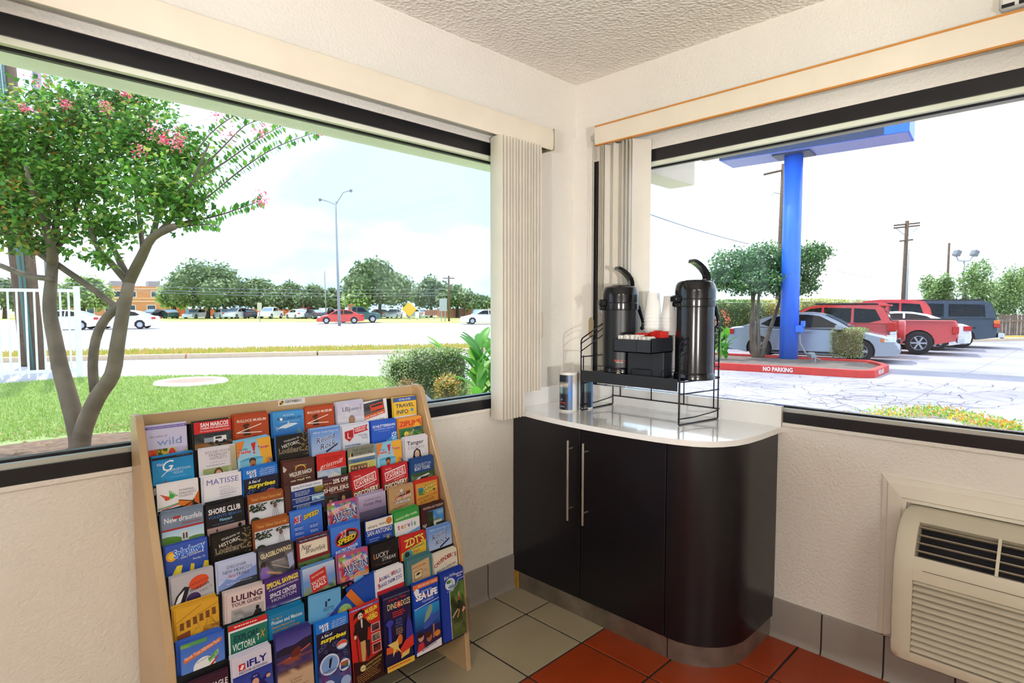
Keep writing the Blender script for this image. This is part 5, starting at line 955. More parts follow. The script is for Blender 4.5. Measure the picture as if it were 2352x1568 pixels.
m = MB(); m.box(.30, 90, -60, .4, GZ-.3, GZ-.012); m.box(7.4, 90, .4, 9.5, GZ-.2, GZ-.006); struct(m.build('ground_parking_lot', M_asph))
# cracks in the asphalt as thin dark seams
rc = random.Random(8); m = MB()
for k in range(420):
    x, y = rc.uniform(6.5, 13), rc.uniform(-5, 4.5); a_ = rc.choice([0, PI/2]) + rc.uniform(-.5, .5); pts = [(x, y)]
    for i in range(rc.randint(4, 9)): a_ += rc.uniform(-.6, .6); x += .13*math.cos(a_); y += .13*math.sin(a_); pts.append((x, y))
    for (xa, ya), (xb, yb) in zip(pts, pts[1:]):
        w = rc.uniform(.003, .007); d = Vector((xb-xa, yb-ya)).normalized(); n_ = Vector((-d.y, d.x))*w
        zz = GZ - .004 if ya > .4 or yb > .4 else GZ - .010
        zz = GZ - .004
        m.add([(xa+n_.x, ya+n_.y, zz), (xb+n_.x, yb+n_.y, zz), (xb-n_.x, yb-n_.y, zz), (xa-n_.x, ya-n_.y, zz)], [(3, 2, 1, 0)])
o = stuff(m.build('asphalt_cracks', mat('crack_filler', '#5c5660', .9))); tag(o, 'thin dark cracks running over the sunlit asphalt', 'cracks')
# lawn and its blades
lawn = [(-14, .45), (-14, 15.2), (-1.4, 14.4), (.05, 14.6), (1.6, 13.6), (2.9, 12.55), (4.2, 11.1), (5.05, 9.8), (5.6, 8.6), (6.3, 7.4), (7.3, 6.2), (7.3, .45)]
m = MB(); m.prism(lawn, 'z', GZ-.1, GZ+.0); struct(m.build('lawn', M_grass))
def inside(p, poly):
    c = False; n_ = len(poly)
    for i in range(n_):
        (x0, y0), (x1, y1) = poly[i], poly[i-1]
        if (y0 > p[1]) != (y1 > p[1]) and p[0] < (x1-x0)*(p[1]-y0)/(y1-y0)+x0: c = not c
    return c
soil_c = Vector((-1.75, 5.9)); rg = random.Random(3); m = MB(); GC = [lin(c) for c in ('#8fb352', '#a3c065', '#7da046', '#b8c97e', '#94b05a', '#c6cf94')]
nb = 0
while nb < 95000:
    px = rg.uniform(-20, 1180); d = 5.2 + 10.3*rg.random()**.9; p = onground(px, d)
    if not inside((p.x, p.y), lawn) or p.y < 2: continue
    e = ((p.x-soil_c.x)/1.75)**2 + ((p.y-soil_c.y)/1.25)**2
    if e < 1 + .3*rg.random(): continue
    a_ = rg.uniform(0, PI); h = rg.uniform(.025, .06); w = rg.uniform(.005, .010); lx, ly = rg.uniform(-.03, .03), rg.uniform(-.03, .03)
    m.add([(p.x-w*math.cos(a_), p.y-w*math.sin(a_), GZ), (p.x+w*math.cos(a_), p.y+w*math.sin(a_), GZ), (p.x+lx, p.y+ly, GZ+h)], [(0, 1, 2)], GC[rg.randrange(6)]); nb += 1
o = stuff(m.build('grass', M_leaf)); tag(o, 'bright green mown grass of the lawn outside the left window', 'grass')
m = MB(); m.add([(soil_c.x+1.75*math.cos(t)*(1+.08*math.sin(5*t)), soil_c.y+1.25*math.sin(t)*(1+.1*math.sin(3*t)), GZ+.006) for t in [2*PI*i/40 for i in range(40)]] + [(soil_c.x, soil_c.y, GZ+.05)], [(i, (i+1) % 40, 40) for i in range(40)])
struct(m.build('mulch_bed', M_soil, smooth=True))
m = MB(); RC = [lin(c) for c in ('#a8825c', '#c49a66', '#8a5a3c', '#d0a878')]
for k in range(420):
    t = rg.uniform(0, 2*PI); r_ = rg.random()**.5*1.3; x, y = soil_c.x+1.75*r_*math.cos(t), soil_c.y+1.25*r_*math.sin(t); a_ = rg.uniform(0, PI); q = Vector((math.cos(a_), math.sin(a_)))*.035; s_ = Vector((-q.y, q.x))*.5; z = GZ+.05+rg.uniform(0, .02)
    m.add([(x-q.x, y-q.y, z), (x+s_.x, y+s_.y, z+.01), (x+q.x, y+q.y, z), (x-s_.x, y-s_.y, z+.006)], [(0, 1, 2, 3)], RC[rg.randrange(4)])
o = stuff(m.build('fallen_leaves', M_leaf)); tag(o, 'brown fallen leaves scattered on the mulch under the flowering tree', 'leaves')
# manhole in the lawn
c = gp(440, 880); mh = thing('manhole', 'round concrete manhole with reddish cover sunk in the lawn', 'manhole', (c.x, c.y, GZ))
MB().lathe([(.5, 0), (.5, .05), (.52, .07), (.68, .07), (.71, .03), (.71, 0)], 36, T(c.x, c.y, GZ)).build('concrete_ring', mat('pale_concrete', '#e6ddd2', .8), mh, autosmooth=30)
MB().lathe([(.001, .062), (.5, .055), (.51, .04)], 36, T(c.x, c.y, GZ)).build('cover', mat('rusty_cover', '#b98478', .8, var=.1), mh)
# median strip with kerb, far verge
def strip(name, pts, z0, z1, mt, label=None, cat=None):
    m = MB(); m.prism([(p.x, p.y) for p in pts], 'z', z0, z1); o = m.build(name, mt)
    return tag(o, label, cat) if label else struct(o)
k0, k1 = gp(-300, 838), gp(1500, 800); kd = (k1-k0).normalized(); kn = Vector((-kd.y, kd.x, 0))
def seg(a0, a1, o0, o1): return [k0+kd*a0+kn*o0, k0+kd*a1+kn*o0, k0+kd*a1+kn*o1, k0+kd*a0+kn*o1]
mk = struct(MB().prism([(p.x, p.y) for p in seg(-4, 70, .3, 2.6)], 'z', GZ-.1, GZ+.10).build('median_verge', mat('dry_grass', '#b0aa74', .9, var=.2, vscale=3, col2='#a0a468')))
for i in range(18): MB().prism([(p.x, p.y) for p in seg(-4+4*i+.03, -4+4*i+3.97, 0, .3)], 'z', GZ-.1, GZ+.13).build('kerb_stone', M_conc, mk)
m = MB()
for i in range(9000):
    t = rg.uniform(0, 40); s_ = rg.uniform(.3, 2.6); p = k0+kd*t+kn*s_; w = .03; h = rg.uniform(.05, .16); m.add([(p.x-kd.x*w, p.y-kd.y*w, GZ+.1), (p.x+kd.x*w, p.y+kd.y*w, GZ+.1), (p.x+rg.uniform(-.05, .05), p.y, GZ+.1+h)], [(0, 1, 2)], rg.choice([lin('#c2b45a'), lin('#a3b04c'), lin('#d0b070')]))
stuff(m.build('verge_grass', M_leafd, mk))
lm_ = MB()
for o_ in (2.9, 6.2, 9.6, 13.0, 16.4, 20.0):
    P = seg(-10, 120, o_, o_+.14); lm_.prism([(q.x, q.y) for q in P], 'z', GZ-.014, GZ-.006)
o = stuff(lm_.build('lane_lines', M_white)); tag(o, 'white lane lines painted along the wide road', 'markings')
v = [onground(-400, 88), onground(1600, 58), onground(2100, 95), onground(-400, 190)]
strip('far_verge', v, GZ-.1, GZ+.02, mat('far_grass', '#a9b458', .9, var=.1, vscale=.3, col2='#c0c46c'))
# ---- leaves and trees
def leaf(mb, p, d, n_, L, wd, col):
    d = Vector(d).normalized(); s_ = d.cross(n_)
    if s_.length < 1e-4: s_ = d.orthogonal()
    s_.normalize(); s_ *= wd
    mb.add([p, p + d*L*.45 + s_, p + d*L, p + d*L*.45 - s_], [(0, 1, 2, 3)], col)
def cloud(mb, rng, blobs, n, L, pal, surf=.6, zsq=1.0, hang=0):
    """leaves in ellipsoid blobs (centre, rx, ry, rz)"""
    tot = sum(b[1]*b[2]*b[3] for b in blobs)**1; ws = [b[1]*b[3] + b[2]*b[3] for b in blobs]; W_ = sum(ws)
    for b, w in zip(blobs, ws):
        for i in range(max(1, int(n*w/W_))):
            t = rng.uniform(0, 2*PI); cz_ = rng.uniform(-1, 1); sr = math.sqrt(1-cz_*cz_); rr = (surf + (1-surf)*rng.random()) * (1 + .12*math.sin(7*t)*math.sin(5*cz_))
            v = Vector((sr*math.cos(t), sr*math.sin(t), cz_)); p = Vector(b[0]) + Vector((v.x*b[1], v.y*b[2], v.z*b[3]))*rr
            d = Vector((rng.uniform(-1, 1), rng.uniform(-1, 1), rng.uniform(-1, .6)-hang)); nn = Vector((rng.uniform(-1, 1), rng.uniform(-1, 1), 1)); l_ = L*rng.uniform(.7, 1.3)
            leaf(mb, p, d, nn, l_, l_*.3, pal[rng.randrange(len(pal))])
def core(blobs, s, name, mt, parent):
    m = MB()
    for b in blobs:
        bm = bmesh.new(); bmesh.ops.create_icosphere(bm, subdivisions=2, radius=1)
        for q in bm.verts: k = s*(1+.1*math.sin(9*q.co.x)*math.cos(8*q.co.y)); q.co = Vector((b[0][0]+q.co.x*b[1]*k, b[0][1]+q.co.y*b[2]*k, b[0][2]+q.co.z*b[3]*k))
        m.bm(bm)
    return m.build(name, mt, parent, smooth=True)
P_cm = [lin(c) for c in ('#4f8a2c', '#5d9a36', '#3f7426', '#6fa83e', '#87b84c', '#35641f', '#a4b850')]
P_warm = P_cm + [lin('#c98a3c'), lin('#b8a83e'), lin('#c46a34')]
b0 = gp(182, 1032); TD = dep(b0)
cmt = thing('crape_myrtle', 'pink-flowering multi-trunk tree on the lawn outside the left window', 'tree', (b0.x, b0.y, GZ))
def limb(pts, r0, r1, dd=0, dv=None):
    P = []; n_ = len(pts)
    for i, (x, y) in enumerate(pts): P.append(at(x, y, TD + dd*i/(n_-1)))
    # smooth the path
    Q = []
    for i in range(n_-1):
        for t in (0, .33, .66):
            a_, b_, c_, e_ = P[max(i-1, 0)], P[i], P[i+1], P[min(i+2, n_-1)]
            Q.append(.5*((2*b_) + (c_-a_)*t + (2*a_-5*b_+4*c_-e_)*t*t + (-a_+3*b_-3*c_+e_)*t**3))
    Q.append(P[-1]); R = [r0+(r1-r0)*i/(len(Q)-1) for i in range(len(Q))]
    return Q, R
def limb_o(name, pts, r0, r1, dd=0):
    Q, R = limb(pts, r0, r1, dd); return MB().tube(Q, R, 10).build(name, M_bark, cmt, smooth=True)
limb_o('trunk', [(182, 1040), (180, 1000), (160, 920), (140, 850), (126, 780), (114, 710), (118, 640), (122, 590)], .108, .053, .1)
limb_o('trunk', [(184, 1038), (192, 985), (222, 915), (258, 860), (270, 790), (282, 720), (296, 650)], .098, .058, -.3)
limb_o('trunk', [(218, 900), (213, 840), (220, 780), (240, 735), (270, 705), (282, 690)], .052, .045, -.1)
for pts, a_, b_, dd in (([(120, 600), (60, 560), (-20, 520)], .05, .03, .4), ([(121, 600), (112, 540), (80, 460), (60, 380)], .055, .015, -.5), ([(122, 590), (128, 520), (135, 430), (140, 330)], .05, .012, .3), ([(122, 585), (160, 520), (185, 440), (200, 330)], .035, .01, .5),
    ([(118, 640), (60, 632), (-10, 605)], .034, .03, .6), ([(270, 708), (215, 665), (150, 620), (122, 600)], .036, .034, .2), ([(296, 648), (325, 590), (350, 545), (400, 520)], .062, .035, -.6), ([(296, 650), (262, 612), (225, 570), (205, 520)], .045, .018, -.3), ([(292, 642), (270, 590), (245, 530), (240, 430)], .042, .012, .5), ([(298, 640), (255, 560), (215, 505), (190, 420)], .03, .01, .7),
    ([(350, 545), (365, 480), (375, 400), (385, 300)], .035, .01, .2), ([(352, 545), (395, 500), (440, 420), (480, 330)], .035, .01, -.3), ([(330, 585), (320, 500), (310, 400), (330, 270)], .03, .01, .6), ([(400, 520), (440, 508)], .03, .022, -.1)):
    limb_o('branch', pts, a_, b_, dd)
blobs = []
for px, py, rx, rz, dd in ((60, 330, 190, 130, .2), (190, 260, 150, 100, .4), (30, 480, 130, 90, -.3), (180, 420, 140, 110, .1), (320, 330, 130, 120, .2), (370, 440, 110, 90, -.3), (240, 520, 95, 60, -.1), (430, 360, 75, 80, .2), (300, 225, 120, 60, .5), (-90, 380, 160, 200, .2), (420, 470, 60, 45, -.2), (100, 560, 80, 35, 0), (230, 590, 40, 25, -.4)):
    k = TD/FPX; blobs.append((at(px, py, TD+dd), rx*k, rx*k*.9, rz*k))
rt = random.Random(12); m = MB(); cloud(m, rt, blobs, 21000, .074, P_cm, surf=.2)
cloud(m, rt, [blobs[0], blobs[2], blobs[9]], 4200, .07, P_warm, surf=.4)
stuff(m.build('foliage', M_leaf, cmt))
# long outer shoots with paired leaves, each leaf an object
lm = MB(); leaf(lm, Vector((0, 0, 0)), (1, 0, 0), Vector((0, 0, 1)), .055, .016, lin('#55912f')); lo_ = lm.build('leaf', M_leaf); LEAFM = [lo_.data]; COL.objects.unlink(lo_); bpy.data.objects.remove(lo_)
for cc in ('#6aa63c', '#47802a', '#86b64a'):
    lm = MB(); lm.add([(0, 0, 0), (.028, .017, -.004), (.058, 0, -.012), (.028, -.017, -.004)], [(0, 1, 2, 3)], lin(cc)); lo_ = lm.build('leaf', M_leaf); LEAFM.append(lo_.data); COL.objects.unlink(lo_); bpy.data.objects.remove(lo_)
nleaf = 0; om = MB()
for pts, dd in (([(440, 508), (500, 495), (560, 475), (602, 460)], -.3), ([(420, 490), (480, 450), (560, 385), (640, 335), (738, 300)], -.2), ([(440, 420), (520, 370), (590, 320), (655, 285)], .1), ([(450, 400), (510, 340), (560, 290), (600, 275)], .2), ([(430, 380), (480, 310), (540, 265), (575, 258)], .3), ([(420, 520), (470, 515), (505, 520)], -.4)):
    Q, R = limb(pts, .012, .003, dd); MB().tube(Q, R, 6).build('shoot', M_bark, cmt, smooth=True)
    L_ = sum((Q[i+1]-Q[i]).length for i in range(len(Q)-1)); n_ = int(L_/.034)
    for i in range(n_):
        t = i/n_*(len(Q)-1); j = int(t); p = Q[j].lerp(Q[j+1], t-j); dr = (Q[j+1]-Q[j]).normalized()
        for s_ in (-1, 1):
            side_ = dr.cross(Vector((.3*rt.uniform(-1, 1), .3*rt.uniform(-1, 1), 1))).cross(dr).normalized()*s_
            dv = (dr*.5 + side_ + Vector((0, 0, -.35)) + Vector((rt.uniform(-.3, .3), rt.uniform(-.3, .3), 0))).normalized()
            if nleaf >= 300: leaf(om, p, dv, Vector((rt.uniform(-1, 1), rt.uniform(-1, 1), 1)), .08, .024, P_cm[rt.randrange(5)]); continue
            o = bpy.data.objects.new('leaf', LEAFM[rt.randrange(4)]); COL.objects.link(o); o.matrix_basis = T(*p) @ dv.to_track_quat('X', 'Z').to_matrix().to_4x4() @ Rx(rt.uniform(-50, 50)) @ Matrix.Scale(rt.uniform(1.15, 1.7), 4); attach(o, cmt); nleaf += 1
stuff(om.build('outer_leaves', M_leaf, cmt))
PK = [lin(c) for c in ('#e8557f', '#f07a96', '#d63f68', '#f49ab0')]
for px, py, r_, dd in ((357, 300, 16, -.5), (372, 320, 9, -.5), (410, 312, 13, -.5), (405, 332, 11, -.5), (524, 310, 17, -.2), (600, 300, 13, 0), (600, 460, 12, -.6), (90, 180, 18, .2), (288, 214, 14, 0), (243, 246, 12, -.2), (502, 258, 16, .2), (320, 345, 12, -.4), (735, 302, 7, -.5), (150, 240, 9, 0), (60, 250, 8, -.4)):
    m = MB(); c = at(px, py, TD+dd-.45); r2 = 1.25*r_*TD/FPX
    for i in range(70):
        v = Vector((rt.gauss(0, .5), rt.gauss(0, .5), rt.gauss(0, .5)))*r2; leaf(m, c+v, (rt.uniform(-1, 1), rt.uniform(-1, 1), rt.uniform(-1, 1)), Vector((rt.uniform(-1, 1), rt.uniform(-1, 1), 1)), .022, .010, PK[rt.randrange(4)])
    stuff(m.build('blossom_cluster', M_leaf, cmt))
# ---- shrubs beside the lawn
def shrub(name, label, cen, rx, ry, rz, n, L, pal, boxy, cat='shrub', stem=True, corecol='#3c4a24'):
    t = thing(name, label, cat, (cen[0], cen[1], GZ)); m = MB(); rr = random.Random(int(cen[0]*100) % 1000)
    for i in range(n):
        if boxy:
            f_ = rr.randrange(6); u, v = rr.uniform(-1, 1), rr.uniform(-1, 1); s_ = 1 if f_ % 2 else -1; q = {0: (s_, u, v), 1: (u, s_, v), 2: (u, v, s_)}[f_//2]; q = Vector(q); k = max(abs(q.x), abs(q.y), abs(q.z)); L4 = (abs(q.x)**8+abs(q.y)**8+abs(q.z)**8)**(1/8); q = q*(k/L4)*rr.uniform(.93, 1.03)
        else:
            th = rr.uniform(0, 2*PI); z = rr.uniform(-1, 1); s_ = math.sqrt(1-z*z); q = Vector((s_*math.cos(th), s_*math.sin(th), z))*(rr.uniform(.5, 1.05)+.1*math.sin(6*th))
        p = Vector((cen[0]+q.x*rx, cen[1]+q.y*ry, cen[2]+q.z*rz)); d = (q + Vector((rr.uniform(-1, 1), rr.uniform(-1, 1), rr.uniform(-.6, 1)))); leaf(m, p, d, Vector((rr.uniform(-1, 1), rr.uniform(-1, 1), 1)), L*rr.uniform(.7, 1.3), L*.32, pal[rr.randrange(len(pal))])
    stuff(m.build('foliage', M_leaf, t))
    bm = bmesh.new(); bmesh.ops.create_icosphere(bm, subdivisions=3, radius=1)
    for q in bm.verts:
        c_ = q.co.copy()
        if boxy: k = max(abs(c_.x), abs(c_.y), abs(c_.z)); L4 = (abs(c_.x)**8+abs(c_.y)**8+abs(c_.z)**8)**(1/8); c_ = c_/L4
        s_ = .92 if boxy else .55
        q.co = Vector((cen[0]+c_.x*rx*s_, cen[1]+c_.y*ry*s_, cen[2]+c_.z*rz*s_))
    mm = MB(); mm.bm(bm); mm.build('twig_mass', mat('twigs_'+corecol[1:], corecol, .9, var=.2, vscale=20), t, smooth=True)
    if stem: MB().tube([(cen[0], cen[1], GZ-.02), (cen[0], cen[1], cen[2])], .05, 8).build('stem', M_dbark, t)
    return t
P_box = [lin(c) for c in ('#8fa860', '#a9bd7a', '#6d8a44', '#c9d3a0', '#5c7838', '#dfe4c4')]; P_pale = [lin(c) for c in ('#b9c98a', '#d3dcae', '#9ab06a', '#e4e8c8', '#8aa45c')]; P_gold = [lin(c) for c in ('#d8b35a', '#e6d08a', '#a8a848', '#c88a4a', '#efe0b0', '#8a9a44')]
c = onground(922, 10.9); shrub('loose_shrub', 'loose pale green shrub at the left end of the clipped hedge', (c.x, c.y, GZ+.42), .42, .36, .42, 2600, .05, P_pale, False)
c = onground(1006, 10.7); shrub('clipped_hedge', 'clipped box hedge beside the lawn with flat top', (c.x, c.y, GZ+.42), .42, .42, .42, 5200, .04, P_box, True)
c = onground(1025, 10.0); shrub('golden_shrub', 'small golden shrub in front of the clipped hedge', (c.x, c.y, GZ+.22), .24, .22, .24, 1300, .05, P_gold, False)
c = onground(935, 10.1); shrub('dry_shrub', 'small brownish dry shrub in front of the loose pale shrub', (c.x, c.y, GZ+.16), .2, .18, .2, 700, .05, [lin('#a8865c'), lin('#c0a880'), lin('#8a7048'), lin('#98a060')], False)
def canna(cen, n, H, label, flowers=0, seed=1, spread=.45):
    t = thing('canna_clump', label, 'plant', (cen[0], cen[1], GZ)); rr = random.Random(seed)
    for k in range(max(3, n//4)):
        x, y = cen[0]+rr.uniform(-spread, spread), cen[1]+rr.uniform(-spread, spread); h = H*rr.uniform(.6, 1); MB().tube([(x, y, GZ), (x+rr.uniform(-.05, .05), y, GZ+h*.9)], [.018, .010], 6).build('stalk', mat('canna_stalk', '#6c9a3c', .5), t)
        for j in range(5):
            a_ = rr.uniform(0, 2*PI); z = GZ + h*(.08+.17*j+rr.uniform(0, .1)); L = rr.uniform(.38, .55)*min(1, H/1.1); up = rr.uniform(1.3, 3.2); d = Vector((math.cos(a_), math.sin(a_), up)).normalized(); sd_ = d.cross(Vector((0, 0, 1))).normalized(); m = MB(); vs = []; N = 7; bend = Vector((math.cos(a_), math.sin(a_), -.5))*.16
            for i in range(N):
                s_ = i/(N-1); w = .085*math.sin(PI*min(1, s_*.92+.06))**.8*min(1, H/1.1); c_ = Vector((x, y, z)) + d*L*s_ + bend*s_*s_; vs += [c_ + sd_*w + Vector((0, 0, .02*w/.08)), c_ - Vector((0, 0, .012)), c_ - sd_*w + Vector((0, 0, .02*w/.08))]
            col_ = lin(rr.choice(['#4f9a34', '#67ad3c', '#3f8530', '#86bf4a'])); fs = []
            for i in range(N-1): fs += [(3*i, 3*i+1, 3*i+4, 3*i+3), (3*i+1, 3*i+2, 3*i+5, 3*i+4)]
            m.add(vs, fs, col_); m.build('leaf', M_leaf, t, smooth=True)
    for k in range(flowers):
        m = MB(); c_ = Vector((cen[0]+rr.uniform(-spread, spread), cen[1]+rr.uniform(-spread, spread), GZ+H*rr.uniform(.95, 1.15)))
        for i in range(40): leaf(m, c_+Vector((rr.gauss(0, .04), rr.gauss(0, .04), rr.gauss(0, .09))), (rr.uniform(-1, 1), rr.uniform(-1, 1), rr.uniform(-.5, 1)), Vector((rr.uniform(-1, 1), 1, rr.uniform(-1, 1))), .06, .022, rr.choice([lin('#e8836a'), lin('#f0a890'), lin('#d86a4a')]))
        stuff(m.build('flower_head', M_leaf, t))
    return t
c = onground(1108, 9.7); canna((c.x, c.y), 44, 1.22, 'tall broad-leaved canna clump to the right of the clipped hedge', 0, 5, .36)
c = onground(1015, 11.6); canna((c.x, c.y), 10, 1.0, 'canna leaves showing above the clipped hedge', 0, 6, .4)
c = onground(1650, 17.5); canna((c.x, c.y), 16, 1.3, 'canna clump with salmon flowers behind the right airpot', 6, 7, .5)
# domed bin just outside the window behind the rack
c = Vector((-.66, .62, 0)); db = thing('domed_bin', 'grey domed bin standing outside behind the right end of the rack', 'bin', (c.x, c.y, GZ))
MB().lathe([(.17, GZ), (.19, GZ+.02), (.2, .66), (.2, .69)], 32, T(c.x, c.y, 0)).build('bin_body', mat('grey_plastic_bin', '#7d7f92', .5), db, autosmooth=30)
MB().lathe([(.205, .68), (.205, .71), (.195, .77), (.165, .835), (.11, .885), (.05, .905), (.001, .91)], 32, T(c.x, c.y, 0)).build('dome_lid', mat('grey_plastic_lid', '#85879e', .45), db, autosmooth=40)
# ---- white picket fence, poles at the left
fn = thing('metal_fence', 'white painted metal picket fence at the far side of the lawn', 'fence', tuple(gp(100, 874)))
f0, f1 = gp(-260, 886), gp(184, 867); fh = 1.98
for i in range(22):
    p = f1.lerp(f0, i/21*1.0); 
    if i == 0: m = MB(); m.box(p.x-.055, p.x+.055, p.y-.055, p.y+.055, GZ, GZ+fh+.12); m.build('post', M_white, fn); continue
    m = MB(); m.box(p.x-.019, p.x+.019, p.y-.019, p.y+.019, GZ+.03, GZ+fh-.02); m.build('picket', M_white, fn)
dv = (f1-f0).normalized()
for z in (fh-.02, .14): 
    m = MB(); n_ = Vector((-dv.y, dv.x, 0))*.025; m.add([f0+n_+Vector((0, 0, z)), f1+n_+Vector((0, 0, z)), f1-n_+Vector((0, 0, z)), f0-n_+Vector((0, 0, z)), f0+n_+Vector((0, 0, z+.07)), f1+n_+Vector((0, 0, z+.07)), f1-n_+Vector((0, 0, z+.07)), f0-n_+Vector((0, 0, z+.07))], [(3, 2, 1, 0), (4, 5, 6, 7), (0, 1, 5, 4), (1, 2, 6, 5), (2, 3, 7, 6), (3, 0, 4, 7)]); m.build('rail', M_white, fn)
def pole(name, label, px, d, z1, r, mt, cat='pole', px1=None, r1=None):
    p = onground(px, d); q = onground(px if px1 is None else px1, d); t = thing(name, label, cat, tuple(p)); MB().tube([(p.x, p.y, GZ-.05), (q.x, q.y, z1)], [r, r1 or r*.8], 12).build('shaft', mt, t, smooth=True); return t, p, q
t, p, q = pole('utility_pole', 'thick dark wooden utility pole rising behind the flowering tree', 83, 14.9, 9, .16, M_wood, px1=40)
for dx in (-.2, -.12): MB().tube([(p.x+dx, p.y-.12, GZ), (q.x+dx, q.y-.12, 8.5)], .035, 8).build('conduit', mat('teal_conduit', '#4f7472', .5), t, smooth=True)
pole('utility_pole', 'grey steel pole just right of the wooden utility pole', 122, 15.4, 9, .11, M_metal, px1=105)
pole('utility_pole', 'second wooden utility pole left of the thick one', 56, 16.2, 9, .14, M_wood, px1=5)
# ---- far side of the road
P_oak = [lin(c) for c in ('#7d9468', '#6a8256', '#94a87c', '#5a7048', '#a8b88c')]; P_lt = [lin(c) for c in ('#9ab86a', '#b4cc86', '#86a458', '#c8d8a0')]
rf = random.Random(31)
def oak(label, px, top, hw, d, pal, n=1500, trunk=True, base=None, nb_=7):
    p = onground(px, d); k = d/FPX; zt = CAM.z + (708-top)*k; t = thing('oak_tree', label, 'tree', (p.x, p.y, GZ)); R = hw*k; zb = GZ + (1.6 if trunk else .4); H = zt - zb; bl = []
    for i in range(nb_):
        a_ = 2*PI*i/nb_ + rf.uniform(-.4, .4); q = R*.5; bl.append((Vector((p.x+q*math.cos(a_), p.y+q*math.sin(a_), zb+H*(.38+rf.uniform(-.08, .12)))), R*.52, R*.52, H*.36))
    for i in range(4): bl.append((Vector((p.x+R*.3*rf.uniform(-1, 1), p.y+R*.3*rf.uniform(-1, 1), zb+H*(.62+rf.uniform(-.05, .05)))), R*.42, R*.42, H*.38))
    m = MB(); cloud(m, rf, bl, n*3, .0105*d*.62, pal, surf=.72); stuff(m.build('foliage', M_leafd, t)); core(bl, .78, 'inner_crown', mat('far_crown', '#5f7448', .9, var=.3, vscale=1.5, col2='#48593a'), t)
    if trunk: MB().tube([(p.x, p.y, GZ), (p.x+.1, p.y, zb+H*.3)], [.32, .2], 8).build('trunk', M_dbark, t)
for a_ in (('broad oak between the lamp post and the brick building', 478, 598, 92, 92, P_oak, 2000), ('light green tree left of the broad oak', 400, 640, 34, 98, P_lt, 900), ('light green tree in front of the brick building behind the fence', 190, 634, 62, 84, P_lt, 1200), ('tree at the far left edge beyond the fence', 10, 640, 50, 90, P_oak, 900), ('rounded oak right of the broad oak', 600, 640, 60, 95, P_oak, 1300), ('second oak in the middle of the tree row', 668, 646, 48, 99, P_oak, 1000), ('oak just left of the tall lamp post', 722, 655, 42, 96, P_oak, 1000), ('dark oak behind the tall lamp post', 768, 664, 34, 104, P_oak, 800), ('tallest spreading oak right of the lamp post', 872, 598, 88, 94, P_oak, 2100), ('low light green tree under the spreading oak', 822, 662, 34, 90, P_lt, 700), ('dense oak right of the spreading oak', 990, 636, 50, 102, P_oak, 1100), ('oak behind the utility pole with crossarm', 1050, 655, 50, 98, P_oak, 1100), ('last oak of the row by the window edge', 1102, 678, 34, 96, P_oak, 700)): oak(*a_)
M_brick = mat('orange_brick', '#cf8558', .85, var=.08, vscale=2, col2='#d9966a'); M_pane = mat('dark_pane', '#3d4a58', .15); M_band = mat('pale_band', '#e6c2a0', .8)
def facade(name, label, pxa, pxb, da, db_, top, wins, bands, mt=M_brick):
    A, B = onground(pxa, da), onground(pxb, db_); zt = CAM.z + (708-top)*da/FPX; t = thing(name, label, 'building', tuple(A)); dv = (B-A); L = dv.length; dv.normalize(); nn = Vector((-dv.y, dv.x, 0))
    def bx(a0, a1, z0, z1, o0, o1, nm, mt_, par):
        m = MB(); P = [A+dv*a0+nn*o0, A+dv*a1+nn*o0, A+dv*a1+nn*o1, A+dv*a0+nn*o1]; m.prism([(q.x, q.y) for q in P], 'z', z0, z1); return m.build(nm, mt_, par)
    w = bx(0, L, GZ, zt, 0, 12, 'wall', mt, t)
    for z0, z1 in bands: bx(-.02, L+.02, zt*z0, zt*z1, -.08, 0, 'stone_band', M_band, t)
    for a0, a1, z0, z1 in wins:
        f = bx(L*a0, L*a1, zt*z0, zt*z1, -.06, .02, 'window', M_white, t); n_ = max(1, round((a1-a0)*L/1.6))
        for i in range(n_): wq = (a1-a0)*L/n_; bx(L*a0+wq*i+.1, L*a0+wq*(i+1)-.1, zt*z0+.1, zt*z1-.1, -.09, -.05, 'pane', M_pane, f)
    return t, A, dv, zt
t, A, dvv, zt = facade('brick_building', 'orange brick office building beyond the road', 120, 384, 108, 112, 656, [(.53, .62, .62, .84), (.66, .73, .62, .84), (.86, .92, .62, .84), (.97, .995, .62, .84), (.0, .16, .05, .36), (.22, .36, .05, .36), (.45, .56, .05, .36), (.62, .72, .08, .36), (.82, .9, .05, .36)], [(.46, .5), (.57, .6), (.90, .93)])
for a_ in (9, 15.5): 
    m = MB(); c_ = A+dvv*a_+Vector((-dvv.y, dvv.x, 0))*4; m.box(c_.x-1, c_.x+1, c_.y-1, c_.y+1, zt, zt+1.1); m.build('roof_unit', M_metal, t)
facade('low_brick_building', 'long low red brick building behind the oak row', 384, 720, 114, 120, 709, [(.35, .47, .2, .75)], [], mat('red_brick', '#c8643c', .85, var=.08, vscale=2))
facade('low_brick_building', 'low brick building with grey roof edge at the far right', 1068, 1160, 100, 104, 708, [], [(.86, 1.0)], mat('brown_brick', '#a8705c', .85, var=.08, vscale=2))
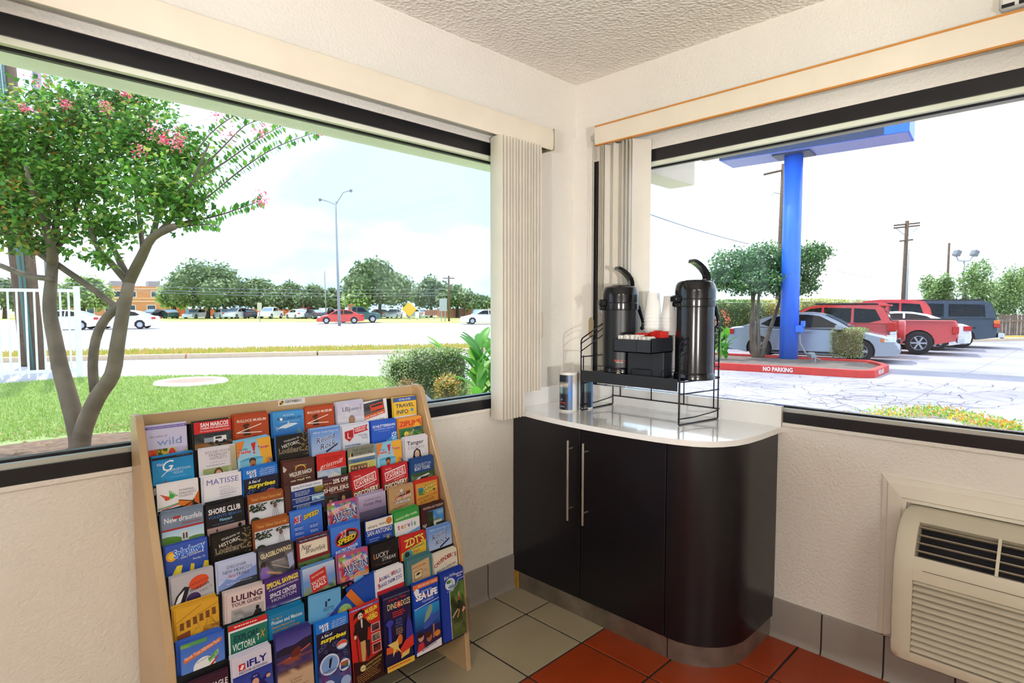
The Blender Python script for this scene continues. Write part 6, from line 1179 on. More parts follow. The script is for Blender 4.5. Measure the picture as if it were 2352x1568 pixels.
# lamps, signs and wires across the road
t, p, q = pole('street_lamp', 'tall grey street lamp with two arms beyond the road', 779, 53.8, 11.0, .14, M_metal, 'street lamp', r1=.08, px1=775)
for s_, z in ((-1, 11.2), (1, 12.0)): 
    e = onground(775, 53.8); rr_ = _r*s_; MB().tube([(e.x, e.y, 10.7), (e.x+rr_.x*.7, e.y+rr_.y*.7, z-.2), (e.x+rr_.x*1.4, e.y+rr_.y*1.4, z)], .05, 6).build('lamp_arm', M_metal, t); a_ = Vector((e.x, e.y, 0))+rr_*1.3; b_ = a_+rr_*.3*1; MB().tube([(a_.x, a_.y, z-.02), (a_.x+rr_.x*.2, a_.y+rr_.y*.2, z-.06)], [.12, .16], 8).build('lamp_head', mat('grey_plastic', '#7a7c80'), t)
pole('street_lamp', 'thin pale pole left of the tall street lamp', 749, 88, 6.9, .10, M_metal, 'street lamp', px1=747)
t, p, q = pole('utility_pole', 'wooden utility pole with a crossarm beyond the road', 1031, 72, 5.3, .14, M_wood)
MB().tube([(p.x-.7*_r.x, p.y-.7*_r.y, 5.0), (p.x+.7*_r.x, p.y+.7*_r.y, 5.0)], .07, 6).build('crossarm', M_wood, t)
def sign(label, px, d, z0, z1, w, col, diamond=False, legs=1, name='road_sign'):
    p = onground(px, d); t = thing(name, label, 'sign', tuple(p))
    for i in range(legs): o_ = (i-(legs-1)/2)*w*.5; MB().tube([(p.x+_r.x*o_, p.y+_r.y*o_, GZ), (p.x+_r.x*o_, p.y+_r.y*o_, z0+.1)], .06, 6).build('post', M_metal, t)
    m = MB(); c_ = Vector((p.x, p.y, (z0+z1)/2)); M = Matrix.Translation(c_) @ Matrix.Rotation(YAW-PI/2, 4, 'Z') @ (Ry(45) if diamond else Matrix.Identity(4)); h = (z1-z0)/2*(.72 if diamond else 1); m.box(-(h if diamond else w/2), h if diamond else w/2, -.04, .04, -h, h, M); m.build('sign_panel', mat('sign_'+col[1:], col, .5), t)
    return t
sign('yellow diamond warning sign under the oaks', 940, 80, .2, 2.2, 1.4, '#efb01e', True)
sign('grey back of a tall road sign beside the utility pole', 1018, 70, 1.0, 2.5, .9, '#a9aeb2', legs=2)
sign('small brown guide sign right of the yellow diamond', 990, 84, .3, 1.1, 1.8, '#8a5a48', legs=2)
sign('small red-brown sign panel behind the street lamp', 806, 82, .9, 1.9, .7, '#a05a48')
sign('tall narrow sign on a pole in front of the oaks', 596, 70, 1.0, 2.0, .5, '#c8c49a')
sign('small white sign on the far verge', 958, 78, .0, .9, .5, '#e8e8e4')
sign('blue and white parking sign before the brick wall', 430, 90, .5, 1.3, .5, '#8aa8c8')
def wire(label, a, b, sag, r=.022, name='power_line'):
    a, b = Vector(a), Vector(b); P = []
    for i in range(17): t_ = i/16; P.append(a.lerp(b, t_) - Vector((0, 0, sag*4*t_*(1-t_)))); 
    return tag(MB().tube(P, r, 5).build(name, mat('cable', '#8a8c96', .5)), label, 'cable')
tp = onground(1031, 72)
for i, (y0, y1, s_, w_) in enumerate(((650, 664, .6, 'upper'), (658, 672, .6, 'middle'), (664, 678, .6, 'lower'))):
    wire('%s power line running in front of the oaks' % w_, at(-80, y0-14, 66), at(1031, y1, 72), s_)
wire('power line sloping down from the crossarm pole to the right', at(1031, 664, 72), at(1250, 690, 70), .3)
# ================================================================ the parking lot island
isl = [(11.6, 6.4), (12.25, 4.9), (12.74, 1.98), (13.0, 1.75), (14.7, 1.85), (15.3, 2.1), (16.0, 2.6), (15.6, 6.8), (15.0, 9.4), (11.2, 9.4)]
M_red = mat('red_kerb_paint', '#cf3b33', .6, var=.12, vscale=7)
def inset(poly, d):
    out_ = []; n_ = len(poly)
    for i in range(n_):
        a_, b_, c_ = Vector(poly[i-1]), Vector(poly[i]), Vector(poly[(i+1) % n_]); e1 = (b_-a_).normalized(); e2 = (c_-b_).normalized(); nn = (Vector((-e1.y, e1.x)) + Vector((-e2.y, e2.x))).normalized(); out_.append(tuple(b_ + nn*d))
    return out_
ar = sum(isl[i-1][0]*isl[i][1]-isl[i][0]*isl[i-1][1] for i in range(len(isl))); sg = 1 if ar > 0 else -1
inn = inset(isl, .16*sg); n_ = len(isl); m = MB(); vs = []
for poly, z in ((isl, GZ-.02), (isl, GZ+.17), (inn, GZ+.17), (inn, GZ+.05)): vs += [(x, y, z) for x, y in poly]
fs = []
for k in range(3): fs += [(k*n_+i, k*n_+(i+1) % n_, (k+1)*n_+(i+1) % n_, (k+1)*n_+i) for i in range(n_)]
m.add(vs, fs); kb = struct(m.build('kerb_island', M_red))
m = MB(); m.prism(inn, 'z', GZ-.02, GZ+.11); struct(m.build('island_mulch', mat('grey_mulch', '#7d6f66', .95, var=.25, vscale=8, bump=.6, bscale=25, col2='#5f5450')))
def kerb_text(txt, pa, pb, h, name='painted_lettering'):
    vs, f_, x0, x1 = glyphs(txt, .03, 0); pa, pb = Vector(pa), Vector(pb); d = pb-pa; m = MB(); sc_ = d.length/(x1-x0); nn = Vector((-d.y, d.x, 0)).normalized()*(-sg)
    m.add([pa + d.normalized()*((x-x0)*sc_) + Vector((0, 0, y*h/.7)) + nn*.004 for x, y in vs], f_); return m.build(name, M_white, kb)
e0 = Vector((12.25, 4.9, GZ+.04)); e1 = Vector((12.74, 1.98, GZ+.04)); kerb_text('NO PARKING', e0.lerp(e1, .29), e0.lerp(e1, .52), .10)
e2 = Vector((13.0, 1.75, GZ+.04)); e3 = Vector((14.7, 1.85, GZ+.04)); kerb_text('FIRE LANE', e2.lerp(e3, .25), e2.lerp(e3, .6), .10)
# blue sign pylon
M_blue = mat('blue_paint', '#3f7dfb', .35, var=.05, vscale=2); M_dblue = mat('dark_blue_panel', '#3b4668', .4); 
bp_ = onground(1814, 17.3); py_ = thing('sign_pylon', 'bright blue pole carrying a big blue sign box over the parking lot', 'sign', tuple(bp_))
MB().tube([(bp_.x, bp_.y, GZ), (bp_.x, bp_.y, 5.8)], [.255, .255], 28).build('pole', M_blue, py_, smooth=True)
m = MB(); m.box(bp_.x+.20, bp_.x+.30, bp_.y-.42, bp_.y-.20, .62, .9); 
jb = MB(); q = bp_ + Vector((-.05, -.31, 0)); jb.cbox(q.x-.1, q.x+.1, q.y-.09, q.y+.09, .62, .82, .01); jb.cbox(q.x-.05, q.x+.05, q.y-.14, q.y-.04, .78, .95, .01); jb.build('junction_box', M_blue, py_)
cpts = [(q.x, q.y, .64), (q.x, q.y-.02, .3), (q.x-.05, q.y-.2, .02), (q.x-.3, q.y-.5, GZ+.22), (q.x-.55, q.y-.75, GZ+.16)]
MB().tube(cpts, .025, 8).build('conduit', mat('grey_conduit', '#8a8a86', .5), py_, smooth=True)
sa, sb = at(1650, 380, 17.6), at(2010, 300, 17.0); dv = Vector((sb.x-sa.x, sb.y-sa.y, 0)); L = 5.3; dv.normalize(); M = Matrix.Translation((bp_.x, bp_.y, 5.78)) @ Matrix.Rotation(math.atan2(-4.7, .49), 4, 'Z')
m = MB(); m.box(-1.95, 2.85, -.6, .6, 0, 1.7, M); m.build('sign_box', M_blue, py_)
m = MB(); m.box(-1.9, 2.8, -.55, .55, -.012, 0, M); m.build('underside_panel', mat('pale_blue_panel', '#8fa0d8', .4), py_)
m = MB(); m.box(-1.96, 2.3, -.615, -.6, .0, 1.65, M); m.build('face_panel', M_dblue, py_)
m = MB(); m.box(-.5, .5, -.4, .4, -.05, -.012, M); m.build('mounting_plate', M_dblue, py_)
# island planting
P_lo = [lin(c) for c in ('#5c8a50', '#6f9c5c', '#4a7444', '#86ac6c', '#3f6640')]
def small_tree(label, px, d, crown, trunks, n, pal, L=.085):
    p = onground(px, d); t = thing('small_tree', label, 'tree', (p.x, p.y, GZ)); k = d/FPX
    for pts in trunks: MB().tube([at(x, y, d) for x, y in pts], [.085-.05*i/(len(pts)-1) for i in range(len(pts))], 8).build('trunk', M_bark, t, smooth=True)
    bl = [(at(x, y, d+dd), rx*k, rx*k, rz*k) for x, y, rx, rz, dd in crown]; m = MB(); cloud(m, random.Random(px), bl, n, L, pal, surf=.45); stuff(m.build('foliage', M_leaf, t)); return t
small_tree('multi-trunk tree with rounded crown beside the blue pole', 1735, 17.8, [(1690, 610, 62, 42, 0), (1760, 595, 60, 40, .3), (1720, 645, 80, 34, -.2), (1790, 640, 45, 40, 0), (1850, 610, 45, 45, .9), (1870, 580, 45, 26, 1.1), (1845, 655, 40, 26, 1.0), (1650, 640, 36, 26, .2)], [[(1738, 838), (1732, 790), (1730, 730), (1727, 670)], [(1740, 838), (1742, 780), (1740, 720), (1745, 650)], [(1742, 838), (1760, 780), (1785, 710), (1800, 660)], [(1735, 838), (1728, 800), (1724, 760), (1735, 650)]], 15000, P_lo, .1)
c = onground(1953, 17.5); shrub('clipped_shrub', 'small square-clipped variegated shrub at the tip of the red kerb island', (c.x, c.y, GZ+.58), .42, .42, .42, 4200, .045, [lin(x) for x in ('#b4c07c', '#cbd39c', '#93a65c', '#dfe2bc', '#7c904c')], True, corecol='#6b6040')
P_hd = [lin(x) for x in ('#bcc86e', '#d4d484', '#94ac5c', '#e6d48c', '#78944c', '#ece4a4')]
c = onground(1690, 24); shrub('hedge', 'rounded green hedge behind the silver sedan', (c.x, c.y, GZ+.95), 1.0, 1.0, .95, 5200, .075, [lin(x) for x in ('#7a9c50', '#a8bc74', '#5c803c', '#c4cc90', '#486a30')], True)
c = onground(1770, 25); shrub('hedge', 'yellowish hedge between the tree trunks and the blue pole', (c.x, c.y, GZ+.95), 1.3, .9, .95, 5200, .075, P_hd, True, corecol='#7a7038')
for i, px in enumerate((1862, 1910, 1955, 2000, 2045)):
    c = onground(px, 31+i*1.2); shrub('hedge', '%s section of the long hedge above the red cars' % ['first', 'second', 'third', 'fourth', 'last'][i], (c.x, c.y, GZ+1.05-.02*i), .85, .85, 1.0, 2200, .09, P_hd if i < 2 else [lin(x) for x in ('#a8b07c', '#c8c89c', '#8c9a60', '#d8d4ac')], True, corecol='#6a6a3c')
fl = thing('flood_light', 'small grey ground floodlight on the island mulch', 'floodlight', tuple(onground(1872, 16.2)))
c = onground(1872, 16.2); M = T(c.x, c.y, GZ+.11) @ Rz(40)
m = MB(); m.cbox(-.16, .16, -.06, .06, .13, .27, .01, M @ Rx(-20)); m.build('lamp_housing', M_metal, fl)
for s_ in (-.12, .12): m = MB(); m.box(s_-.012, s_+.012, -.02, .02, -.1, .2, M); m.build('bracket_leg', M_metal, fl)
# flower bed just beyond the sill
P_fl = [lin(x) for x in ('#f0b030', '#e89a34', '#f4cc4a', '#7ab040', '#94c050', '#6fa444', '#a4c860')]
rq = random.Random(17)
for i, (px, py) in enumerate(((2030, 962), (2075, 958), (2120, 955), (2160, 955), (2195, 962), (2230, 972), (2262, 980), (2300, 988), (2325, 992))):
    c = gp(px, py); t = thing('flower_clump', '%s orange flower clump beyond the right window sill, counted from the left' % ['first', 'second', 'third', 'fourth', 'fifth', 'sixth', 'seventh', 'eighth', 'ninth'][i], 'flowers', (c.x, c.y, GZ), group='orange flowers by the window'); m = MB()
    for k in range(230): leaf(m, Vector((c.x+rq.gauss(0, .14), c.y+rq.gauss(0, .14), GZ+rq.uniform(0, .12))), (rq.uniform(-1, 1), rq.uniform(-1, 1), rq.uniform(0, 1.5)), Vector((rq.uniform(-1, 1), rq.uniform(-1, 1), 1)), .045, .012, P_fl[rq.randrange(7)])
    stuff(m.build('blooms', M_leaf, t))
m = MB(); m.prism([(p.x, p.y) for p in (gp(1960, 966), gp(2020, 963), gp(2180, 968), gp(2250, 990), gp(2340, 1004), gp(2500, 1030), gp(2400, 1130), gp(1900, 1050))], 'z', GZ-.05, GZ+.03); tag(m.build('concrete_pad', mat('white_concrete', '#f2eee4', .85)), 'bright white concrete edging in front of the orange flowers', 'concrete')
# things behind the cars
t, p, q = pole('utility_pole', 'tall utility pole with double crossarms right of the sign', 2073, 46, 8.1, .17, M_wood, px1=2076)
for z, w_, nm in ((7.85, 1.4, 'crossarm'), (7.65, 1.4, 'crossarm'), (6.6, .7, 'crossarm')):
    a_ = Vector((_r.x*.93+_f.x*.35, _r.y*.93+_f.y*.35, .12))*w_; e = onground(2076, 46); MB().tube([(e.x-a_.x, e.y-a_.y, z-a_.z), (e.x+a_.x, e.y+a_.y, z+a_.z)], .07, 6).build(nm, M_wood, t)
for s_ in (-1, 1): e = onground(2076, 46); MB().tube([(e.x+_r.x*s_*1.0, e.y+_r.y*s_*1.0, 7.65), (e.x, e.y, 6.9)], .03, 5).build('brace', M_metal, t)
pole('utility_pole', 'thin pole standing against the tall utility pole', 2082, 45, 5.8, .07, M_metal, px1=2082)
t, p, q = pole('utility_pole', 'wooden utility pole behind the blue pylon', 1786, 40, 11.0, .20, M_wood, px1=1792)
e = onground(1791, 40); MB().tube([(e.x-_r.x*1.3, e.y-_r.y*1.3, 10.3), (e.x+_r.x*1.3, e.y+_r.y*1.3, 10.9)], .08, 6).build('crossarm', M_wood, t)
MB().tube([(e.x, e.y, 9.0), (e.x-_r.x*.6, e.y-_r.y*.6, 9.1), (e.x-_r.x*.72, e.y-_r.y*.72, 8.9)], .03, 6).build('lamp_hook', M_metal, t)
t, p, q = pole('flood_light_post', 'post with two floodlights above the trees at the right', 2210, 50, 5.4, .09, M_metal, 'floodlight')
for s_ in (-1, 1):
    MB().tube([(p.x, p.y, 5.3), (p.x+_r.x*s_*.5, p.y+_r.y*s_*.5, 5.35), (p.x+_r.x*s_*.7, p.y+_r.y*s_*.7, 5.75)], .05, 6).build('arm', M_metal, t)
    m = MB(); m.cbox(-.3, .3, -.2, .2, 0, .5, .05, T(p.x+_r.x*s_*.75, p.y+_r.y*s_*.75, 5.75) @ Rz(45) @ Rx(25)); m.build('lamp_box', mat('grey_plastic', '#7a7c80'), t)
pole('utility_pole', 'slim brown post left of the floodlight post', 2173, 46, 6.4, .10, M_wood, px1=2174)
def far_tree(label, px, top, hw, d, pal, n): 
    p = onground(px, d); k = d/FPX; t = thing('leafy_tree', label, 'tree', (p.x, p.y, GZ)); zt = CAM.z+(708-top)*k; R = hw*k; bl = []
    for i in range(9): bl.append((Vector((p.x+R*.62*rf.uniform(-1, 1), p.y+R*.62*rf.uniform(-1, 1), rf.uniform(.9, zt*.82))), R*.42, R*.42, zt*.22))
    m = MB(); cloud(m, rf, bl, n, .16, pal, surf=.35); stuff(m.build('foliage', M_leaf, t)); MB().tube([(p.x, p.y, GZ), (p.x, p.y, zt*.6)], [.14, .06], 8).build('trunk', M_dbark, t)
P_rt = [lin(x) for x in ('#8fae62', '#a8c47c', '#6f9450', '#c0d098', '#587c44')]
far_tree('leafy tree above the dark estate car', 2215, 590, 70, 36, P_rt, 8000); far_tree('leafy tree between the utility pole and the floodlights', 2150, 622, 40, 37, P_rt, 4500); far_tree('leafy tree cut by the right edge of the photo', 2330, 600, 60, 36, P_rt, 7000)
# fence boards behind the cars
fa, fb = onground(2296, 33), onground(2470, 31); t = thing('board_fence', 'weathered dark board fence at the far right', 'fence', tuple(fa)); dv = (fb-fa); L = dv.length; dv.normalize(); nn = Vector((-dv.y, dv.x, 0))
for i in range(int(L/.16)):
    a_ = fa+dv*(.16*i); m = MB(); P = [a_, a_+dv*.145, a_+dv*.145+nn*.03, a_+nn*.03]; m.prism([(q.x, q.y) for q in P], 'z', GZ+.05, GZ+1.25+rf.uniform(-.02, .02)); m.build('board', mat('fence_board', '#7a685e', .9, var=.25, vscale=6), t)
m = MB(); P = [fa-nn*.06, fb-nn*.06, fb-nn*.01, fa-nn*.01]; m.prism([(q.x, q.y) for q in P], 'z', GZ+.85, GZ+.95); m.build('rail', mat('fence_rail', '#8a776a', .9), t)
m = MB(); P = [onground(2280, 31.2), onground(2480, 29.5), onground(2480, 29.8), onground(2280, 31.6)]; m.prism([(q.x, q.y) for q in P], 'z', GZ-.05, GZ+.14); struct(m.build('yellow_kerb', mat('yellow_kerb_paint', '#e0a848', .7, var=.1)))
# pale roofs far behind
for px, d, w_, top, col_, lab in ((2040, 90, 6, 693, '#a9b4cc', 'low blue-grey roof on the horizon left of the utility pole'), (2110, 80, 5, 692, '#b4aaa6', 'low grey gabled roof on the horizon right of the utility pole')):
    p = onground(px, d); zt = CAM.z+(708-top)*d/FPX; t = thing('far_house', lab, 'building', tuple(p)); M = Matrix.Translation((p.x, p.y, 0)) @ Matrix.Rotation(YAW-PI/2, 4, 'Z')
    m = MB(); m.box(-w_/2, w_/2, 0, 5, GZ, zt*.62, M); m.build('wall', mat('far_wall', '#b8aca0', .9), t); m = MB(); m.prism([(-w_/2-.3, zt*.62), (w_/2+.3, zt*.62), (w_*.1, zt), (-w_*.1, zt)], 'y', -.3, 5.3, M=M); m.build('roof', mat('far_roof_'+col_[1:], col_, .8), t)
wire('dark cable sloping down to the tree left of the blue pole', at(1470, 484, 14), at(1720, 560, 18), .05, .012)
wire('thin cable between the blue pylon and the utility pole', at(1925, 622, 32), at(2073, 628, 45), .3, .015)
qa, qb = onground(1791, 40), onground(2076, 46)
wire('upper thin cable from the wooden pole to the crossarm pole', (qa.x, qa.y, 10.6), (qb.x, qb.y, 7.85), .4, .01)
wire('lower thin cable from the wooden pole to the crossarm pole', (qa.x, qa.y, 9.6), (qb.x, qb.y, 6.6), .4, .01)
# painted parking bay lines
m = MB()
for x_ in (18.6, 21.3, 24.0, 26.7): m.prism([(x_, 7.5), (x_+.1, 7.5), (x_+1.1, 1.6), (x_+1.0, 1.6)], 'z', GZ-.006, GZ-.002)
for k_ in range(4): pass
o = stuff(m.build('bay_lines', mat('bay_paint', '#e8cf9a', .7))); tag(o, 'faded yellow parking bay lines under the parked cars', 'markings')
# ================================================================ vehicles
M_tyre = mat('tyre_rubber', '#26252a', .8); M_rim = mat('alloy_rim', '#b9bcc4', .3, .7); M_cg = mat('tinted_car_glass', '#12151a', .08, spec=.3); M_lg = mat('clear_car_glass', '#7d93a8', .06, spec=.8)
M_trimb = mat('black_car_trim', '#1d1d22', .5); M_chr = mat('chrome', '#d8dade', .15, .9); M_tail = mat('tail_lamp_red', '#c8201c', .2); M_amb = mat('amber_lamp', '#e87a2a', .25); M_head = mat('head_lamp', '#e6eaf0', .12, spec=.8)
def car(name, label, loc, heading, paint, s, cat='car', detail=True):
    """s: L, W, wheels (x positions), r, clear, low (outline of the lower body from rear bumper over the bonnet to the front), cab (outline of the cabin), glass (list of side windows)"""
    t = thing(name, label, cat, loc, heading); W2 = s['W']/2; r = s['r']; cl = s['clear']
    def B(m, nm, mt, par=t, **k): return m.build(nm, mt, par, inv=False, **k)
    low = s['low']; bot = []
    fx, rx = s['wheels']; ar = r+.055
    for wx in (fx, rx):
        a0 = math.asin(min(.95, (cl-r)/ar)) if cl < r else 0
        n_ = 9 if detail else 5
        bot += [(wx+ar*math.cos(t_), r+ar*math.sin(t_)) for t_ in [a0 + (PI-2*a0)*i/n_ for i in range(n_+1)]]
    out_ = low + bot; n_ = len(low); N = len(out_); xm = s['L']/2
    def wd(x, z): k = max(0, abs(x)/xm-.78)/.22; return W2*(1-.13*k*k)*(1-.05*max(0, (z-.55))/.4)
    m = MB(); vs = []; cz_ = .55
    for sl in (0, 1, 2, 3):
        for i, (x, z) in enumerate(out_):
            w = wd(x, z); sh = sl in (0, 3)
            y = (-1 if sl < 2 else 1) * (w if sh else w-.07)
            if sh and i < n_: x2 = x*(1-.022); z2 = z - (.035 if z > cl+.25 else 0)
            else: x2, z2 = x, z
            vs.append((x2, y, z2))
    fs = [tuple(range(N)), tuple(3*N+i for i in range(N))[::-1]]
    for k in range(3): fs += [((k+1)*N+i, (k+1)*N+(i+1) % N, k*N+(i+1) % N, k*N+i) for i in range(N)]
    m.add(vs, fs); bm = bmesh.new(); me = bpy.data.meshes.new('b'); me.from_pydata(m.v, [], m.f); bm.from_mesh(me); bpy.data.meshes.remove(me); bmesh.ops.recalc_face_normals(bm, faces=bm.faces[:]); m = MB(); m.bm(bm)
    body = B(m, 'body', paint, autosmooth=38)
    m = MB(); m.box(rx-ar-.05, fx+ar+.05, -W2+.12, W2-.12, cl+.02, cl+.45); B(m, 'underbody', M_trimb)
    cab = s['cab']; zb = min(z for x, z in cab); zt = max(z for x, z in cab); wb, wt = W2-.06, W2-s.get('tumble', .2)
    def cy(z): return wb + (wt-wb)*max(0, (z-zb))/(zt-zb)
    nc = len(cab); vs = []
    for sg_ in (-1, 1): vs += [(x, sg_*(cy(z)-(.03 if z > zt-.03 else 0)), z) for x, z in cab]
    m = MB(); m.add(vs, [tuple(range(nc)), tuple(nc+i for i in range(nc))[::-1]] + [(nc+i, nc+(i+1) % nc, (i+1) % nc, i) for i in range(nc)]); bm = bmesh.new(); me = bpy.data.meshes.new('b'); me.from_pydata(m.v, [], m.f); bm.from_mesh(me); bpy.data.meshes.remove(me); bmesh.ops.recalc_face_normals(bm, faces=bm.faces[:])
    if detail: bmesh.ops.bevel(bm, geom=[e for e in bm.edges if e.calc_length() > .25], offset=.03, segments=2, affect='EDGES')
    m = MB(); m.bm(bm); B(m, 'cabin', s.get('cabpaint', paint), autosmooth=40)
    for sg_ in (-1, 1):
        for g in s['glass']:
            m = MB(); a_ = [(x, sg_*(cy(z)+.004), z) for x, z in g]; b_ = [(x, sg_*(cy(z)-.02), z) for x, z in g]; k = len(g); m.add(a_+b_, [tuple(range(k)) if sg_ < 0 else tuple(range(k))[::-1]] + [(i, (i+1) % k, k+(i+1) % k, k+i) for i in range(k)]); B(m, 'side_window', s.get('sideglass', M_cg))
    def endglass(nm, p0, p1, ins=.12):
        (x0, z0), (x1, z1) = p0, p1; d = Vector((x1-x0, z1-z0)); nx, nz_ = (d.y, -d.x); q = math.hypot(nx, nz_); s_ = (1 if x0 > 0 else -1); ox, oz = abs(nx)/q*.012*s_, .012*abs(nz_)/q
        a_ = (x0+d.x*.06, z0+d.y*.06); b_ = (x0+d.x*.9, z0+d.y*.9); ya, yb = cy(a_[1])-ins*.6, cy(b_[1])-ins*.6; m = MB()
        m.add([(a_[0]+ox, -ya, a_[1]+oz), (a_[0]+ox, ya, a_[1]+oz), (b_[0]+ox, yb, b_[1]+oz), (b_[0]+ox, -yb, b_[1]+oz)], [(0, 1, 2, 3)]); B(m, nm, M_lg)
    endglass('windscreen', *s['front']); endglass('rear_window', *s['rear'])
    for wx in (fx, rx):
        for sg_ in (-1, 1):
            M = T(wx, sg_*(W2-.11), r) @ Rx(90)
            m = MB(); tw = .11; m.lathe([(r*.62, -tw), (r*.9, -tw), (r*.985, -tw*.8), (r, -tw*.5), (r, tw*.5), (r*.985, tw*.8), (r*.9, tw), (r*.62, tw), (r*.60, tw*.5), (r*.6, -tw*.5), (r*.62, -tw)], 28 if detail else 14, M); ty = B(m, 'tyre', M_tyre, autosmooth=35)
            m = MB(); f_ = -sg_*.085
            if detail:
                m.lathe([(r*.62, f_*1.0), (r*.57, f_*1.05), (r*.55, f_*.7)], 28, M)
                for k in range(s.get('spokes', 5)):
                    an = 2*PI*k/s.get('spokes', 5)
                    for dd in (-.09, .09) if s.get('spokes', 5) < 6 else (0,):
                        c_, s__ = math.cos(an+dd), math.sin(an+dd); q = Vector((-s__, c_))*r*.06; P = [(c_*r*.08, s__*r*.08), (c_*r*.57, s__*r*.57)]
                        m.add([M @ Vector((P[0][0]+q.x, P[0][1]+q.y, f_*1.0)), M @ Vector((P[1][0]+q.x*1.3, P[1][1]+q.y*1.3, f_*1.02)), M @ Vector((P[1][0]-q.x*1.3, P[1][1]-q.y*1.3, f_*1.02)), M @ Vector((P[0][0]-q.x, P[0][1]-q.y, f_*1.0))], [(0, 1, 2, 3)])
                m.lathe([(.001, f_*1.12), (r*.13, f_*1.1), (r*.15, f_*.9)], 14, M)
                mm = MB(); mm.disc(r*.58, 20, M @ T(0, 0, f_*.55)); B(mm, 'brake_shadow', M_trimb, ty)
            else: m.disc(r*.6, 12, M @ T(0, 0, f_*1.2))
            B(m, 'rim', M_rim, ty, autosmooth=35)
    for bx_ in s.get('boxes', []):
        nm, mt_, x0, x1, y0, y1, z0, z1 = bx_; m = MB(); m.cbox(x0, x1, y0, y1, z0, z1, min(.012, (x1-x0)/4, (y1-y0)/4, (z1-z0)/4)); B(m, nm, mt_)
        if y0*y1 > 0: m = MB(); m.cbox(x0, x1, -y1, -y0, z0, z1, min(.012, (x1-x0)/4, (y1-y0)/4, (z1-z0)/4)); B(m, nm, mt_)
    for x in s.get('seams', []):
        for sg_ in (-1, 1): m = MB(); m.box(x-.006, x+.006, sg_*W2*.985-.006, sg_*W2*.985+.006, cl+.12, zb-.03); B(m, 'door_seam', M_trimb)
    return t
P_sil = mat('silver_paint', '#9ea2ae', .25, .35, var=.02, coat=.5); P_red = mat('red_car_paint', '#d23a34', .3, var=.02, coat=.6); P_navy = mat('dark_navy_paint', '#2a3446', .22, var=.03, coat=.6); P_wht = mat('white_car_paint', '#eceef2', .3, coat=.4); P_grn = mat('green_car_paint', '#2f5a52', .3, coat=.4); P_tan = mat('tan_car_paint', '#c9bfae', .3, coat=.4)
SED = dict(L=4.85, W=1.85, wheels=(1.42, -1.36), r=.335, clear=.2, spokes=5, tumble=.3,
  low=[(-2.38, .3), (-2.42, .52), (-2.40, .72), (-2.34, .93), (-2.2, .99), (-1.75, 1.02), (-.9, .98), (.75, .96), (1.05, .98), (1.5, .90), (2.0, .78), (2.28, .66), (2.40, .52), (2.42, .34), (2.36, .22)],
  cab=[(-1.95, .98), (-1.55, 1.18), (-1.1, 1.36), (-.55, 1.46), (.0, 1.48), (.35, 1.44), (.8, 1.22), (1.22, .97)],
  glass=[[(-1.12, 1.03), (-1.35, 1.1), (-1.02, 1.30), (-.62, 1.38), (-.34, 1.40), (-.34, 1.0)], [(-.26, 1.0), (-.26, 1.40), (.0, 1.40), (.32, 1.36), (.98, 1.02)]],
  front=((1.22, .99), (.38, 1.44)), rear=((-1.95, .99), (-1.05, 1.39)), seams=(-.3, .95, -1.05),
  boxes=[('tail_lamp', M_tail, -2.40, -2.16, .60, .88, .76, .93), ('head_lamp', M_head, 1.98, 2.30, .56, .86, .62, .76), ('indicator', M_amb, 1.93, 2.02, .70, .885, .62, .72), ('mirror', P_sil, .78, .95, .90, 1.10, .96, 1.10), ('door_handle', P_sil, -.05, .12, .905, .935, .88, .91), ('door_handle', P_sil, -.95, -.78, .90, .93, .89, .92), ('grille', M_trimb, 2.33, 2.41, -.45, .45, .58, .70), ('lower_grille', M_trimb, 2.36, 2.425, -.6, .6, .28, .44), ('fog_lamp_recess', M_trimb, 2.26, 2.38, .58, .80, .30, .42), ('sill_moulding', M_trimb, -1.0, 1.0, .88, .925, .21, .30), ('grille_bar', M_chr, 2.34, 2.42, -.44, .44, .63, .65)])
SUV = dict(L=4.5, W=1.82, wheels=(1.4, -1.25), r=.36, clear=.26, spokes=5, tumble=.24,
  low=[(-2.2, .36), (-2.26, .6), (-2.22, 1.05), (-2.1, 1.12), (-.8, 1.10), (.95, 1.07), (1.2, 1.08), (1.75, 1.0), (2.1, .86), (2.22, .66), (2.24, .42), (2.16, .28)],
  cab=[(-2.14, 1.08), (-2.02, 1.40), (-1.84, 1.66), (-1.4, 1.72), (-.3, 1.73), (.25, 1.66), (1.25, 1.06)],
  glass=[[(-1.85, 1.22), (-1.68, 1.56), (-1.08, 1.6), (-1.08, 1.12), (-1.5, 1.12)], [(-1.0, 1.12), (-1.0, 1.6), (-.2, 1.62), (-.2, 1.11)], [(-.12, 1.11), (-.12, 1.62), (.25, 1.57), (1.0, 1.11)]],
  front=((1.25, 1.08), (.28, 1.66)), rear=((-2.14, 1.16), (-1.86, 1.64)), seams=(-.15, 1.0, -1.15),
  boxes=[('tail_lamp', M_tail, -2.26, -2.02, .66, .90, .86, 1.14), ('reverse_lamp', M_head, -2.27, -2.1, .70, .90, .74, .85), ('roof_rail', M_trimb, -1.7, .1, .58, .64, 1.71, 1.77), ('roof_spoiler', P_red, -2.12, -1.8, -.6, .6, 1.66, 1.72), ('bumper', M_trimb, -2.30, -2.15, -.85, .85, .38, .50), ('number_plate', M_head, -2.275, -2.25, -.55, -.25, .7, .84), ('mirror', P_red, .72, .88, .90, 1.1, 1.08, 1.22)])
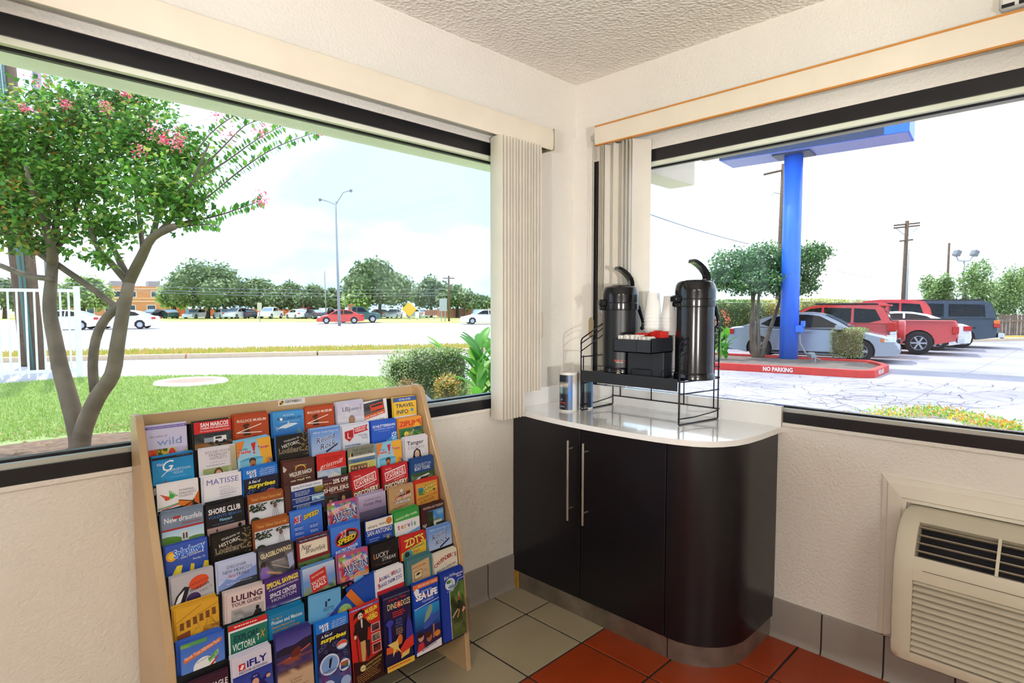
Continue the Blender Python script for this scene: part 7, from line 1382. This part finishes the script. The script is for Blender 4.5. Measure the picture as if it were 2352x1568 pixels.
PICK = dict(L=5.3, W=1.95, wheels=(1.65, -1.5), r=.40, clear=.36, spokes=6, tumble=.22,
  low=[(-2.58, .5), (-2.60, .62), (-2.57, 1.10), (-2.5, 1.20), (-.6, 1.20), (-.55, 1.14), (1.1, 1.12), (1.3, 1.14), (2.2, 1.08), (2.5, 1.0), (2.58, .7), (2.55, .42)],
  cab=[(-.62, 1.12), (-.60, 1.72), (-.45, 1.80), (.5, 1.80), (.75, 1.74), (1.35, 1.12)],
  glass=[[(-.5, 1.2), (-.5, 1.68), (-.1, 1.7), (-.1, 1.2)], [(-.02, 1.2), (-.02, 1.7), (.6, 1.68), (1.1, 1.2)]],
  front=((1.35, 1.14), (.78, 1.74)), rear=((-.62, 1.2), (-.60, 1.72)), seams=(-.05, 1.1, -.64),
  boxes=[('tail_lamp', M_tail, -2.60, -2.42, .86, .975, .74, .98), ('rear_bumper', M_chr, -2.76, -2.56, -.95, .95, .42, .60), ('bed_rail', M_trimb, -2.55, -.62, .88, .97, 1.19, 1.225), ('tow_hitch', M_chr, -2.86, -2.7, -.06, .06, .36, .44), ('fuel_flap', P_red, -1.0, -.8, .955, .978, .95, 1.1)])
SUB = dict(L=5.6, W=2.0, wheels=(1.75, -1.6), r=.39, clear=.34, spokes=6, tumble=.18,
  low=[(-2.75, .44), (-2.78, .7), (-2.74, 1.18), (-2.65, 1.22), (-.8, 1.2), (1.1, 1.18), (1.3, 1.18), (2.3, 1.1), (2.65, .98), (2.74, .7), (2.7, .4)],
  cab=[(-2.7, 1.18), (-2.62, 1.5), (-2.48, 1.84), (-2.2, 1.90), (.3, 1.91), (.7, 1.84), (1.4, 1.17)],
  glass=[[(-2.35, 1.26), (-2.3, 1.74), (-1.15, 1.78), (-1.15, 1.26)], [(-1.0, 1.26), (-1.0, 1.78), (-.2, 1.79), (-.2, 1.26)], [(-.08, 1.26), (-.08, 1.79), (.6, 1.77), (1.12, 1.26)]],
  front=((1.4, 1.19), (.72, 1.84)), rear=((-2.7, 1.24), (-2.5, 1.82)), seams=(-.14, 1.15, -1.08),
  boxes=[('tail_lamp', M_tail, -2.79, -2.6, .86, .99, .84, .98), ('indicator', M_amb, -2.79, -2.6, .86, .99, .98, 1.12), ('rear_bumper', M_chr, -2.95, -2.74, -.97, .97, .44, .62), ('roof_rail', M_trimb, -2.3, .2, .66, .72, 1.90, 1.96), ('arch_flare', M_trimb, -2.05, -1.15, .96, 1.03, .80, .86), ('tow_hitch', M_trimb, -3.02, -2.9, -.06, .06, .38, .46)])
def place(p_rear, p_front, s, side):
    """p_rear, p_front: ground contacts of the camera-side wheels; returns centre and heading"""
    a_, b_ = Vector(p_rear), Vector(p_front); d = (b_-a_).normalized(); n_ = Vector((-d.y, d.x))*side; fx, rx = s['wheels']; mid_ = (a_+b_)/2 - d*((fx+rx)/2) + n_*(s['W']/2-.1); return (mid_.x, mid_.y, GZ), math.atan2(d.y, d.x)
l_, h_ = place((16.5, 5.85), (17.05, 3.12), SED, 1); car('sedan', 'silver sedan parked behind the blue pole', l_, h_, P_sil, SED)
def rear_at(x, y, s, ang):
    """rear camera-side corner at (x, y), nose pointing along ang"""
    d = Vector((math.cos(ang), math.sin(ang))); n_ = Vector((math.cos(ang-PI/2), math.sin(ang-PI/2))); c_ = Vector((x, y)) + d*(s['L']/2) + n_*(s['W']/2); return (c_.x, c_.y, GZ), ang
BA = math.atan2(.98, -.19)
l_, h_ = rear_at(19.4, 2.75, SUV, BA); sv = car('suv', 'red SUV with a covered spare wheel on its tailgate', l_, h_, P_red, SUV)
m = MB(); m.lathe([(.001, -.13), (.30, -.13), (.345, -.10), (.355, 0), (.345, .06), (.3, .075), (.001, .075)], 28, T(-2.38, -.1, .86) @ Ry(90)); m.build('spare_wheel_cover', P_red, sv, autosmooth=35, inv=False)
l_, h_ = rear_at(22.0, 1.44, PICK, BA); car('pickup_truck', 'red pickup truck parked beside the red SUV', l_, h_, P_red, PICK, 'truck')
l_, h_ = rear_at(24.9, 1.5, SED, BA); car('sedan', 'white car mostly hidden between the red pickup and the dark estate', l_, h_, P_wht, SED)
l_, h_ = rear_at(27.4, .96, SUB, BA); car('suv', 'long dark navy SUV at the end of the parked row', l_, h_, P_navy, SUB)
VAN = dict(SUV); VAN['cab'] = [(x, z+.22 if z > 1.2 else z) for x, z in SUV['cab']]; VAN['glass'] = [[(x, z+.2 if z > 1.3 else z+.05) for x, z in g] for g in SUV['glass']]; VAN['front'] = ((1.25, 1.08), (.28, 1.88)); VAN['rear'] = ((-2.14, 1.2), (-1.86, 1.86)); VAN['boxes'] = [b for b in SUV['boxes'] if b[0] == 'tail_lamp']
c = onground(2000, 24.6); car('van', 'red van roof showing above the red SUV', (c.x, c.y, GZ), BA, P_red, VAN, 'van')
# far traffic and parked cars across the road
def far(kind, label, px, d, ang, paint, s, name='sedan', z=GZ): c = onground(px, d); return car(name, label, (c.x, c.y, z), ang, paint, dict(s, boxes=[b for b in s['boxes'] if b[0] in ('tail_lamp', 'head_lamp')], seams=()), kind, detail=False)
RA = math.atan2(kd.y, kd.x)
far('car', 'red car passing behind the street lamp', 782, 62, RA+PI, P_red, SED)
far('truck', 'dark green pickup passing ahead of the red car', 820, 66, RA, P_grn, PICK, 'pickup_truck')
far('car', 'white car passing behind the tree trunk at the left', 283, 46, RA+PI, P_wht, SED)
far('car', 'white car passing behind the picket fence', 148, 44, RA+PI, P_wht, SED)
far('car', 'white car at the right end of the road by the blind', 1112, 60, RA+PI, P_wht, SED)
for i, (px, d, pt_, k_, lab) in enumerate(((352, 92, P_navy, SED, 'blue-grey car parked before the brick building'), (388, 93, P_grn, SED, 'dark car parked right of the blue-grey one'), (450, 92, P_wht, SED, 'white car parked under the broad oak'), (512, 91, P_wht, SED, 'white car parked right of the oak trunk'), (542, 91, P_wht, SUV, 'white SUV parked under the oaks'), (566, 93, P_navy, SED, 'dark blue car parked under the oaks'), (622, 90, P_wht, PICK, 'white pickup parked under the oaks'), (682, 90, P_wht, SED, 'white car parked left of the red one'), (698, 93, P_red, SUV, 'red SUV parked under the oaks'), (722, 88, P_navy, SED, 'dark car parked left of the thin pale pole'), (745, 90, P_navy, SUV, 'dark SUV parked behind the thin pale pole'), (768, 92, P_navy, SED, 'dark blue car parked left of the street lamp'), (805, 94, P_wht, SUV, 'white SUV parked right of the street lamp'), (870, 96, P_tan, SED, 'pale car parked under the spreading oak'), (905, 96, P_wht, SED, 'white car parked under the spreading oak'), (960, 98, P_wht, SED, 'pale car parked right of the spreading oak'), (1100, 84, P_navy, SED, 'dark car parked before the grey-roofed building'))): far('car', lab, px, d, RA + PI/2 + (.5 if i % 2 else PI-.35), pt_, k_, {id(SED): 'sedan', id(SUV): 'suv', id(PICK): 'pickup_truck'}[id(k_)])
